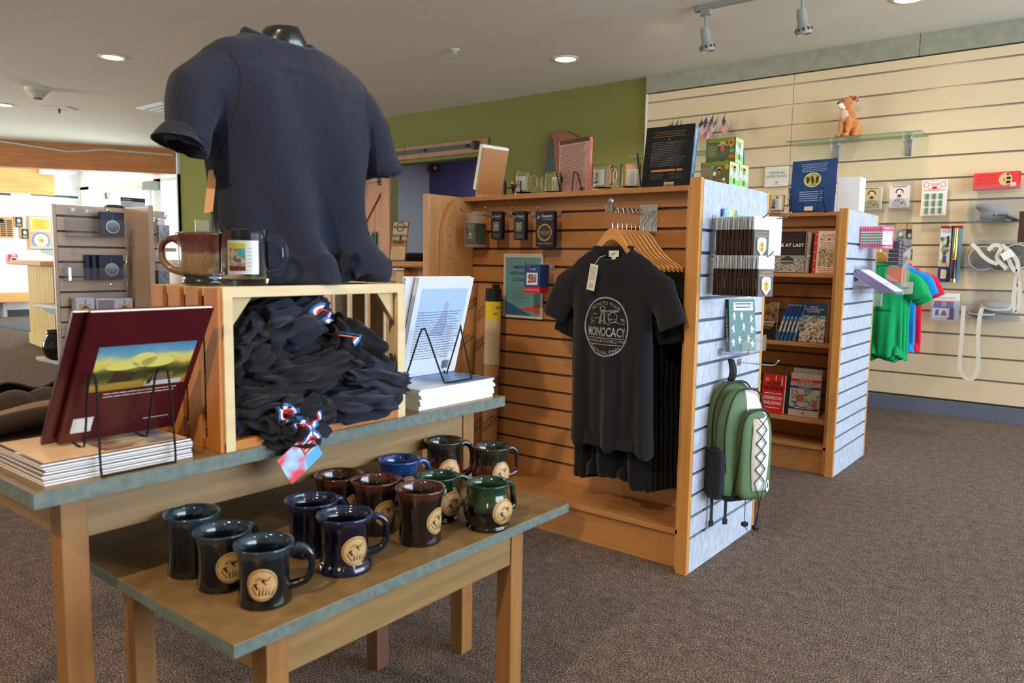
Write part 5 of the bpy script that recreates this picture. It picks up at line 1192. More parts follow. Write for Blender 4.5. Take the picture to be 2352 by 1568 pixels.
easel(((xa + xb) / 2, 2.655, TZ), 'black twisted wire easel in front of the large black book', 0, w=.2, h=.13, f=.03, b=.04)
GB = mat('olive_box_card', (96, 108, 52), .5)
def ranger(m, cx, cz, s, body=C(110, 104, 96)):
    m.use(C(56, 100, 60)); m.quad(cx - .016 * s, cx + .016 * s, cz - .04 * s, cz - .012 * s, -.0006); m.use(body); m.quad(cx - .014 * s, cx + .014 * s, cz - .014 * s, cz + .014 * s, -.0007)
    m.use(C(50, 34, 28)); m.ell(cx, cz + .03 * s, .02 * s, .017 * s, -.0007); m.use(C(176, 120, 84)); m.ell(cx, cz + .025 * s, .015 * s, .013 * s, -.0008); m.use(C(206, 186, 140)); m.ell(cx, cz + .041 * s, .03 * s, .005 * s, -.0009); m.ell(cx, cz + .047 * s, .018 * s, .012 * s, -.0009)
def blockbox(label, loc, kind):
    t = thing('toy_blocks_box', label, 'toy box', loc, 0, 'olive green building block boxes'); t.scale = (.8, .84, .94); W_, D_, H_ = .142, .108, .098
    m = M(GB); m.box(-W_, 0, 0, D_, 0, H_)
    m.use(C(150, 158, 60)); m.quad(-W_ + .008, -.008, H_ - .015, H_ - .001, -.0002); m.use(C(110, 122, 40)); m.text('MINI BUILDING BLOCKS', -W_ / 2, H_ - .0085, .008, -.0004, wmax=W_ * .8)
    if kind:
        m.use(C(190, 200, 170)); m.lines(-W_ + .008, -.086, H_ - .03, 12, .0036, .001, -.0004); ranger(m, -.062, .035, .85)
        m.use(C(222, 160, 50)); m.prism([(-.036, .088), (-.008, .088), (-.008, .07), (-.022, .058), (-.036, .07)], -.0006, 0); m.use(C(180, 70, 40)); m.ell(-.022, .078, .009, .006, -.0008); m.use(C(90, 180, 170)); m.ell(-.018, .046, .011, .009, -.0006); m.use(C(220, 110, 40)); m.ell(-.018, .024, .016, .008, -.0006); m.use(C(110, 160, 50)); m.quad(-.09, -.03, .003, .01, -.0005)
    else:
        m.use(C(150, 140, 110)); m.quad(-W_ + .002, -.082, .002, H_ - .018, -.0003); m.use(C(90, 82, 60)); m.lines(-W_ + .008, -.088, H_ - .05, 9, .0045, .001, -.0005); ranger(m, -.05, .042, .6)
        m.use(C(90, 180, 170)); m.ell(-.084, .078, .009, .009, -.0006); m.use(C(222, 160, 50)); m.ell(-.014, .076, .01, .01, -.0006); m.use(C(206, 190, 160)); m.quad(-.066, -.014, .002, .018, -.0006); m.use(BLACK); m.bars(-.06, -.02, .006, .016, -.0008)
        m.use(C(190, 80, 60)); m.ell(-.062, .028, .007, .007, -.0007); m.use(C(90, 150, 60)); m.ell(-.044, .028, .007, .007, -.0007); m.use(WHITE); m.ell(-.026, .028, .007, .007, -.0007); m.ell(-.072, .052, .009, .009, -.0006)
    m.T = TR(0, 0, 0) @ RM(0, 0, pi / 2)
    m.use(C(178, 214, 170)); m.quad(.001, D_ - .001, .001, H_ - .016, -.0002); m.use(C(196, 214, 120)); m.quad(.001, D_ - .001, H_ - .015, H_ - .001, -.0002); m.use(C(130, 190, 90)); m.quad(.004, D_ - .004, .01, .03, -.0004); ranger(m, D_ * .5, .046, .8, C(170, 178, 190)); m.use(WHITE); m.quad(.01, .035, .05, .062, -.0006); m.use(C(220, 120, 60)); m.ell(.02, .034, .008, .01, -.0006); m.use(C(210, 90, 100)); m.ell(.022, .078, .006, .006, -.0006)
    m.T = None; m.build('box', t); return t
bxx = -1.122
blockbox('olive green toy blocks box standing in front on the rack end, lower left of three', (-1.15, 2.742, H1 + .001), 0)
blockbox('olive green toy blocks box on the rack end, lower right behind the front one', (-1.15, 2.836, H1 + .001), 1)
b = blockbox('olive green toy blocks box stacked on top of the two others', (-1.148, 2.785, H1 + .0935), 1); b.rotation_euler = (0, 0, radians(4))
def bluebook(m, w, h): m.use(C(60, 90, 150)); m.quad(-w / 2 + .02, w / 2 - .02, .03, h - .02, 0); m.use(C(24, 40, 90)); m.quad(-w / 2 + .03, w / 2 - .03, h * .5, h - .04, -.0003)
book('hardcover_book', 'bright blue book standing behind the toy block boxes', .15, .165, .016, C(52, 74, 170), bluebook, loc=(-1.21, 2.86, TZ), rot=(radians(-6), 0, radians(52)))

# ------------------------------------------------------------------ hooks and hanging cards
def peg(loc, label, rz, l=.15, group='chrome peg hooks'):
    t = thing('peg_hook', label, 'hook', loc, rz, group); m = M(CHROME)
    m.tube(crv([(0, 0, 0), (0, -l * .5, 0), (0, -l * .86, .001), (0, -l * .95, .008), (0, -l, .020)], 5), .0024, 8); m.ball((0, -l, .020), .0034, 8, 6); m.build('prong', t, True)
    m = M(STEEL); m.box(-.013, .013, -.004, .0, -.012, .014); m.build('back_clip', t, bevel=.001); return t
def hook_row(px, py, l, lb): p = at(px, py, 1, 2.667); return peg((p.x, 2.667, p.z), lb, 0, l)
hz_ = at(1180, 492, 1, 2.667).z
hooks = {k: hook_row(px, 492, l, lb) for k, px, l, lb in (('a', 1124, .2, 'chrome peg hook holding the green deck bags'), ('b', 1172, .17, 'chrome peg hook holding the first passport pin cards'), ('c', 1226, .15, 'chrome peg hook holding the middle passport pin cards'), ('d', 1284, .15, 'chrome peg hook holding the wide passport patch cards'))}
def bird(m, x, z, s, y=-.0006):
    m.prism([(x - 8 * s, z + 4 * s), (x - 5 * s, z + 5 * s), (x - 1 * s, z - 1 * s), (x + 4 * s, z + 6 * s), (x + 5 * s, z + 3 * s), (x + 1 * s, z - 3 * s), (x - 3 * s, z - 2 * s)], y, y + .0001); m.quad(x - 8 * s, x - 2 * s, z - 7 * s, z - 3 * s, y)
def passcard(w, h, label, loc, kind, grp, first=True):
    t = thing('passport_card', label, 'souvenir card', loc, 0, grp)
    m = M(mat('dark_navy_card', (26, 28, 40), .45)); m.box(-w / 2, w / 2, -.0008, .0008, -h + .012, .012); m.use(C(206, 206, 206)); s = w / 84
    bird(m, -w * .33, -.012 - .0 * w, s, -.0011); m.text('Passport', w * .12, -.009, w * .13, -.0011, wmax=w * .58, bold=.02); m.text('To Your National Parks', w * .14, -.009 - w * .15, w * .06, -.0011, wmax=w * .55)
    if kind == 'pin':
        m.use(C(150, 150, 150)); m.text('MONOCACY', 0, -h + .032, w * .07, -.0011); m.text('NATIONAL BATTLEFIELD', 0, -h + .026, w * .06, -.0011, wmax=w * .7); m.lines(-w * .3, w * .3, -h + .02, 1, .01, .0015, -.0011)
        m.build('card', t); m = M(BAG); m.box(-w * .27, w * .27, -.006, -.0012, -h * .62, -h * .29); m.build('pin_bag', t)
        m = M(mat('pin_brass', (190, 166, 96), .3, .8)); m.ring(0, -h * .46, .011, .011, .003, -.004, 20); m.prism([(-.006, -h * .49), (.007, -h * .5), (.003, -h * .41), (-.003, -h * .4)], -.005, -.003); m.build('brass_pin', t)
    else:
        m.build('card', t); m = M(C(24, 32, 60)); r = w * .4; cz = -h * .52
        m.ell(0, cz, r, r, -.0012, 40); m.use(mat('gold_thread', (196, 150, 60), .6)); m.ring(0, cz, r, r, .004, -.0014); m.text('MONOCACY', 0, cz + .001, w * .13, -.0016, wmax=r * 1.6); m.quad(-r * .75, r * .75, cz - r * .13, cz - r * .11, -.0016); m.text('NATIONAL BATTLEFIELD', 0, cz - r * .3, w * .055, -.0016, wmax=r * 1.4); bird(m, 0, cz + r * .45, w / 300, -.0016)
        m.text('PASSPORT TO YOUR', 0, cz, w * .055, -.0016, arc=r * .78); m.text('NATIONAL PARKS', 0, cz, w * .055, -.0016, arc=-r * .84); m.build('patch', t)
        m = M(C(170, 170, 170)); m.text('MONOCACY NATIONAL BATTLEFIELD', 0, -h + .024, w * .05, -.0011, wmax=w * .8); m.build('caption', t)
    return t
for key, kind, w_, h_, n, who in (('b', 'pin', .058, .118, 6, 'on the second hook'), ('c', 'pin', .058, .118, 6, 'on the third hook'), ('d', 'patch', .088, .145, 7, 'with gold ringed patch on the right hook')):
    hp = hooks[key].location; L_ = .15; first = None
    for i in range(n):
        y = -.10 + .0042 * i if key != 'b' else -.095 + .0042 * i
        lb = 'dark passport card ' + who + (', frontmost' if i == 0 else ', behind the front one')
        loc = (hp.x, hp.y + y, hp.z - .004 - .0006 * i)
        g_ = 'passport cards ' + who
        if not first: first = passcard(w_, h_, lb, loc, kind, g_); first.rotation_euler = (0, 0, radians(2))
        else: dup(first, loc, radians(-2 + 1.3 * (i % 3)), lb)
first = None; hp = hooks['a'].location
for i in range(7):
    loc = (hp.x, hp.y - .125 + .011 * i, hp.z - .0)
    if not first:
        t = first = thing('card_deck_bag', 'green cryptology deck in a clear bag at the front of the left hook', 'souvenir pack', loc, 0, 'green deck bags on the left hook')
        m = M(mat('deck_green', (50, 62, 44), .35)); m.box(-.03, .03, -.004, .004, -.136, -.046); m.use(C(190, 200, 170)); m.text('CRYPTOLOGY', 0, -.056, .007, -.0044, wmax=.05); m.text('DECK', 0, -.066, .009, -.0044)
        m.ring(0, -.1, .0185, .0215, .0012, -.0044, 28); m.ell(0, -.094, .008, .008, -.0044); m.quad(-.012, .012, -.108, -.105, -.0044); m.text('GEEK', 0, -.112, .006, -.0044); m.quad(-.024, .024, -.0745, -.074, -.0044); m.build('deck', t)
        m = M(BAG); m.sheet(lambda u, v: (-.034 + .068 * u, -.0055 - .002 * sin(9 * u + 7 * v), -.15 + .155 * v), 6, 8); m.build('plastic_bag', t, True)
    else: dup(first, loc, radians(-3 + 2 * (i % 3)), 'green deck bag hanging behind the front one on the left hook')
# America 250 patches
p = at(1270, 612, 1, 2.667); peg((p.x, 2.667, p.z), 'chrome peg hook holding the blue and red patch cards', 0, .2); first = None
for i in range(12):
    loc = (p.x, 2.667 - .145 + .0062 * i, p.z - .004)
    if not first:
        t = first = thing('patch_card', 'blue and red patch card reading AMERICA 250 at the front of its hook', 'souvenir card', loc, radians(8), 'blue and red patch cards on one hook')
        m = M(C(34, 66, 142)); m.box(-.037, .037, -.0007, .0007, -.082, .012); m.use(C(202, 36, 52)); m.box(-.037, .037, -.0008, .0008, -.106, -.082); m.use(WHITE); m.text('PATCH', 0, -.008, .007, -.0012); m.text('NATIONAL PARKS COLLECTION', 0, -.092, .0045, -.0012, wmax=.06); m.build('card', t)
        m = M(C(234, 228, 222)); m.box(-.026, .026, -.003, -.0008, -.072, -.022); m.use(BLACK); m.text('AMERICA', 0, -.034, .011, -.0032, wmax=.044, bold=.03); m.use(C(200, 40, 60)); m.text('250', 0, -.052, .022, -.0032, wmax=.04, bold=.06); m.use(C(44, 60, 130)); m.text('250', 0, -.052, .022, -.0036, wmax=.04); m.build('patch', t)
    else: dup(first, loc, radians(8 - 1.2 * i), 'blue and red patch card hanging behind the front AMERICA 250 one')
# poster
a, b, c = at(1157, 582, 1, 2.66), at(1248, 580, 1, 2.66), at(1152, 727, 1, 2.66); w_, h_ = b.x - a.x, a.z - c.z
t = thing('collection_poster', 'pale blue AMERICA250 NATIONAL PARK COLLECTION poster on the slatted rack', 'poster', (a.x, 2.664, c.z)); m = M(C(206, 204, 198)); m.box(0, w_, -.003, 0, 0, h_); m.build('poster_sheet', t)
m = M(mat('poster_teal', (104, 158, 172), .5)); m.quad(.013, w_ - .013, .012, h_ - .016, -.0034); m.use(C(38, 84, 138)); cx = w_ / 2
for k, s in enumerate(('AMERICA250', 'NATIONAL PARK', 'COLLECTION')): m.text(s, cx, h_ - .06 - k * .027, .015, -.0038, wmax=(.11, .145, .12)[k], bold=.03)
m.use(C(190, 90, 90)); m.quad(cx - .03, cx + .03, h_ - .139, h_ - .138, -.0038); m.use(C(70, 110, 140)); m.lines(cx - .06, cx + .06, h_ - .15, 7, .0075, .0012, -.0038, True); m.text('NPF', cx - .025, .072, .009, -.0038); m.text('250', cx + .02, .072, .009, -.0038)
m.use(C(44, 100, 150)); m.add([(.013, -.0036, .012), (w_ * .75, -.0036, .012), (.013, -.0036, .075)], [(0, 1, 2)]); m.use(C(206, 80, 56)); m.add([(w_ * .4, -.0037, .04), (w_ - .013, -.0037, .022), (w_ - .013, -.0037, .062)], [(0, 1, 2)]); m.build('poster_print', t)
# map tubes in the corner
KR = mat('kraft_tube', (176, 128, 84), .7, vary=.06, scale=12)
def maptube(px, ztop, label, y, capped, r=.036, lean=0, rz=0):
    x = at(px, 900, 1, y).x; t = thing('map_tube', label, 'map tube', (x, y, .149), rz, 'kraft map tubes standing in the rack corner', (radians(-1.5), lean, rz)); L = ztop - .149
    m = M(KR); m.lathe([(r - .003, L - .02), (r - .003, L), (r, L), (r, 0), (0, 0)], 28); m.use(C(60, 44, 32)); R = random.Random(int(px))
    def wrapt(s, z, a0, h, rot):
        vs, fs = textmesh(s); sx = h / .72; out = []
        for v in vs:
            u, q = v.x * sx, v.y * sx; u, q = u * cos(rot) - q * sin(rot), u * sin(rot) + q * cos(rot); a = a0 + u / r; out.append(((r + .0024) * cos(a), (r + .0006) * sin(a), z + q))
        m.add(out, fs)
    z = .06
    while z < L - (.32 if capped else .03):
        a0 = -pi / 2 + R.uniform(-.5, .8); wrapt('NATIONAL', z, a0, .017, .75); wrapt('GEOGRAPHIC', z - .016, a0 + .35, .017, .75)
        for q in range(4):
            ca, sa = cos(.75), sin(.75); bx0, bz0 = (.0, .07); 
        z += .17
    m.build('cardboard_tube', t, True)
    if capped:
        m = M(BLACK); m.lathe([(r + .001, L - .055), (r + .001, L + .001), (r - .006, L + .001)], 28, closed=False); m.build('black_band', t, auto=30)
        m = M(C(226, 196, 40)); m.lathe([(r + .0014, L - .135), (r + .0016, L - .055)], 28, closed=True); m.use(BLACK)
        wrapt('Battles of the', L - .08, -pi / 2 + .0, .017, 0); wrapt('Civil War', L - .106, -pi / 2 - .1, .017, 0); m.build('yellow_title_band', t)
        m = M(mat('map_label', (206, 184, 150), .6, vary=.1, scale=60)); m.lathe([(r + .0014, L - .33), (r + .0014, L - .135)], 28, closed=True); m.use(C(140, 110, 90))
        for q in range(14): wrapt('-', L - .16 - q * .011, -pi / 2 + R.uniform(-.9, .6), .02, R.uniform(-1, 1))
        m.build('map_label', t)
    return t
maptube(1071, .985, 'kraft map tube furthest left in the rack corner, yellow band hidden', 2.60, False, .034)
maptube(1101, .99, 'kraft map tube without coloured cap between the others', 2.60, False, .038, radians(1))
maptube(1122, .985, 'kraft map tube with black and yellow title band mostly behind its neighbour', 2.625, True, .03)
maptube(1124, .97, 'kraft map tube with yellow band reading Battles of the Civil War, rightmost', 2.545, True, .034)

# ------------------------------------------------------------------ end panel of the first rack (faces +x)
EX = -1.103; RE = pi / 2
BRN = mat('brown_backing_card', (70, 54, 46), .5)
def patchpack(loc, label, rz, grp):
    t = thing('ranger_patch_pack', label, 'souvenir pack', loc, rz, grp)
    m = M(BRN); m.box(-.034, .034, -.001, .001, -.125, -.034); m.use(C(196, 176, 120)); m.text('Junior Park', 0, -.044, .008, -.0016); m.text('Ranger Patch', 0, -.054, .008, -.0016); m.build('backing_card', t)
    m = M(C(196, 204, 220)); m.prism([(-.02, -.066), (-.012, -.06), (.012, -.06), (.02, -.066), (.02, -.1), (0, -.122), (-.02, -.1)], -.004, -.0011); m.use(C(232, 176, 84)); m.ell(0, -.09, .013, .02, -.0044); m.use(C(150, 110, 50)); m.ell(0, -.084, .006, .006, -.0046); m.ell(0, -.098, .005, .006, -.0046); m.build('badge_patch', t)
    m = M(HDR); m.box(-.036, .036, -.001, .0, -.034, .010); m.build('glare_header', t); return t
for row, (px, py, n, y0, lb) in enumerate(((1630, 505, 26, 0, 'upper'), (1625, 605, 26, 0, 'lower'))):
    pass
def pegrow(yc, zc, n, l, lb, front):
    peg((EX, yc, zc), 'chrome peg hook carrying the %s row of brown patch packs' % lb, RE, l); first = None
    for i in range(n):
        x = EX + l - .035 - i * (l - .055) / n; loc = (x, yc + .0015 * sin(i * 1.7), zc - .004)
        if not first: first = patchpack((loc[0] + .014, loc[1], loc[2]), 'brown ranger patch pack at the outer end of the %s row' % lb, RE - .42, 'brown ranger patch packs in the %s row' % lb)
        else: dup(first, loc, RE + radians(2.2 * sin(i * 2.3)), 'brown ranger patch pack hanging behind the outer one in the %s row' % lb)
ZU = at(1640, 500, 0, EX).z
pegrow(2.515, 1.245, 26, .19, 'upper', 1); pegrow(2.505, 1.115, 28, .215, 'lower', 1)
yq = 2.70
peg((EX, 2.73, 1.255), 'chrome peg hook holding the white magnet card packs', RE, .19); first = None
for i in range(4):
    loc = (EX + .125 - .02 * i, 2.715, 1.25)
    if not first:
        t = first = thing('white_card_pack', 'bright white bagged card at the outer end of the upper right hook', 'souvenir pack', loc, RE, 'white bagged cards on the upper right hook'); t.rotation_euler = (0, 0, RE - .75)
        m = M(C(222, 226, 232)); m.box(-.04, .04, -.001, .001, -.12, .01); m.use(C(214, 220, 230)); m.prism([(-.04, -.1), (.0, -.13), (.04, -.09), (.03, -.04), (-.03, -.03)], -.0014, -.001); m.build('card', t); m = M(ACRY); m.box(-.043, .043, -.004, -.0035, -.125, .012); m.build('clear_bag', t)
    else: dup(first, loc, RE - .5 + .12 * i, 'white bagged card behind the outer one on the upper right hook')
peg((EX, 2.80, 1.105), 'empty chrome peg hook pointing out at the right edge of the end panel', RE, .24)
t = thing('postcard_pocket', 'small clear pocket with coloured cards high on the end panel between the pack rows', 'card holder', (EX, 2.62, 1.2), RE)
m = M(picture('coloured_cards', [(0, (60, 110, 170)), (.4, (130, 190, 210)), (.6, (226, 214, 120)), (1, (90, 150, 110))], 0, -.05, .05, 40, 1.0)); m.box(-.05, .07, -.012, -.006, -.0, .085); m.build('cards', t); m = M(ACRY); m.box(-.055, .075, -.02, -.018, -.05, .05); m.box(-.055, .075, -.02, 0, -.052, -.05); m.box(-.055, .075, -.003, 0, -.052, .09); m.build('pocket', t)
t = thing('acrylic_card_tray', 'small clear tray under the white card packs on the end panel', 'card holder', (EX, 2.86, 1.13), RE)
m = M(ACRY); m.box(-.05, .05, -.06, -.057, 0, .05); m.box(-.05, .05, -.06, 0, -.003, 0); m.box(-.05, .05, -.003, 0, 0, .14); m.box(-.05, -.047, -.06, 0, 0, .05); m.box(.047, .05, -.06, 0, 0, .05); m.build('tray', t)
# acrylic book holder with the green activity book
def holder(loc, label, rz, w, h, d, lip, rot=None, group='clear acrylic holders'):
    t = thing('acrylic_holder', label, 'display holder', loc, rz, group, rot); m = M(ACRY); e = .003
    m.box(-w / 2, w / 2, -e, 0, 0, h); m.box(-w / 2, w / 2, -d, 0, -e, 0); m.box(-w / 2, w / 2, -d, -d + e, 0, lip); m.box(-w / 2, -w / 2 + e, -d, 0, 0, lip); m.box(w / 2 - e, w / 2, -d, 0, 0, lip); m.build('clear_body', t, bevel=.0008); return t
gy0, gy1 = 2.60, 2.84
holder((EX + .003, (gy0 + gy1) / 2, .772), 'clear acrylic holder with the dark green book on the end panel', RE, .235, .185, .085, .058)
def greenf(m, w, h):
    m.use(C(226, 228, 214)); m.quad(-w * .32, w * .42, h * .78, h * .94, 0); m.use(C(60, 70, 110)); m.lines(-w * .26, w * .36, h * .92, 2, .012, .005, -.0003, True); m.use(C(232, 236, 232)); R = random.Random(3)
    for (x, z) in ((-.3, .66), (-.02, .66), (.34, .6), (-.34, .42), (.05, .45), (.36, .4), (-.12, .2), (.22, .22), (.38, .12), (-.36, .16)):
        cx, cz = x * w, z * h; m.ell(cx, cz + .013, .0035, .004, -.0003, 10)
        P_ = [(cx - .004, cz + .01), (cx + .004, cz + .01), (cx + .012 * R.random() + .003, cz + .002), (cx + .003, cz), (cx + .007, cz - .014), (cx, cz - .005), (cx - .007, cz - .013), (cx - .003, cz), (cx - .011 * R.random() - .002, cz + .006)]; m.prism(P_, -.0003, -.0002)
book('paperback_book', 'dark green book with white figure drawings in the acrylic holder on the end panel', .118, .19, .024, mat('dark_green_cover', (26, 92, 84), .4), greenf, spine=lambda m, h, w: (m.use(C(16, 50, 44)), m.quad(-h / 2, h / 2, -w / 2, w / 2, 0), m.use(C(220, 220, 200)), m.text('Fun Facts from our National Parks', 0, 0, .011, -.0002, wmax=.12)), loc=(EX + .048, 2.69, .776), rot=(radians(-6), 0, RE - .5))

# ------------------------------------------------------------------ backpack
def backpack():
    t = thing('backpack', 'green and black backpack with white bungee front hanging on the end panel', 'backpack', (EX + .012, 2.64, .02), radians(62)); t.scale = (.66, .62, .93)
    GC = mat('sage_green_nylon', (84, 112, 76), .7, vary=.05, scale=30, bump=.15, bscale=900); GD = mat('olive_green_nylon', (74, 92, 56), .75, bump=.15, bscale=900); BK = mat('black_nylon', (24, 26, 32), .75, bump=.2, bscale=900); WH = mat('pale_grey_nylon', (214, 208, 204), .6, vary=.04, scale=12)
    z0, z1 = .235, .70
    def lobe(m, x0, x1, y0, y1, za, zb, e=.55, n=40, k=16, rt=.35, rb=.22, lean=0):
        rings = []
        for i in range(k + 1):
            v = i / k; z = za + (zb - za) * v
            s = 1.0
            if v > 1 - rt: q = (v - 1 + rt) / rt; s = sqrt(max(0, 1 - q * q * .96))
            if v < rb: q = (rb - v) / rb; s = min(s, sqrt(max(0, 1 - q * q * .7)))
            cx, cy, hx, hy = (x0 + x1) / 2, (y0 + y1) / 2, (x1 - x0) / 2, (y1 - y0) / 2
            rings.append([Vector((cx + hx * (.25 + .75 * s) * math.copysign(abs(cos(2 * pi * j / n)) ** e, cos(2 * pi * j / n)), cy + hy * (.15 + .85 * s) * math.copysign(abs(sin(2 * pi * j / n)) ** e, sin(2 * pi * j / n)) - lean * (v - .5), z)) for j in range(n)])
        m.loft(rings); return m
    m = M(GD); lobe(m, -.15, .155, -.115, -.012, z0 + .01, z1); o = m.build('main_compartment', t, True)
    o.data.materials.append(BK)
    for p in o.data.polygons:
        if p.center.z < .45: p.material_index = 1
    baked(o, lambda c, n: c + n * .004 * noise.noise(c * 14))
    m = M(GC); lobe(m, -.135, .15, -.205, -.095, z0 + .015, z1 - .02, rt=.42); o = m.build('front_compartment', t, True); o.data.materials.append(BK); o.data.materials.append(WH)
    for p in o.data.polygons:
        if p.center.z < .272: p.material_index = 1
        elif p.center.z > .60 and p.center.x > .02: p.material_index = 2
    baked(o, lambda c, n: c + n * .004 * noise.noise(c * 13))
    m = M(GC); lobe(m, -.06, .145, -.262, -.19, z0 + .03, z1 - .09, rt=.35, rb=.12); o = m.build('front_pocket', t, True)
    m = M(WH); rings = []
    pts = []
    for i in range(17):
        v = i / 16; z = .30 + v * .30; hw = .042 + .016 * sin(pi * v) ; bulge = -.2645 - .002 * sin(pi * v) + (.0 if v < .8 else (v - .8) * .12)
        pts.append((.05 - hw, bulge, z)); pts.append((.05 + hw, bulge, z))
    m.add(pts, [(2 * i, 2 * i + 1, 2 * i + 3, 2 * i + 2) for i in range(16)]); m.build('white_front_panel', t, True, solid=.004)
    m = M(BLACK); L_, R_ = [], []
    for i in range(6): z = .585 - i * .05; L_.append((.05 - .034, -.273, z)); R_.append((.05 + .034, -.273, z))
    for i in range(5): m.tube(crv([L_[i], ((L_[i][0] + R_[i][0]) / 2, -.279, L_[i][2] - .025), R_[i + 1]], 5), .0022, 6); m.tube(crv([R_[i], ((L_[i][0] + R_[i][0]) / 2, -.279, L_[i][2] - .025), L_[i + 1]], 5), .0022, 6)
    m.tube(crv([L_[5], (.05, -.275, .26), (.045, -.27, .2), (.04, -.262, .155)], 6), .0022, 6); m.tube(crv([R_[5], (.06, -.276, .27), (.05, -.27, .2), (.05, -.262, .155)], 6), .0022, 6)
    m.box(.03, .062, -.275, -.25, .15, .165); m.tube([(.04, -.262, .15), (.03, -.26, .125)], .002); m.tube([(.05, -.262, .15), (.066, -.262, .128)], .002); m.build('bungee_cord', t, True)
    m = M(BLACK)
    for (xa, ya, za, k) in ((-.135, -.1, .0, 0), (-.128, -.19, -.02, 1)):
        m.tube(crv([(-.13 + .02 * k, ya, .36), (-.145 + .015 * k, ya, .5), (-.13 + .02 * k, ya, .62 + za), (-.06, ya - .005, .695 + za), (.06, ya - .005, .70 + za), (.12, ya, .64 + za), (.152, ya, .5)], 8), .0045, 6)
    m.tube(crv([(-.068, -.2, .28), (-.066, -.235, .42), (-.055, -.245, .56), (.0, -.25, .605), (.09, -.25, .605), (.14, -.235, .54), (.15, -.22, .42)], 8), .004, 6); m.build('zipper_line', t, True)
    m = M(mat('mesh_pocket_fabric', (30, 34, 44), .8, bump=.6, bscale=1500)); lobe(m, -.165, -.115, -.2, -.05, .262, .46, rt=.12, rb=.3); m.build('side_mesh_pocket', t, True)
    m = M(BLACK); m.tube(crv([(-.168, -.19, .455), (-.172, -.12, .447), (-.168, -.05, .458)], 6), .004, 6); m.build('pocket_rim', t, True)
    m = M(BK)
    m.sheet(lambda u, v: (-.01 + .028 * u, -.05 - .03 * sin(pi * v), .69 + .095 * v), 1, 8); m.sheet(lambda u, v: (-.0 + .028 * u, -.02 - .02 * sin(pi * v), .69 + .095 * v), 1, 8); m.build('haul_loop', t, True, solid=.004)
    for x, za, k in ((-.14, .125, 0), (-.10, .15, 1), (-.02, .155, 2)):
        m = M(BK); m.box(x - .01, x + .01, -.045 - .02 * k, -.042 - .02 * k, za, .27); m.box(x - .013, x + .013, -.05 - .02 * k, -.037 - .02 * k, za - .018, za + .004); m.build('webbing_strap', t, bevel=.001)
    m = M(BLACK); m.box(-.002, .028, -.225, -.2, .155, .17); m.tube([(.012, -.21, .26), (.01, -.212, .17)], .0022); m.tube([(.012, -.21, .155), (.035, -.212, .135)], .0022); m.build('cord_lock', t, bevel=.002)
    m = M(C(220, 224, 222)); m.T = TR(.115, -.2615, .315) @ RM(0, 0, radians(20)); m.ell(0, 0, .021, .026, 0, 30); m.use(C(40, 110, 80)); m.ring(0, 0, .021, .026, .003, -.0006); m.use(C(70, 110, 110)); m.ell(0, .002, .01, .012, -.0008, 12); m.build('round_badge', t)
    return t
backpack()
peg((EX, 2.61, .775), 'chrome peg hook the backpack hangs on', RE, .11)
peg((EX, 2.80, .72), 'plain thin peg hook sticking out beside the backpack loop', RE, .15)

# ------------------------------------------------------------------ books and things on the second rack
Z2 = H2_ - .002; G2Y = 4.045
def shelfx(px, py=620, y=4.16): return at(px, py, 1, y).x
def bk(name, label, pa, pb, z, h, d, cov, front, y=4.15, lean=7, spine=None, grp=None, yaw=0):
    xa, xb = shelfx(pa, 620, y), shelfx(pb, 620, y)
    return book(name, label, xb - xa, h, d, cov, front, spine, loc=((xa + xb) / 2, y, z), rot=(radians(-lean), 0, radians(yaw)), group=grp)
def f_free(m, w, h):
    m.use(photo('crowd_photo', (30, 28, 26), (190, 180, 168), 130)); m.quad(-w / 2, w / 2, .002, h * .42, 0); m.use(C(150, 140, 130)); m.quad(-w / 2, w / 2, h * .34, h * .42, -.0002); m.use(C(60, 54, 50)); m.prism([(-w * .2, h * .22), (-w * .2, h * .33), (0, h * .41), (w * .2, h * .33), (w * .2, h * .22)], -.0004, 0)
    m.use(WHITE); m.text('FREE AT LAST', 0, h * .66, .017, -.0003, wmax=w * .9, bold=.02); m.use(C(120, 60, 60)); m.lines(-w * .4, w * .4, h * .92, 5, .011, .002, -.0003, True); m.lines(-w * .4, w * .4, h * .57, 4, .009, .002, -.0003, True)
bk('hardcover_book', 'black FREE AT LAST book with crowd photograph on the upper shelf of the rear rack', 1770, 1846, 1.051, .222, .02, mat('black_cover', (22, 22, 24), .4), f_free)
bk('hardcover_book', 'cream-paged book leaning right behind FREE AT LAST', 1776, 1856, 1.051, .218, .02, C(206, 190, 170), None, y=4.19, lean=7)
bk('hardcover_book', 'dark-spined book leaning behind the cream-paged one on the upper shelf', 1784, 1866, 1.051, .215, .02, BLACK, None, y=4.225, lean=7)
def f_slaves(m, w, h):
    m.use(C(206, 36, 40)); m.quad(-w / 2, -w / 2 + .018, .001, h - .001, 0); m.use(C(232, 190, 180)); [m.star(-w / 2 + .009, .02 + k * .046, .006, -.0002) for k in range(5)]; m.use(C(200, 50, 44)); m.text('SLAVES', .008, h - .024, .015, -.0003, wmax=w * .54, bold=.01); m.text('NO MORE', .008, h - .044, .015, -.0003, wmax=w * .68, bold=.01)
    m.use(C(50, 44, 40))
    for k, s in enumerate(('Three Essays on', 'Emancipation', 'and the Civil War')): m.text(s, .008, h - .062 - k * .0125, .0085, -.0003, wmax=w * (.68, .54, .72)[k])
    m.use(photo('sepia_photo', (70, 50, 40), (206, 184, 150), 110)); m.quad(-w * .3, w * .42, h * .15, h * .58, -.0003); m.use(C(200, 60, 50)); m.lines(-w * .3, w * .45, h * .12, 3, .009, .004, -.0003, True)
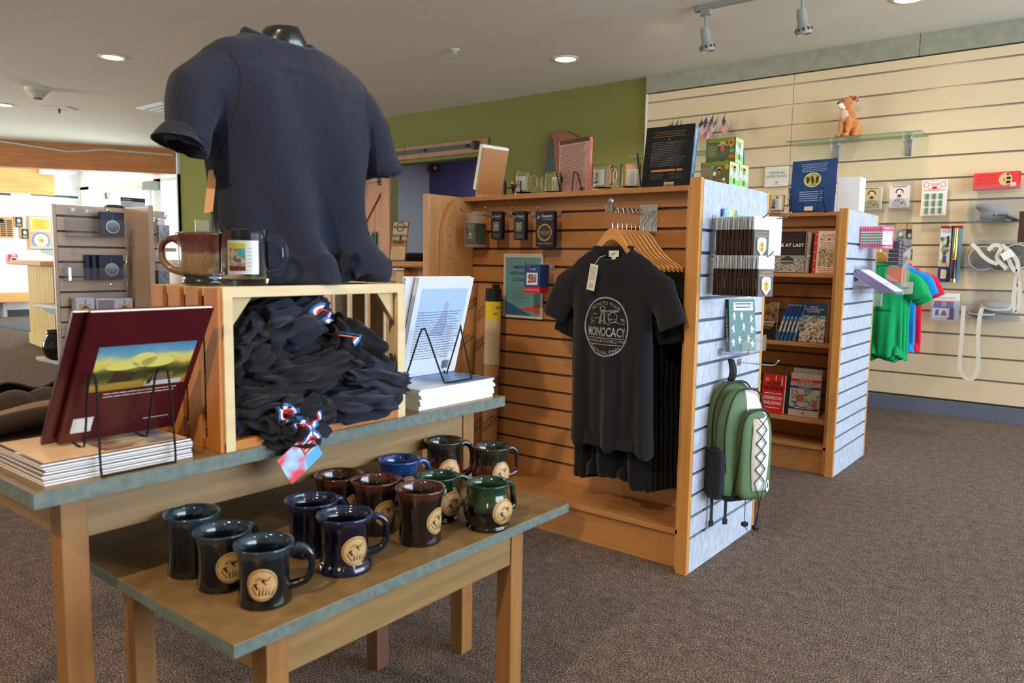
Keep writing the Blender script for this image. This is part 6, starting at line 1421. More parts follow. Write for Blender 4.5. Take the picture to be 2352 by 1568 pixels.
bk('paperback_book', 'white and red SLAVES NO MORE paperback with sepia photo on the upper shelf', 1866, 1926, 1.051, .222, .018, C(232, 220, 206), f_slaves, yaw=4)
bk('paperback_book', 'red-edged copy behind SLAVES NO MORE on the upper shelf', 1872, 1930, 1.051, .22, .018, C(206, 60, 50), None, y=4.18, yaw=4)
def f_road(m, w, h):
    m.use(photo('dark_painting', (30, 22, 18), (150, 110, 70), 40)); m.quad(-w / 2, w / 2, h * .45, h - .001, 0); m.use(WHITE); m.text('Underground', w * .0, h * .46, .017, -.0003, wmax=w * .8); m.use(C(226, 170, 70)); m.text('RAILROAD', w * .0, h * .37, .015, -.0003, wmax=w * .8, bold=.03); m.use(C(190, 180, 170)); m.lines(-w * .3, w * .3, h * .3, 1, .01, .003, -.0003)
bk('paperback_book', 'dark Underground RAILROAD paperback with painted cover, left on the middle shelf', 1730, 1790, .686, .205, .02, mat('dark_brown_cover', (34, 28, 26), .4), f_road)
BLU = mat('bright_blue_cover', (30, 98, 160), .35)
for k in range(5):
    xa = shelfx(1800 + k * 9, 740)
    t = book('paperback_book', 'slanted blue paperback on the middle shelf, ' + ['leftmost', 'second from left', 'middle', 'fourth from left', 'rightmost'][k] + ' of five', .012, .2, .12, BLU, lambda m, w, h: (m.use(C(70, 180, 230)), m.quad(-w / 2, w / 2, h * .62, h * .68, 0), m.use(photo('tiny_faces', (30, 28, 26), (200, 190, 180), 180)), m.quad(-w / 2, w / 2, h * .25, h * .6, -.0001), m.use(C(26, 60, 120)), m.quad(-w / 2, w / 2, h * .7, h * .97, -.0001), m.use(WHITE), m.quad(-w * .1, w * .1, h * .3, h * .55, -.0003)), loc=(xa - .028, 4.19, .686), rot=(0, radians(15), radians(5)), group='blue paperbacks standing slanted on the middle shelf')
def f_quote(m, w, h):
    m.use(photo('faces_grid', (40, 36, 32), (214, 206, 196), 75)); m.quad(-w / 2, w / 2, .001, h * .68, 0); m.use(C(50, 160, 210)); m.ring(0, h * .5, w * .62, h * .17, .004, -.0003, 30, .2, pi - .2); m.use(WHITE)
    for k, s in enumerate(('BOOK OF', 'AFRICAN AMERICAN', 'QUOTATIONS')): m.text(s, 0, h * .9 - k * .0125, .009, -.0003, wmax=w * (.32, .78, .5)[k])
bk('paperback_book', 'BOOK OF AFRICAN AMERICAN QUOTATIONS with a grid of portraits on the middle shelf', 1843, 1902, .686, .208, .014, mat('deep_blue_cover', (26, 70, 120), .35), f_quote)
for k, (a, b_) in enumerate(((1848, 1907), (1853, 1911))): bk('paperback_book', ('tan' if k == 0 else 'darker tan') + ' backed copy behind the African American quotations book', a, b_, .686, .206, .012, C(176 - 30 * k, 128 - 24 * k, 90 - 20 * k), None, y=4.18 + .025 * k)
def f_port(m, w, h): m.use(photo('portrait_photo', (30, 28, 26), (170, 160, 150), 40)); m.quad(-w * .4, w * .4, h * .2, h * .8, 0)
bk('paperback_book', 'dark portrait paperback at the left of the lowest shelf, half behind the rack edge', 1728, 1764, .281, .215, .02, mat('black_cover', (22, 22, 24), .4), f_port)
def f_cw(m, w, h):
    m.use(BLACK); m.text('COLSON', -.0, h * .76, .017, -.0003, wmax=w * .6, bold=.03); m.text('WHITEHEAD', 0, h * .63, .02, -.0003, wmax=w * .9, bold=.03); m.use(C(246, 226, 220)); m.text('The', .0, h * .5, .012, -.0003); m.text('UNDERGROUND', 0, h * .38, .019, -.0003, wmax=w * .86, bold=.02); m.text('RAILROAD', 0, h * .25, .019, -.0003, wmax=w * .8, bold=.02)
    m.quad(-w * .38, -w * .12, h * .49, h * .51, -.0003); m.quad(w * .12, w * .38, h * .49, h * .51, -.0003); m.quad(w * .06, w * .1, h * .84, h * .97, -.0003); m.quad(w * .34, w * .38, h * .72, h * .95, -.0003); m.lines(-w * .35, w * .35, h * .14, 1, .01, .004, -.0003, True); m.use(C(190, 150, 60)); m.ell(-w * .3, h * .85, .013, .013, -.0004)
bk('paperback_book', 'bright red COLSON WHITEHEAD paperback on the lowest shelf', 1764, 1816, .281, .212, .022, mat('scarlet_cover', (214, 36, 34), .4), f_cw)
bk('paperback_book', 'white-paged book with dark green spine right of the red paperback', 1772, 1830, .281, .21, .02, C(30, 60, 50), None, y=4.185, yaw=-6)
def f_civ(m, w, h):
    m.use(C(196, 40, 48)); m.quad(-w / 2, w / 2, h * .80, h * .865, 0); m.use(C(40, 62, 120)); m.quad(-w / 2, w / 2, h * .64, h * .70, 0); m.quad(-w / 2, w / 2, h * .15, h * .22, 0); m.use(WHITE); m.text('HISTORY OF', 0, h * .832, .009, -.0003); m.text('IN AMERICA', 0, h * .67, .0085, -.0003); m.lines(-w * .3, w * .3, h * .2, 1, .01, .0035, -.0003, True)
    m.use(C(84, 78, 76)); m.text('CIVIL RIGHTS', 0, h * .75, .017, -.0003, wmax=w * .86)
    for k, (x, z, a, b_) in enumerate(((-.32, .5, .13, .11), (-.14, .42, .13, .09), (.12, .44, .13, .2), (-.3, .27, .13, .07), (.36, .3, .1, .1), (.36, .47, .12, .08))): m.use((photo('grey_photo', (50, 46, 44), (190, 184, 176), 90), photo('red_photo', (90, 40, 36), (190, 120, 100), 90), photo('green_photo', (60, 90, 80), (180, 190, 180), 70))[k % 3]); m.quad((x - a) * w, (x + a) * w, (z - b_) * h, (z + b_) * h, -.0002 - .0001 * k)
    m.use(C(90, 70, 50)); m.prism([(-.006, .022), (.006, .022), (0, .008)], -.0004, 0)
bk('paperback_book', 'tan HISTORY OF CIVIL RIGHTS IN AMERICA handbook on the lowest shelf', 1828, 1898, .281, .232, .012, C(196, 184, 166), f_civ)
bk('paperback_book', 'pale taller book standing behind the civil rights handbook', 1832, 1900, .281, .255, .012, C(206, 206, 206), None, y=4.18)

# on top of the second rack
glassmug((at(1784, 470, 1, 4.26).x, 4.26, Z2), 'clear glass mug with cannon picture on top of the rear rack', radians(0), True, 1.02)
def f_lincoln(m, w, h):
    m.use(C(150, 180, 216)); m.lines(-w * .3, w * .34, h * .93, 5, .01, .003, -.0003, True); m.lines(-w * .28, w * .3, h * .40, 5, .012, .004, -.0003, False); m.use(C(226, 214, 160)); m.ell(0, h * .62, w * .2, h * .14, -.0002); m.use(photo('oval_scene', (60, 90, 50), (190, 180, 90), 60)); m.ell(0, h * .62, w * .18, h * .125, -.0003); m.use(C(50, 40, 36)); [m.ell(dx, h * .62, .007, .02, -.0005, 10) for dx in (-.025, 0, .025)]
    m.use(C(222, 206, 186)); m.quad(-w * .14, w * .06, .006, .032, -.0003); m.use(WHITE)
    R = random.Random(2); [m.quad(x, x + .001, z, z + .001, -.0003) for x, z in [(R.uniform(-w / 2, w / 2), R.uniform(.1, h)) for _ in range(20)]]
xa, xb = at(1817, 400, 1, 4.25).x, at(1915, 400, 1, 4.25).x
for k in range(5):
    book('paperback_book', 'dark blue picture book on the rear rack easel, ' + ['frontmost with oval scene', 'second copy', 'third copy', 'fourth copy', 'rearmost copy'][k], .226, .285, .004, mat('night_blue_cover', (30, 66, 118), .35, vary=.25, scale=6), f_lincoln if k == 0 else None, loc=((xa + xb) / 2 + .001 * k, 4.25 + .0055 * k, Z2 + .001), rot=(radians(-9), radians(-1.2), 0), group='dark blue picture books on the rear rack easel')
easel(((xa + xb) / 2 - .008, 4.20, Z2), 'black twisted wire easel in front of the dark blue books', 0, w=.19, h=.125, f=.03, b=.04)
t = thing('white_box', 'tall plain white box standing on the end of the rear rack', 'box', (-1.125, 4.30, Z2 + .004))
m = M(mat('white_carton', (232, 236, 244), .5)); m.box(-.115, 0, 0, .11, 0, .178); m.use(C(150, 150, 190)); m.T = TR(.0004, 0, 0) @ RM(0, 0, pi / 2); m.quad(.04, .05, .055, .07, 0); m.build('carton', t, bevel=.002)
t.location = (at(1975, 440, 1, 4.30).x, 4.30, Z2 + .004)
t = thing('navy_notebook', 'small dark navy notebook between the glass mug and blue books', 'notebook', (at(1826, 470, 1, 4.31).x, 4.31, Z2)); m = M(NAVY); m.box(-.03, .045, 0, .012, 0, .115); m.build('cover', t, bevel=.006)

# end panel of the second rack
E2 = -1.070
t = thing('acrylic_gum_holder', 'clear holder of pink and green packs high on the rear rack end', 'display holder', (E2, 4.33, 1.185), RE, 'clear holders on the rear rack end')
m = M(ACRY); m.box(-.045, .045, -.003, 0, 0, .11); m.box(-.045, .045, -.13, 0, -.003, 0); m.box(-.045, .045, -.13, -.127, 0, .03); m.box(-.045, -.042, -.13, 0, 0, .03); m.box(.042, .045, -.13, 0, 0, .03); m.build('clear_body', t)
first = None
for k in range(10):
    loc = (E2 + .122 - k * .012, 4.33, 1.186)
    if not first:
        first = t = thing('candy_pack', 'pink and white pack with old-time picture at the front of the holder', 'candy pack', loc, RE - .8, 'pink and green packs in the clear holder')
        m = M(C(232, 120, 150)); m.box(-.037, .037, 0, .0105, 0, .112); m.use(C(40, 150, 120)); m.box(-.0373, .0373, .001, .008, .024, .084)
        for q in range(7): m.use(C(206, 60, 100) if q in (0, 6) else C(236, 240, 236)); z = .012 + q * .0136; m.box(-.0376, .0376, .0, .0098, z, z + .004)
        m.use(C(240, 236, 232)); m.quad(-.03, .03, .02, .086, -.0003); m.use(photo('pack_picture', (70, 70, 70), (226, 226, 220), 200)); m.quad(-.022, .022, .03, .084, -.0005); m.use(WHITE); m.text('TEABERRY'[:0] or 'GUM', 0, .1, .007, -.0004); m.text('GUM', 0, .01, .006, -.0004); m.build('pack', t)
    else: dup(first, loc, RE, 'pink and green striped pack in the row behind the front pack')
t = holder((E2, 4.33, .955), 'wide clear tray with slanted purple booklets on the rear rack end', RE, .24, .14, .24, .06, group='clear holders on the rear rack end')
PUR = mat('purple_edge', (84, 60, 150), .5)
for k in range(7):
    t = thing('purple_booklet', 'purple-edged booklet lying slanted in the clear tray, ' + ['topmost', 'second from top', 'third from top', 'middle', 'fifth from top', 'sixth from top', 'lowest'][k], 'booklet', (E2 + .205 - k * .012, 4.33 + .003 * (k % 2), .962 - k * .0), 0, 'purple-edged booklets in the clear tray', (radians(-58), 0, RE))
    m = M(PUR); m.box(-.1, .1, 0, .0022, 0, .215 - k * .006); m.box(-.1, .1, .0052, .0062, 0, .215 - k * .006); m.build('cover', t); m = M(C(236, 232, 244)); m.box(-.099, .099, .0022, .0052, .001, .213 - k * .006)
    if k == 0: m.use(C(240, 238, 248)); m.box(-.095, .095, -.001, -.0002, .005, .21); m.use(C(150, 130, 190)); m.lines(-.05, .05, .13, 6, .012, .003, -.0014)
    m.build('pages', t)
t = thing('tin_display', 'clear tiered case of small dark lettered boxes beyond the purple booklets', 'display case', (E2 + .13, 4.52, 1.0), RE)
for c_ in range(2):
    for r_ in range(6):
        m = M(C(44, 48, 60)); m.box(-.07 + c_ * .075, -.002 + c_ * .075, -.03, .02, .10 + r_ * .022 - .1 * 0, .118 + r_ * .022); m.use(WHITE); m.text('MAGNET', -.035 + c_ * .075, .109 + r_ * .022, .007, -.0305); m.build('small_box', t)
    m = M(C(226, 120, 70)); m.box(-.07 + c_ * .075, -.03 + c_ * .075, -.05, .02, .0, .09); m.use(C(40, 44, 56)); m.box(-.029 + c_ * .075, -.002 + c_ * .075, -.045, .02, .0, .088); m.build('orange_card', t)
m = M(ACRY); m.box(-.075, .1, -.055, -.053, -.01, .24); m.box(-.075, -.073, -.055, .03, -.01, .24); m.box(.098, .1, -.055, .03, -.01, .24); m.box(-.075, .1, -.055, .03, -.012, -.01); m.box(-.075, .1, .028, .13, .2, .203); m.build('clear_case', t)

# ------------------------------------------------------------------ slat wall goods
def wx(px, py, y=6.33): return at(px, py, 1, y)
def glass_shelf(name, label, x0, x1, z, d, brs):
    t = thing(name, label, 'shelf', (x0, SY, z), 0, 'glass shelves on the slat wall'); w_ = x1 - x0
    m = M(SHELFG); m.box(0, w_, -d, 0, -.008, 0); m.use(mat('shelf_glass_edge', (92, 128, 112), .1)); m.box(0, w_, -d - .001, -d, -.008, 0); m.box(w_, w_ + .001, -d, 0, -.008, 0); m.build('glass_sheet', t)
    for bx_ in brs:
        m = M(CHROME); m.box(bx_ - .022, bx_ + .022, -.012, 0, -.14, .012); m.box(bx_ - .018, bx_ + .018, -.05, 0, -.02, -.008); m.build('chrome_bracket', t, bevel=.003)
        m = M(ACRY); m.prism([(0, -.009), (0, -.13), (.0, -.13), (d * .85, -.009)], -.002, .002, TR(bx_ - .01, 0, 0) @ RM(0, 0, -pi / 2)); m.build('support_fin', t)
    return t
zs_ = 2.055
xr_ = at(2133, 308, 1, SY).x; fpt = at(2097, 300, 2, zs_); dshelf = SY - fpt.y
xl_ = at(1850, 330, 1, SY).x
glass_shelf('glass_shelf', 'glass wall shelf with chrome brackets carrying the toy cougar', xl_ - .06, xr_, zs_, min(.3, max(.2, dshelf)), (at(1921, 335, 1, SY - .02).x - xl_ + .06, at(2088, 320, 1, SY - .02).x - xl_ + .06))
glass_shelf('glass_shelf', 'glass wall shelf with small flags behind the black book', at(1500, 360, 1, SY).x, at(1700, 350, 1, SY).x, 2.055 - .0, .24, (.3,)) if False else None
zf_ = at(1600, 350, 1, 6.2).z
glass_shelf('glass_shelf', 'glass wall shelf carrying the small flags, behind the black book and boxes', at(1475, 362, 1, SY).x, at(1700, 345, 1, SY).x, zf_, .24, (.2,))
# stuffed cougar
def cougar():
    k = at(1950, 310, 1, 6.2); t = thing('plush_cougar', 'seated orange plush cougar with white muzzle and swing tag on the glass shelf', 'stuffed toy', (k.x - .02, 6.22, zs_), radians(8))
    F_ = mat('tawny_plush', (206, 130, 62), .95, vary=.28, scale=24, bump=1.0, bscale=260, sheen=.4); CR = mat('cream_plush', (226, 192, 160), .95, vary=.12, scale=30, bump=1.0, bscale=260, sheen=.4)
    m = M(F_)
    for c, r in (((.03, .02, .075), (.07, .062, .075)), ((.01, .0, .15), (.05, .047, .075)), ((-.005, -.01, .21), (.045, .042, .05)), ((-.018, -.02, .262), (.05, .046, .045)), ((-.045, -.04, .25), (.03, .03, .026)),
                 ((-.04, -.045, .09), (.021, .023, .07)), ((.01, -.055, .09), (.021, .023, .07)), ((-.052, -.062, .017), (.026, .034, .018)), ((.0, -.078, .017), (.026, .034, .018)), ((.07, -.02, .04), (.036, .055, .04)), ((.065, -.07, .016), (.02, .035, .016)), ((.012, .0, .302), (.018, .01, .02)), ((-.05, .01, .298), (.014, .01, .018))): m.ball(c, r, 20, 14)
    for i in range(12): a = i / 11; m.ball((.075 - .03 * a + .02 * sin(a * 3), .02 - .09 * a + .02, .016), .014, 10, 8)
    o = m.build('body', t); baked(o, lambda c, n: c + n * .0022 * noise.noise(c * 160), voxel=.004, smooth=5)
    m = M(C(240, 236, 228, .9)); m.ball((-.052, -.062, .243), (.026, .022, .017), 18, 12); m.ball((-.04, -.05, .228), (.026, .022, .012), 18, 12); o = m.build('white_muzzle', t, True)
    m = M(CR); m.ball((-.022, -.034, .17), (.034, .026, .062), 20, 14); o = m.build('cream_chest', t); baked(o, lambda c, n: c + n * .003 * noise.noise(c * 120), voxel=.004, smooth=2)
    m = M(BLACK); m.ball((-.064, -.08, .256), (.009, .007, .007), 12, 8); m.build('nose', t, True)
    m = M(mat('glass_eye', (40, 56, 30), .1)); m.ball((-.03, -.066, .274), .0055, 12, 8); m.ball((-.062, -.052, .272), .0045, 12, 8); m.build('eye', t, True)
    m = M(C(226, 222, 216)); m.T = TR(.045, -.02, .29) @ RM(.1, radians(38), -.1); m.box(-.02, .035, -.001, 0, -.018, .018); m.use(C(206, 50, 40)); m.quad(-.019, .008, -.017, .017, -.0015); m.use(C(90, 90, 90)); m.bars(.014, .032, -.014, .014, -.0015, 8); m.build('swing_tag', t)
cougar()
# stick flags
def flagmat():
    m, nt, b = nodes('stripes_and_stars'); N, L = nt.nodes, nt.links; return m
SR, SW_, SB = C(178, 34, 44, .8), C(230, 226, 222, .8), C(30, 36, 66, .8)
def flags(x, z, label, n, seed, yy=6.22, spread=1):
    t = thing('stick_flag_bundle', label, 'flags', (x, yy, z), 0, 'small stick flags on the slat wall shelf')
    m = M(BLACK); m.lathe([(0, 0), (.03, 0), (.03, .012), (.012, .02), (0, .02)], 20); m.build('black_stand', t)
    for k in range(n):
        a = (k - (n - 1) / 2) * .17 * spread; top = Vector((sin(a) * .31, -.02 * (k % 2), .28 + .012 * (k % 3)))
        m = M(C(60, 46, 34)); m.tube([(0, 0, .01), top], .0022, 6); m.use(mat('gold_tip', (150, 120, 60), .4, .6)); m.lathe([(0, 0), (.004, .008), (0, .022)], 8, (top.x, top.y, top.z)); st = m.build('flag_stick', t)
        # cloth hangs from the upper part of the stick, falling to the left in folds
        m = M(SW_); W_, Hh = .15, .10; d = (top - Vector((0, 0, .01))).normalized(); side = Vector((-.55, -.15, -.78)).normalized() if k < n - 1 else Vector((.45, -.15, -.85)).normalized()
        nu, nv = 26, 26
        def fn(u, v):
            base = top - d * (.006 + v * Hh); f = side * (u * W_ * (1 - .1 * v)); return base + f * (.86) + Vector((0, -.012 * sin(u * 9 + v * 2 + k) * u - .004 * k, -.02 * u * (1 - v)))
        vs = [fn(i / nu, j / nv) for j in range(nv + 1) for i in range(nu + 1)]
        for mm, cond in ((SB, lambda i, j: i < 10 and j < 14), (SR, lambda i, j: not (i < 10 and j < 14) and (j // 2) % 2 == 0), (SW_, lambda i, j: not (i < 10 and j < 14) and (j // 2) % 2 == 1)):
            m.use(mm); fs = [(j * (nu + 1) + i, j * (nu + 1) + i + 1, (j + 1) * (nu + 1) + i + 1, (j + 1) * (nu + 1) + i) for j in range(nv) for i in range(nu) if cond(i, j)]; m.add(vs, fs)
        m.use(SW_)
        for i in range(4):
            for j in range(4): p = fn((i + .5) / 4 * .37, (j + .5) / 4 * .52); m.ball((p.x, p.y - .0012, p.z), .0022, 6, 4)
        m.build('flag_cloth', t, True)
fx = at(1633, 340, 1, 6.2)
flags(fx.x, zf_, 'bunch of small American stick flags on the glass shelf left of the toy boxes', 5, 1)
flags(at(1552, 300, 1, 6.25).x, zf_, 'second bunch of stick flags, only the tips above the black book', 4, 2, 6.25, .8)

def card(name, label, cat, px0, py0, px1, py1, y=6.32, col=C(232, 228, 220), prints=None, d=.004, grp=None):
    a, b = at(px0, py0, 1, y), at(px1, py1, 1, y); w_, h_ = b.x - a.x, a.z - b.z
    t = thing(name, label, cat, ((a.x + b.x) / 2, y, b.z), 0, grp); m = M(col); m.box(-w_ / 2, w_ / 2, -d, 0, 0, h_)
    if prints: m.T = TR(0, -d - .0004, 0); prints(m, w_, h_); m.T = None
    m.build('face_card', t, bevel=.0005); return t, w_, h_
def wallhook(t, h, back=SY, y=6.32):
    m = M(CHROME); m.tube([(0, back - y, h - .004), (0, -.02, h - .004), (0, -.026, h + .004)], .0026, 6); m.build('hook', t, True)
t, w_, h_ = card('park_support_sign', 'white sign reading YOUR PURCHASE SUPPORTS THIS PARK on the slat wall', 'sign', 1758, 384, 1811, 427, 6.34, C(226, 222, 208), lambda m, w, h: (m.use(C(70, 66, 60)), m.text('YOUR PURCHASE', 0, h * .68, .02, 0, wmax=w * .66), m.text('SUPPORTS THIS PARK.', 0, h * .5, .02, 0, wmax=w * .86), m.text('EASTERN NATIONAL', 0, h * .12, .008, 0, wmax=w * .2), m.ell(0, h * .22, .008, .006, 0)))
def f_charms(m, w, h):
    m.use(C(206, 90, 90)); [m.quad(*q, -.0002) for q in ((-w * .44, w * .44, h * .96, h * .965), (-w * .44, w * .44, h * .69, h * .695), (-w * .44, -w * .435, h * .69, h * .965), (w * .435, w * .44, h * .69, h * .965), (-w * .46, w * .46, h * .03, h * .035), (-w * .46, w * .46, h * .045, h * .05))]
    m.use(C(206, 40, 46)); m.text('CIVIL WAR', 0, h * .86, .02, -.0003, wmax=w * .36); m.ell(0, h * .86 - .022, w * .11, .01, -.0002); m.use(C(206, 90, 90)); m.text('of the', 0, h * .78, .01, -.0003); m.text('American Civil War', 0, h * .745, .012, -.0003, wmax=w * .5); m.text('Most Strikes Identification Guide', 0, h * .71, .012, -.0003, wmax=w * .8); m.ring(-w * .33, h * .86, .018, .02, .004, -.0002); m.ring(w * .33, h * .86, .018, .02, .004, -.0002)
    for r_ in range(3):
        for c_ in range(3): x, z = (-.27 + c_ * .27) * w, (.53 - r_ * .2) * h; m.use(C(70, 140, 110)); m.box(x - .004, x + .012, -.012, -.0004, z - .018, z + .02); m.use(C(206, 120, 110)); m.box(x - .010, x - .004, -.008, -.0004, z - .018, z + .018)
t, w_, h_ = card('relic_card', 'white hanging card with nine small green relics in rows on the slat wall', 'souvenir card', 2120, 414, 2172, 494, 6.3, C(234, 226, 218), f_charms, .014, 'white relic cards on the slat wall'); wallhook(t, h_)
t, w_, h_ = card('relic_card', 'white relic card mostly hidden between the blue books and the white box', 'souvenir card', 1890, 424, 1940, 498, 6.3, C(234, 226, 218), f_charms, .014, 'white relic cards on the slat wall'); wallhook(t, h_)
for (a, b, c, d, lb, c1, c2) in ((1982, 432, 2025, 480, 'brownish officer portrait cards in a clear holder beside the white box', (60, 48, 30), (196, 178, 130)), (2046, 428, 2088, 476, 'grey bearded man portrait cards in a clear holder on the slat wall', (60, 50, 50), (226, 212, 206))):
    def f_p(m, w, h, c1=c1, c2=c2):
        m.use(C(*c2)); m.quad(-w * .46, w * .46, .004, h - .004, 0); m.use(photo('coat_' + lb[:4], tuple(int(x * .8 + 30) for x in c1), tuple(int(x * .9) for x in c2), 60)); m.prism([(-w * .4, .006), (w * .4, .006), (w * .3, h * .34), (w * .08, h * .46), (-w * .12, h * .46), (-w * .32, h * .3)], -.0003, -.0001)
        m.use(C(*c1)); m.ell(0, h * .72, w * .2, h * .15, -.0003); m.use(C(*[min(255, x + 16) for x in c2])); m.ell(0, h * .66, w * .145, h * .155, -.0004); m.use(C(*c1)); m.ell(0, h * .535, w * .11, h * .055, -.0005); m.quad(-w * .09, -w * .03, h * .675, h * .69, -.0006); m.quad(w * .03, w * .09, h * .675, h * .69, -.0006); m.quad(-w * .08, w * .08, h * .59, h * .605, -.0006)
        m.lines(-w * .36, w * .36, h * .97, 1, .01, .005, -.0004, True)
    t, w_, h_ = card('portrait_cards', lb, 'card pack', a, b, c, d, 6.26, C(226, 220, 206), f_p, .02, 'portrait cards in clear holders')
    m = M(ACRY); m.box(-w_ / 2 - .006, w_ / 2 + .006, -.028, -.026, -.01, h_ * .4); m.box(-w_ / 2 - .006, w_ / 2 + .006, -.028, .02, -.014, -.01); m.box(-w_ / 2 - .006, w_ / 2 + .006, .02, .1, -.012, -.01); m.box(-w_ / 2 - .006, w_ / 2 + .006, .094, .098, -.01, h_ + .06); m.box(w_ / 2 + .004, w_ / 2 + .006, -.028, .094, -.01, h_); m.build('clear_holder', t)
a, b = wx(2234, 437, 6.28), wx(2340, 402, 6.28)
t = thing('red_booklet_stack', 'red booklets with a striped round emblem leaning in a clear holder', 'booklet', ((a.x + b.x) / 2, 6.30, a.z), 0, None, (radians(-8), radians(-1), 0)); w_ = b.x - a.x; h_ = .118
m = M(C(216, 50, 52)); m.box(-w_ / 2, w_ / 2, -.02, 0, 0, h_); m.box(-w_ / 2 + .012, w_ / 2 + .012, 0, .012, .002, h_ + .002); m.T = TR(0, -.0204, 0); m.use(C(150, 30, 30)); m.text('Surrender at Appomattox', -w_ * .2, h_ * .83, .012, 0, wmax=w_ * .42); m.lines(-w_ * .42, w_ * .05, h_ * .66, 5, .012, .0025, 0); m.use(C(214, 176, 120)); m.ell(w_ * .22, h_ * .55, .04, .045, -.0002)
m.use(BLACK); m.prism([(w_ * .24, h_ * .9), (w_ * .3, h_ * .85), (w_ * .3, h_ * .78), (w_ * .24, h_ * .78)], -.0004, -.0002); m.quad(w_ * .24, w_ * .335, h_ * .54, h_ * .68, -.0004); m.quad(w_ * .24, w_ * .33, h_ * .3, h_ * .45, -.0004); m.ell(w_ * .19, h_ * .52, .003, .012, -.0004, 10); m.use(C(232, 206, 196)); m.quad(w_ * .33, w_ * .46, h_ * .12, h_ * .34, -.0005); m.build('front_booklet', t)
m = M(ACRY); m.box(-w_ / 2 - .05, w_ / 2 + .03, -.03, .05, -.012, -.008); m.box(-w_ / 2 - .05, w_ / 2 + .03, -.03, -.027, -.01, .03); m.build('clear_holder', t)
def bin_(label, px0, px1, pyt, pyb, d=.16):
    y = SY; a, b = at(px0, pyb, 1, SY - d), at(px1, pyb, 1, SY - d); zt = at(px0, pyt, 1, SY - d).z; w_ = b.x - a.x; h_ = zt - a.z
    t = thing('acrylic_bin', label, 'display bin', (a.x, SY, a.z), 0, 'clear acrylic bins on the slat wall'); m = M(ACRY); e = .004
    m.box(0, w_, -d, -.004, -e, 0); m.box(0, w_, -d, -d + e, 0, h_ * .55); m.box(0, w_, -e - .002, -.002, 0, h_ + .03)
    for x in (0, w_ - e): m.prism([(0, 0), (d, 0), (d, h_ * .55), (.02, h_ + .02), (0, h_ + .02)], 0, e, TR(x + e, -.004, 0) @ RM(0, 0, -pi / 2))
    m.build('clear_body', t); return a, b, w_, h_, t
# kepi
a, b, w_, h_, t = bin_('clear bin holding the grey kepi', 2218, 2348, 463, 512, .17)
c = at(2283, 505, 1, 6.27)
KG = cloth('kepi_grey_wool', (120, 122, 132), (142, 144, 154))
t = thing('kepi_cap', 'grey wool kepi with black peak and brass button in the top clear bin', 'cap', (c.x, 6.275, a.z + .001), 0)
m = M(KG); m.loft([[Vector((.088 * (1 - .02 * k) * cos(2 * pi * j / 40) + dx, .07 * (1 - .03 * k) * sin(2 * pi * j / 40), z)) for j in range(40)] for k, (z, dx) in enumerate(((.028, 0), (.058, 0), (.064, -.002), (.085, -.012), (.108, -.035)))] + [[Vector((.06 * cos(2 * pi * j / 40) - .05, .045 * sin(2 * pi * j / 40), .128)) for j in range(40)], [Vector((.03 * cos(2 * pi * j / 40) - .055, .02 * sin(2 * pi * j / 40), .13)) for j in range(40)]]); o = m.build('crown', t, True); baked(o, lambda c, n: c + n * (.006 * noise.noise(c * 22) if c.z > .062 else 0))
m = M(mat('black_leather', (30, 30, 32), .35)); m.sheet(lambda u, v: (.03 + (.07 + .06 * v) * cos((u - .5) * 1.9), -.0 + (.07 + .05 * v) * sin((u - .5) * 1.9) - .02, .045 - .032 * v), 16, 5); m.box(-.0, .085, -.072, -.069, .045, .053); m.build('peak', t, True, solid=.003)
m = M(C(20, 110, 80)); m.sheet(lambda u, v: (-.02 + .12 * u, -.06 + .02 * v, .003 + .02 * sin(pi * u) * (1 - v)), 10, 2); m.build('green_lining', t, True)
m = M(KG); m.sheet(lambda u, v: (-.13 + .09 * u, -.06 + .1 * v, .002 + .028 * u), 6, 4); m.build('neck_flap', t, True, solid=.003)
m = M(mat('brass', (220, 180, 90), .25, .9)); m.ball((.018, -.0705, .05), .007, 12, 8); m.build('brass_button', t, True)
# watch cards
for px0, px1, lb in ((2059, 2078, 'watch picture card with kraft header, front one right of the G2 end'), (1992, 2014, 'watch picture card with kraft header half hidden by the rear rack')):
    lb = lb.replace('front one right of the G2 end', 'hanging above the coloured t-shirts')
    def f_w(m, w, h): m.use(C(196, 160, 110)); m.quad(-w / 2, w / 2, h * .78, h, -.0001); m.use(photo('watch_photo', (34, 34, 32), (150, 150, 140), 30)); m.quad(-w / 2, w / 2, .002, h * .78, -.0001); m.use(C(80, 120, 60)); m.quad(-w / 2, -w * .1, h * .1, h * .4, -.0003); m.use(C(206, 206, 200)); m.ell(0, h * .56, w * .2, w * .2, -.0004); m.use(C(120, 120, 116)); m.ell(-.005, h * .22, w * .34, w * .34, -.0005); m.use(C(60, 60, 60)); m.ell(-.005, h * .22, w * .28, w * .28, -.0006)
    t, w_, h_ = card('watch_card', lb, 'souvenir card', px0, 514, px1, 568, 6.28, C(50, 48, 46), f_w, .003, 'watch cards on the slat wall'); wallhook(t, h_)
    if px0 > 2050: m = M(C(60, 58, 54)); m.box(w_ / 2 - .004, w_ / 2 + .035, .03, .034, .0, h_); m.use(C(196, 160, 110)); m.quad(w_ / 2, w_ / 2 + .035, h_ * .78, h_, .0298); m.use(C(190, 170, 170)); m.ell(w_ / 2 + .02, h_ * .5, .012, .016, .0296); m.build('second_card', t)
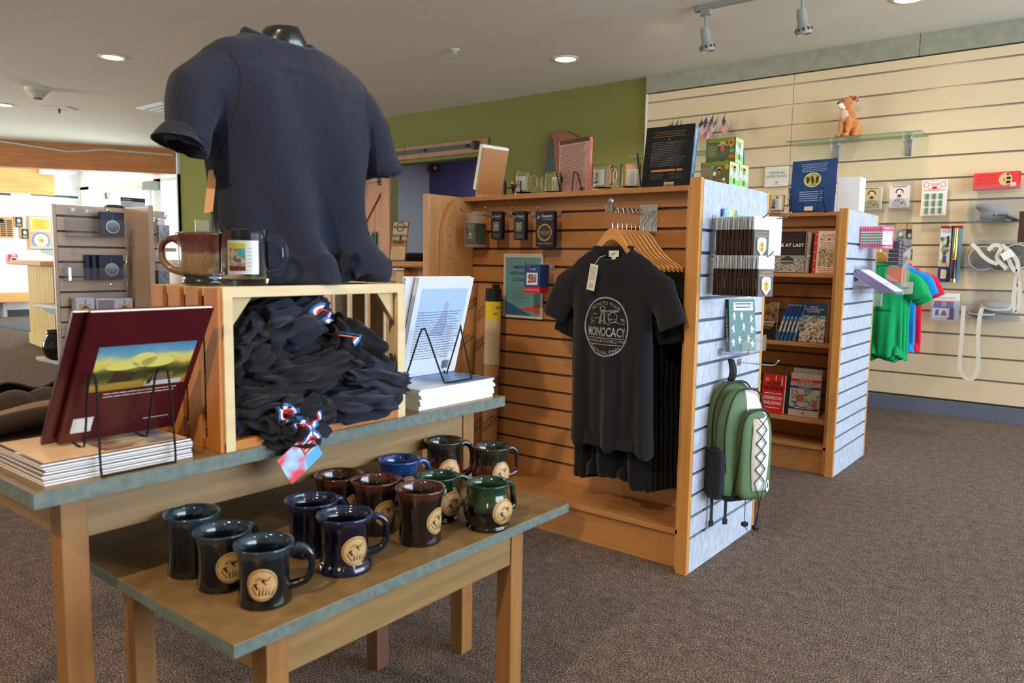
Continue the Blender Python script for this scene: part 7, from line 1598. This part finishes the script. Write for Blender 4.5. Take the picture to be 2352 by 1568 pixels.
# spyglass
a, b = wx(2152, 647, 6.28), wx(2212, 518, 6.28)
t = thing('spyglass_pack', 'tall picture card pack with a brass and dark wood toy spyglass', 'toy pack', (a.x, 6.29, a.z), 0); w_, h_ = b.x - a.x, b.z - a.z
m = M(C(110, 150, 176)); m.box(w_ * .0, w_, -.003, 0, 0, h_); m.use(C(150, 30, 34)); m.quad(0, w_, h_ * .955, h_, -.0034); m.use(C(206, 224, 236)); m.quad(0, w_ * .5, h_ * .28, h_ * .955, -.0034); m.use(C(34, 58, 110)); m.quad(0, w_ * .5, 0, h_ * .28, -.0036); m.use(C(214, 206, 160)); m.prism([(w_ * .12, h_ * .06), (w_ * .38, h_ * .06), (w_ * .4, h_ * .2), (w_ * .34, h_ * .22), (w_ * .14, h_ * .23)], -.0042, -.0036)
m.use(photo('battle_picture', (60, 90, 60), (226, 222, 200), 26, (150, 150, 110))); m.quad(w_ * .02, w_ * .48, h_ * .3, h_ * .8, -.0036); m.use(C(60, 80, 120)); m.prism([(w_ * .14, h_ * .32), (w_ * .36, h_ * .32), (w_ * .34, h_ * .47), (w_ * .18, h_ * .47)], -.0040, -.0036); m.ell(w_ * .24, h_ * .51, w_ * .07, h_ * .03, -.0041); m.use(C(50, 60, 90)); m.quad(w_ * .3, w_ * .42, h_ * .62, h_ * .82, -.0040); m.use(C(226, 170, 60)); m.quad(w_ * .06, w_ * .46, h_ * .29, h_ * .34, -.0042)
m.use(C(190, 40, 70)); m.text('CIVIL WAR', w_ * .26, h_ * .945, .012, -.0046, wmax=w_ * .34); m.text('SPYGLASS', w_ * .26, h_ * .9, .018, -.0046, wmax=w_ * .42); m.use(C(30, 34, 60)); m.quad(w_ * .5, w_ * .56, 0, h_, -.0038); m.build('backing_card', t)
m = M(mat('polished_brass', (236, 200, 90), .16, 1)); xc = w_ * .74; m.lathe([(0, h_ * .60), (.013, h_ * .60), (.013, h_ * .78), (.011, h_ * .785), (.0105, h_ * .955), (0, h_ * .955)], 20, (xc, -.02, 0)); m.lathe([(.015, h_ * .4), (.0155, h_ * .41), (.014, h_ * .42), (.014, h_ * .60), (.0, h_ * .6)], 20, (xc, -.02, 0)); m.lathe([(0, 0), (.017, 0), (.0175, h_ * .03), (.0165, h_ * .06), (.0, h_ * .06)], 20, (xc, -.02, 0)); m.build('brass_tubes', t, auto=30)
m = M(C(70, 30, 26, .25)); m.lathe([(.0, h_ * .05), (.016, h_ * .05), (.0155, h_ * .4), (.0, h_ * .4)], 20, (xc, -.02, 0)); m.build('dark_barrel', t, auto=30)
m = M(CHROME); m.tube([(w_ * .45, .07, h_ - .01), (w_ * .45, -.03, h_ - .01), (w_ * .45, -.036, h_)], .0026, 6); m.build('hook', t, True)
# canteens
a, b, w_, h_, t = bin_('clear bin crammed with grey canteens', 2213, 2342, 560, 621, .17)
CF = cloth('canteen_felt', (104, 98, 92), (124, 118, 110)); STR = cloth('cotton_strap', (214, 204, 186), (232, 224, 208), sc=400); ML = M
def canteen(label, loc, rot, felt, s=1, strap=None, extra=None):
    t = thing('canteen', label, 'canteen', loc, 0, 'felt covered canteens in the clear bins', rot); t.scale = (s, s, s)
    m = M(felt); m.lathe([(0, -.032), (.05, -.03), (.078, -.016), (.085, 0), (.078, .016), (.05, .03), (0, .032)], 36); m.build('round_body', t, True)
    m = M(STR); m.lathe([(.084, -.007), (.0875, -.006), (.0875, .006), (.084, .007)], 40); m.build('edge_strap', t, True)
    m = M(STEEL); m.T = TR(.086, 0, 0) @ RM(0, pi / 2, 0); m.lathe([(0, 0), (.011, 0), (.011, .012), (.008, .014), (.008, .024), (0, .024)], 14); m.build('spout', t, auto=30)
    if strap: m = M(STR); strip(m, strap, .012); m.build('hanging_strap', t, False, solid=.0012)
    return t
def strip(m, pts, hw, side=(1, 0, 0)):
    P = crv(pts, 8); S_ = Vector(side); vs = []
    for i, p in enumerate(P):
        tg = (P[min(i + 1, len(P) - 1)] - P[max(i - 1, 0)]).normalized(); s_ = tg.cross(Vector((0, -1, 0)));
        s_ = s_.normalized() if s_.length > .05 else S_
        vs += [p - s_ * hw, p + s_ * hw]
    m.add(vs, [(2 * i, 2 * i + 2, 2 * i + 3, 2 * i + 1) for i in range(len(P) - 1)])
zb2 = a.z
canteen('grey canteen at the left of the middle bin with a round key ring', (a.x + .10, 6.275, zb2 + .086), (radians(75), 0, radians(12)), CF)
canteen('grey canteen in the centre of the middle bin under crossed straps', (a.x + .21, 6.29, zb2 + .08), (radians(70), 0, radians(-6)), CF)
canteen('grey canteen at the right of the middle bin with a white paper tag', (a.x + .30, 6.275, zb2 + .10), (radians(80), 0, radians(24)), cloth('canteen_felt_dark', (78, 72, 66), (96, 90, 84)))
def straps(label, paths, tagpos=None, hw=.013):
    t = thing('canteen_strap', label, 'strap', tuple(paths[0][0]), 0, 'pale cotton canteen straps'); o = Vector(paths[0][0])
    for P in paths: m = M(STR); strip(m, [Vector(p) - o for p in P], hw); m.build('webbing', t, False, solid=.0015)
    return t, o
ya_ = 6.175
sp = lambda x, y, yy=ya_: at(x, y, 1, yy)
straps('pale strap tangled across the canteens of the middle bin', [[sp(2232, 560), sp(2245, 572), sp(2258, 588), sp(2275, 600), sp(2292, 606)], [sp(2270, 575), sp(2283, 563), sp(2300, 568), sp(2290, 592), sp(2312, 617)]])
t, o = straps('pale strap falling in a loop from the right end of the middle bin', [[sp(2300, 562), sp(2322, 580), sp(2336, 600), sp(2338, 622)], [sp(2316, 595), sp(2326, 615), sp(2334, 624)], [sp(2338, 622), sp(2330, 670), sp(2328, 700), sp(2334, 716), sp(2341, 700), sp(2342, 670), sp(2336, 625)]])
m = M(WHITE); q = sp(2314, 585, 6.15) - o; m.T = TR(*q) @ RM(0, radians(-32), 0); m.box(-.035, .035, 0, .001, -.026, .026); m.build('paper_tag', t)
a2, b2, w_, h_, t = bin_('clear bin with a pale canteen lying flat, lowest of the bins', 2206, 2340, 676, 730, .17)
canteen('pale grey canteen lying nearly flat at the right of the lowest bin', (at(2288, 700, 1, 6.28).x, 6.28, at(2288, 703, 1, 6.28).z), (radians(16), radians(4), 0), cloth('pale_felt', (150, 144, 146), (168, 162, 164)), 1.05)
canteen('dark canteen at the bottom of the lowest bin', (at(2255, 722, 1, 6.28).x, 6.28, a2.z + .036), (radians(5), 0, 0), CF, .95)
straps('long pale strap hanging in a wide loop below the lowest bin', [[sp(2214, 702), sp(2211, 740), sp(2207, 800), sp(2204, 840), sp(2212, 862), sp(2226, 871), sp(2240, 862), sp(2247, 830), sp(2246, 780), sp(2250, 730), sp(2256, 706)]])
# doll kit
def f_kit(m, w, h):
    m.use(C(240, 238, 230)); m.quad(-w / 2, w / 2, h * .72, h, 0); m.use(C(110, 106, 100)); m.text('Clothespin Doll Kit', 0, h * .82, .014, -.0003, wmax=w * .7)
    m.use(C(190, 50, 60)); m.quad(-w * .4, w * .3, h * .58, h * .7, 0); m.use(C(60, 110, 180)); m.quad(-w * .44, w * .3, h * .2, h * .6, -.0003); m.use(C(40, 50, 110)); m.quad(w * .1, w * .34, h * .02, h * .45, -.0005); m.use(WHITE); m.quad(-w * .44, w * .16, h * .1, h * .44, -.0007); m.use(C(50, 90, 160)); m.prism([(-w * .36, h * .16), (-w * .22, h * .16), (-w * .22, h * .38), (-w * .34, h * .38)], -.0011, -.0008); m.use(C(160, 60, 70)); m.prism([(-w * .16, h * .16), (w * .1, h * .16), (0, h * .36), (-w * .08, h * .36)], -.0011, -.0008); m.use(C(226, 200, 150)); m.quad(-w * .12, -w * .07, h * .5, h * .68, -.0009); m.quad(-w * .03, w * .02, h * .5, h * .68, -.0009)
t, w_, h_ = card('doll_kit_pack', 'bagged clothespin doll kit with white header below the spyglass', 'craft kit', 2143, 672, 2201, 736, 6.27, C(206, 206, 214), f_kit, .016); wallhook(t, h_)
m = M(BAG); m.box(-w_ / 2 - .006, w_ / 2 + .006, -.022, -.0215, -.02, h_ * .75); m.build('clear_bag', t)
t, w_, h_ = card('brown_hanging_pack', 'dark brown hanging pack cut by the right picture edge beside the bins', 'souvenir pack', 2344, 486, 2390, 556, 6.2, C(70, 40, 30), None, .05); wallhook(t, h_)
# coloured t-shirts
KX = at(2012, 560, 1, 5.75).x
gz = 1.12
rt = thing('shirt_rail', 'chrome rail on the slat wall holding the coloured t-shirts', 'clothes rail', (-1.235, SY, gz + .075)); m = M(CHROME); m.box(-.006, .006, -.85, 0, -.012, .012); m.build('rail_bar', rt); m = M(CHROME); m.box(-.03, .03, -.006, 0, -.05, .03); m.build('wall_plate', rt)
GF = cloth('kelly_green_jersey', (16, 150, 84), (26, 166, 98)); BF = cloth('bright_blue_jersey', (20, 130, 204), (34, 146, 218)); RF = cloth('crimson_jersey', (206, 20, 58), (222, 34, 70))
gs, gb = make_shirt('coloured_tshirt', 'bright green t-shirt with small battlefield print, front of the slat wall rail', GF, W=.162, L=.62, sw=.085, loc=(-1.235, 5.50, gz), group='coloured t-shirts on the slat wall rail', seed=6, depth=.04, vox=.006)
tree = bvh(gb); m = M(mat('pale_print', (150, 200, 170), .8)); m.quad(-.02, .04, -.29, -.18, -.1); o = m.build('print_panel', gs); project(o, tree)
m = M(C(20, 50, 40, .8)); m.text('MONOCACY', 0, -.17, .026, -.1, wmax=.2, bold=.02); m.text('BATTLEFIELD', .0, -.315, .016, -.1, wmax=.19, bold=.02); o = m.build('chest_print', gs); project(o, tree, gap=.0016)
for k, (y, f, lb, dz, dx) in enumerate(((5.56, GF, 'second green t-shirt just behind the printed green one', -.02, .012), (5.61, GF, 'third green t-shirt hanging lowest on the slat wall rail', -.04, .018), (5.80, BF, 'bright blue t-shirt behind the green ones on the slat wall rail', .0, .02), (5.96, RF, 'crimson t-shirt at the back of the slat wall rail', -.01, .03))):
    if f is GF: dup(gs, (-1.235 + dx, y, gz + dz), radians(2 * k), lb); continue
    s_ = gs.copy(); COL.objects.link(s_); s_.location = (-1.235 + dx, y, gz + dz); s_['label'] = lb
    for ch in gs.children:
        if ch.name.startswith(('print', 'chest')): continue
        c_ = ch.copy(); COL.objects.link(c_); c_.parent = s_; c_.data = ch.data.copy(); c_.data.materials[0] = f
for r_ in [o for o in bpy.data.objects if o.get('label', '').startswith(('second green', 'third green'))]:
    for ch in list(r_.children):
        if ch.name.startswith(('print', 'chest')): bpy.data.objects.remove(ch)
for k, y in enumerate((5.50, 5.56, 5.61, 5.80, 5.96)): dup(h0, (-1.235, y, gz + .045 - .02 * (k in (1, 2))), 0, 'wooden hanger on the slat wall rail, ' + ['frontmost', 'second', 'third', 'fourth', 'rearmost'][k], 'wooden hangers on the slat wall rail')

# ------------------------------------------------------------------ left fixture goods
def lfp(px, py, x=FX + .1): return at(px, py, 0, x)
for (pb, pt, lb, n) in (((170, 300, 541), (500,), 'upper', 1), ((163, 298, 643), (615,), 'lower', 3)):
    a = lfp(pb[0], pb[2]); b = lfp(pb[1], pb[2]); w_ = min(b.y - a.y, .30); zt = lfp(pb[0], pt[0]).z
    t = thing('acrylic_bin', 'clear acrylic bin on the left fixture holding ' + ('one navy ornament box, upper of two' if n == 1 else 'stacked navy ornament boxes, lower of two'), 'display bin', (FX, a.y, a.z), RE, 'clear bins on the left fixture'); e = .003; d = .1
    h_ = zt - a.z
    m = M(ACRY); m.box(0, w_, -d, 0, -e, 0); m.box(0, w_, -d, -d + e, 0, h_); m.box(0, e, -d, 0, 0, h_); m.box(w_ - e, w_, -d, 0, 0, h_); m.box(0, w_, -.008, -.005, 0, h_ * 1.6); m.build('clear_body', t)
    for k in range(n):
        y = a.y + w_ - .085 - .022 * (k > 0) * k
        q = thing('ornament_box', ['navy box with a round silver ornament in the ' + lb + ' clear bin', 'navy ornament box tucked behind the front one in the lower bin', 'rearmost navy ornament box in the lower bin'][k], 'ornament box', (FX + .085 - .028 * k, y, a.z + .001), RE, 'navy ornament boxes on the left fixture')
        m = M(mat('navy_box', (20, 28, 60), .4)); m.box(-.062, .062, 0, .022, 0, .128); m.build('box', q, bevel=.002)
        if k == 0: m = M(mat('silver_ring', (206, 190, 170), .25, .8)); m.ring(0, .052, .036, .034, .005, -.004); m.use(C(70, 130, 190)); m.quad(-.001, .001, .088, .115, -.002); m.use(picture('ornament_scene', [(0, (60, 66, 80)), (.5, (120, 120, 130)), (1, (160, 186, 206))], 2, .02, .085, 40, .4)); m.ell(0, .052, .032, .030, -.003); m.build('round_ornament', q)
a = lfp(176, 760)
first = None
for k, (p0, p1) in enumerate(((178, 222), (226, 270), (270, 310))):
    q0, q1 = lfp(p0, 690), lfp(p1, 690); w_ = q1.y - q0.y; h_ = .2
    t = thing('ornament_card', ['white boxed card with a wooden house ornament, left of three', 'white boxed card with a glossy clear front, middle of three', 'white boxed card with a wooden house ornament, right of three'][k], 'ornament box', (FX + .075, (q0.y + q1.y) / 2, q0.z - h_ + .01), RE, 'white ornament cards on the left fixture')
    m = M(C(206, 204, 214)); m.box(-w_ / 2, w_ / 2, 0, .05, 0, h_); m.build('box', t, bevel=.002)
    if k != 1: m = M(C(206, 170, 140)); m.box(-w_ * .3, w_ * .3, -.004, 0, h_ - .085, h_ - .03); m.use(C(80, 60, 50)); m.prism([(-w_ * .24, h_ - .055), (0, h_ - .038), (w_ * .24, h_ - .055), (0, h_ - .05)], -.0045, -.004); m.quad(-w_ * .2, w_ * .2, h_ - .08, h_ - .078, -.0045); m.use(RED); m.quad(-.0015, .0015, h_ - .03, h_ - .008, -.004); m.build('wooden_ornament', t)
    else: m = M(mat('foil_front', (190, 190, 214), .12, .6)); m.box(-w_ * .42, w_ * .42, -.003, 0, .01, h_ - .01); m.build('glossy_front', t)
t = thing('acrylic_bin', 'clear acrylic bin under the three white ornament cards', 'display bin', (FX, lfp(170, 790).y, lfp(176, 770).z - .02), RE, 'clear bins on the left fixture'); m = M(ACRY); m.box(0, .34, -.09, 0, -.003, 0); m.box(0, .34, -.09, -.087, 0, .06); m.box(0, .003, -.09, 0, 0, .07); m.box(.337, .34, -.09, 0, 0, .07); m.build('clear_body', t)
for (py, n, lb) in ((504, 3, 'upper'), (607, 5, 'lower')):
    q = at(352, py, 0, FX + .004)
    peg((FX, q.y, q.z), 'chrome peg hook on the right wing of the left fixture, ' + lb, RE, .15)
    for k in range(n): 
        t = thing('pencil_bag', 'small clear bag of dark figures on the ' + lb + ' hook of the left fixture, ' + ['frontmost', 'second', 'third', 'fourth', 'rearmost'][k], 'souvenir pack', (FX + .12 - .02 * k, q.y + .002 * k, q.z - .003), RE + .15 * (k - 1), 'clear figure bags on the left fixture')
        m = M(photo('dark_figures', (40, 44, 60), (150, 140, 140), 60)); m.box(-.028, .028, -.003, .003, -.125, -.03); m.build('contents', t); m = M(BAG); m.box(-.031, .031, -.0045, -.004, -.13, .006); m.build('clear_bag', t)
q = at(136, 826, 0, -4.42)
t = thing('black_vase', 'small glossy black pottery jar on the lowest rear shelf of the left fixture', 'vase', (-4.42, FY0 + .035, at(100, 829, 0, -4.45).z + .008)); m = M(mat('black_glaze', (14, 16, 16), .08, coat=.5)); m.lathe([(0, 0), (.035, 0), (.055, .02), (.068, .06), (.06, .1), (.045, .125), (.04, .14), (.048, .155), (.045, .156), (.036, .14), (0, .138)], 32); m.build('jar_body', t, True); m = M(mat('black_glaze', (14, 16, 16), .08, coat=.5)); m.tube(crv([(-.045, -.02, .13), (-.075, -.03, .1), (-.08, -.03, .06), (-.065, -.03, .03)], 6), .006, 8); m.build('handle', t, True)
p = at(277, 475, 0, -5.4); p2 = at(333, 475, 0, -5.4)
t = thing('park_notice_board', 'white notice sign with black banner and arrowhead above the left fixture', 'sign', (-5.4, p.y, 0), RE)
w_ = p2.y - p.y; zt = at(300, 454, 0, -5.4).z; zm = at(300, 463, 0, -5.4).z
m = M(C(206, 206, 220)); m.box(0, w_, -.004, 0, zt - .4, zm); m.use(C(30, 26, 30)); m.box(0, w_, -.005, 0, zm, zt); m.use(WHITE); m.text('National Park Service', w_ * .25, zt - .012, .009, -.0055, wmax=w_ * .36); m.text('U.S. Department of the Interior', w_ * .25, zt - .024, .008, -.0055, wmax=w_ * .38); m.use(C(150, 80, 60)); m.prism([(w_ * .88, zm + .03), (w_ * .94, zm + .03), (w_ * .91, zm + .006)], -.0058, -.005); m.use(C(90, 90, 110)); m.lines(.01, w_ * .5, zm - .012, 3, .012, .003, -.0045); m.build('sign_panel', t)
m = M(STEEL); m.box(w_ / 2 - .02, w_ / 2 + .02, .0, .03, 0, zt - .3); m.box(w_ / 2 - .15, w_ / 2 + .15, -.1, .15, 0, .015); m.build('stand_post', t)
q = at(263, 472, 0, -5.0)
t = thing('dark_hair_crown', 'dark rounded crown of hair just above the left fixture', 'hair', (-4.75, at(263, 480, 0, -4.75).y, 1.32)); m = M(C(60, 46, 40, .9)); m.lathe([(0, .075), (.04, .07), (.066, .05), (.075, .01), (.075, 0), (.12, -.004), (.12, -.008), (0, -.006)], 28); m.build('hair_mound', t, True)  # hat-shaped mound standing in for the top of a person's hair
m = M(GM); t2 = thing('rear_display_shelf', 'shelf hidden behind the left fixture under the dark hair', 'shelf', (-4.75, t.location.y, 0)); m.box(-.2, .2, -.2, .2, 1.28, 1.312); m.box(-.02, .02, -.02, .02, 0, 1.28); m.build('shelf_stand', t2)

# ------------------------------------------------------------------ counter goods
CYF = 3.0
for k, px in enumerate((824, 838, 857)):
    q = at(px, 595, 1, 3.1); t = thing('pencil_cup', ['clear pencil box at the left, partly behind the t-shirt form', 'clear pencil box in the middle of the counter group', 'clear pencil box at the right with pale striped pencils'][k], 'pencil holder', (q.x, 3.1, ZC), 0, 'clear pencil boxes on the counter')
    m = M(ACRY); e = .002
    for x0, x1, y0, y1 in ((-.03, .03, -.03, -.028), (-.03, .03, .028, .03), (-.03, -.028, -.028, .028), (.028, .03, -.028, .028)): m.box(x0, x1, y0, y1, 0, .09)
    m.box(-.03, .03, -.03, .03, 0, .002); m.build('clear_box', t)
    R = random.Random(k)
    for i in range(14):
        col = [(24, 96, 60), (20, 76, 50), (120, 150, 150)][2 if k == 2 and i % 2 else i % 2]
        bx0, by0 = R.uniform(-.02, .02), R.uniform(-.02, .02); lx, ly = R.uniform(-.002, .018) , R.uniform(-.01, .01)
        pt = thing('souvenir_pencil', ['green pencil with pink eraser in the left counter box', 'green pencil with pink eraser in the middle counter box', 'striped green or pale pencil in the right counter box'][k], 'pencil', (q.x + bx0, 3.1 + by0, ZC + .003), 0, 'pencils in the %s counter box' % ['left', 'middle', 'right'][k])
        top = Vector((lx, ly, .165 + R.uniform(0, .012)))
        m = M(C(*col)); m.tube([(0, 0, 0), top * .93], .0036, 6); m.build('shaft', pt); m = M(STEEL); m.tube([top * .93, top * .97], .0038, 6); m.build('ferrule', pt); m = M(C(226, 120, 110)); m.tube([top * .97, top], .0036, 6); m.build('eraser', pt)
q = at(912, 593, 1, 3.08)
t = thing('brochure_on_stand', 'MONOCACY brochure with battle painting on a clear stand on the counter', 'brochure', (q.x, 3.08, ZC + .004), 0, None, (radians(-14), radians(0), radians(22)))
def f_bro(m, w, h):
    m.use(C(206, 178, 130)); m.quad(-w / 2 + .004, w / 2 - .004, .004, h - .004, 0); m.use(C(92, 44, 40)); m.ring(0, h * .86, .026, .03, .006, -.0003); m.use(C(50, 52, 76)); m.quad(-w * .42, w * .42, h * .83, h * .89, -.0005); m.use(C(206, 178, 130)); m.text('MONOCACY', 0, h * .86, .010, -.0008, wmax=w * .74); m.use(picture('brochure_painting', [(0, (190, 120, 40)), (.35, (160, 100, 40)), (.45, (70, 60, 40)), (.6, (200, 180, 110)), (.8, (110, 120, 120)), (1, (80, 100, 120))], 2, h * .36, h * .68, 30, .4)); m.quad(-w * .48, w * .48, h * .36, h * .67, -.0003); m.use(C(60, 46, 34)); m.prism([(0, h * .5), (.012, h * .5), (.016, h * .66), (.004, h * .66)], -.0006, -.0004); [m.ell(-.02 + k * .014, h * .46, .006, .008, -.0006, 10) for k in range(4)]; m.use(C(120, 92, 60)); m.lines(-w * .3, w * .3, h * .28, 4, .016, .001, -.0004)
m = M(C(100, 44, 36)); m.box(-.05, .05, 0, .004, 0, .235); m.T = TR(0, -.0004, 0); f_bro(m, .1, .235); m.T = None; m.build('brochure', t)
m = M(ACRY); m.box(-.052, .052, .0042, .007, 0, .2); m.box(-.052, .052, -.02, .007, -.003, 0); m.box(-.052, .052, -.02, -.018, -.003, .01); m.prism([(.0, 0), (.09, -.0), (.004, .18)], -.002, .002, TR(0, .006, 0) @ RM(0, 0, pi / 2) @ RM(0, 0, 0)); m.build('clear_stand', t)

# small details belong to the part they sit on
SUB = {'medallion': 'mug_body', 'chest_print': 'shirt_body', 'ribbed_collar': 'shirt_body', 'armhole_seam': 'shirt_body', 'sleeve_hem': 'shirt_body', 'numeral_print': 'shirt_bundle', 'print_panel': 'shirt_body', 'neck_label': 'shirt_body',
       'pocket_rim': 'side_mesh_pocket', 'white_front_panel': 'front_pocket', 'round_badge': 'front_pocket', 'bungee_cord': 'front_pocket', 'name_plate': 'plaque_board', 'title_plate': 'plaque_board', 'bolt': 'track_bar', 'brass_pin': 'pin_bag',
       'slots': 'vent_frame', 'vent_slot': 'vent_frame', 'peg_holes': 'curved_side_panel', 'brass_button': 'crown', 'socket': 'cover_plate', 'pull_handle': 'alarm_body', 'eye': 'body', 'nose': 'white_muzzle', 'yellow_title_band': 'cardboard_tube',
       'black_band': 'cardboard_tube', 'map_label': 'cardboard_tube', 'price_slip': 'mug_body', 'printed_back_board': 'top_board', 'lettering': 'sign_board', 'tree_emblem': 'sign_board', 'mat_print': 'mat_pile', 'round_ornament': 'box', 'wooden_ornament': 'box', 'cover_print': 'cover', 'poster_print': 'poster_sheet'}
base = lambda o: o.name.split('.')[0]
for r_ in [o for o in bpy.data.objects if o.parent is None]:
    kids = list(r_.children)
    for c_ in kids:
        want = SUB.get(base(c_))
        if not want: continue
        for p_ in kids:
            if base(p_) == want:
                if p_.location.length < 1e-6 and tuple(p_.rotation_euler) == (0, 0, 0): c_.parent = p_
                break
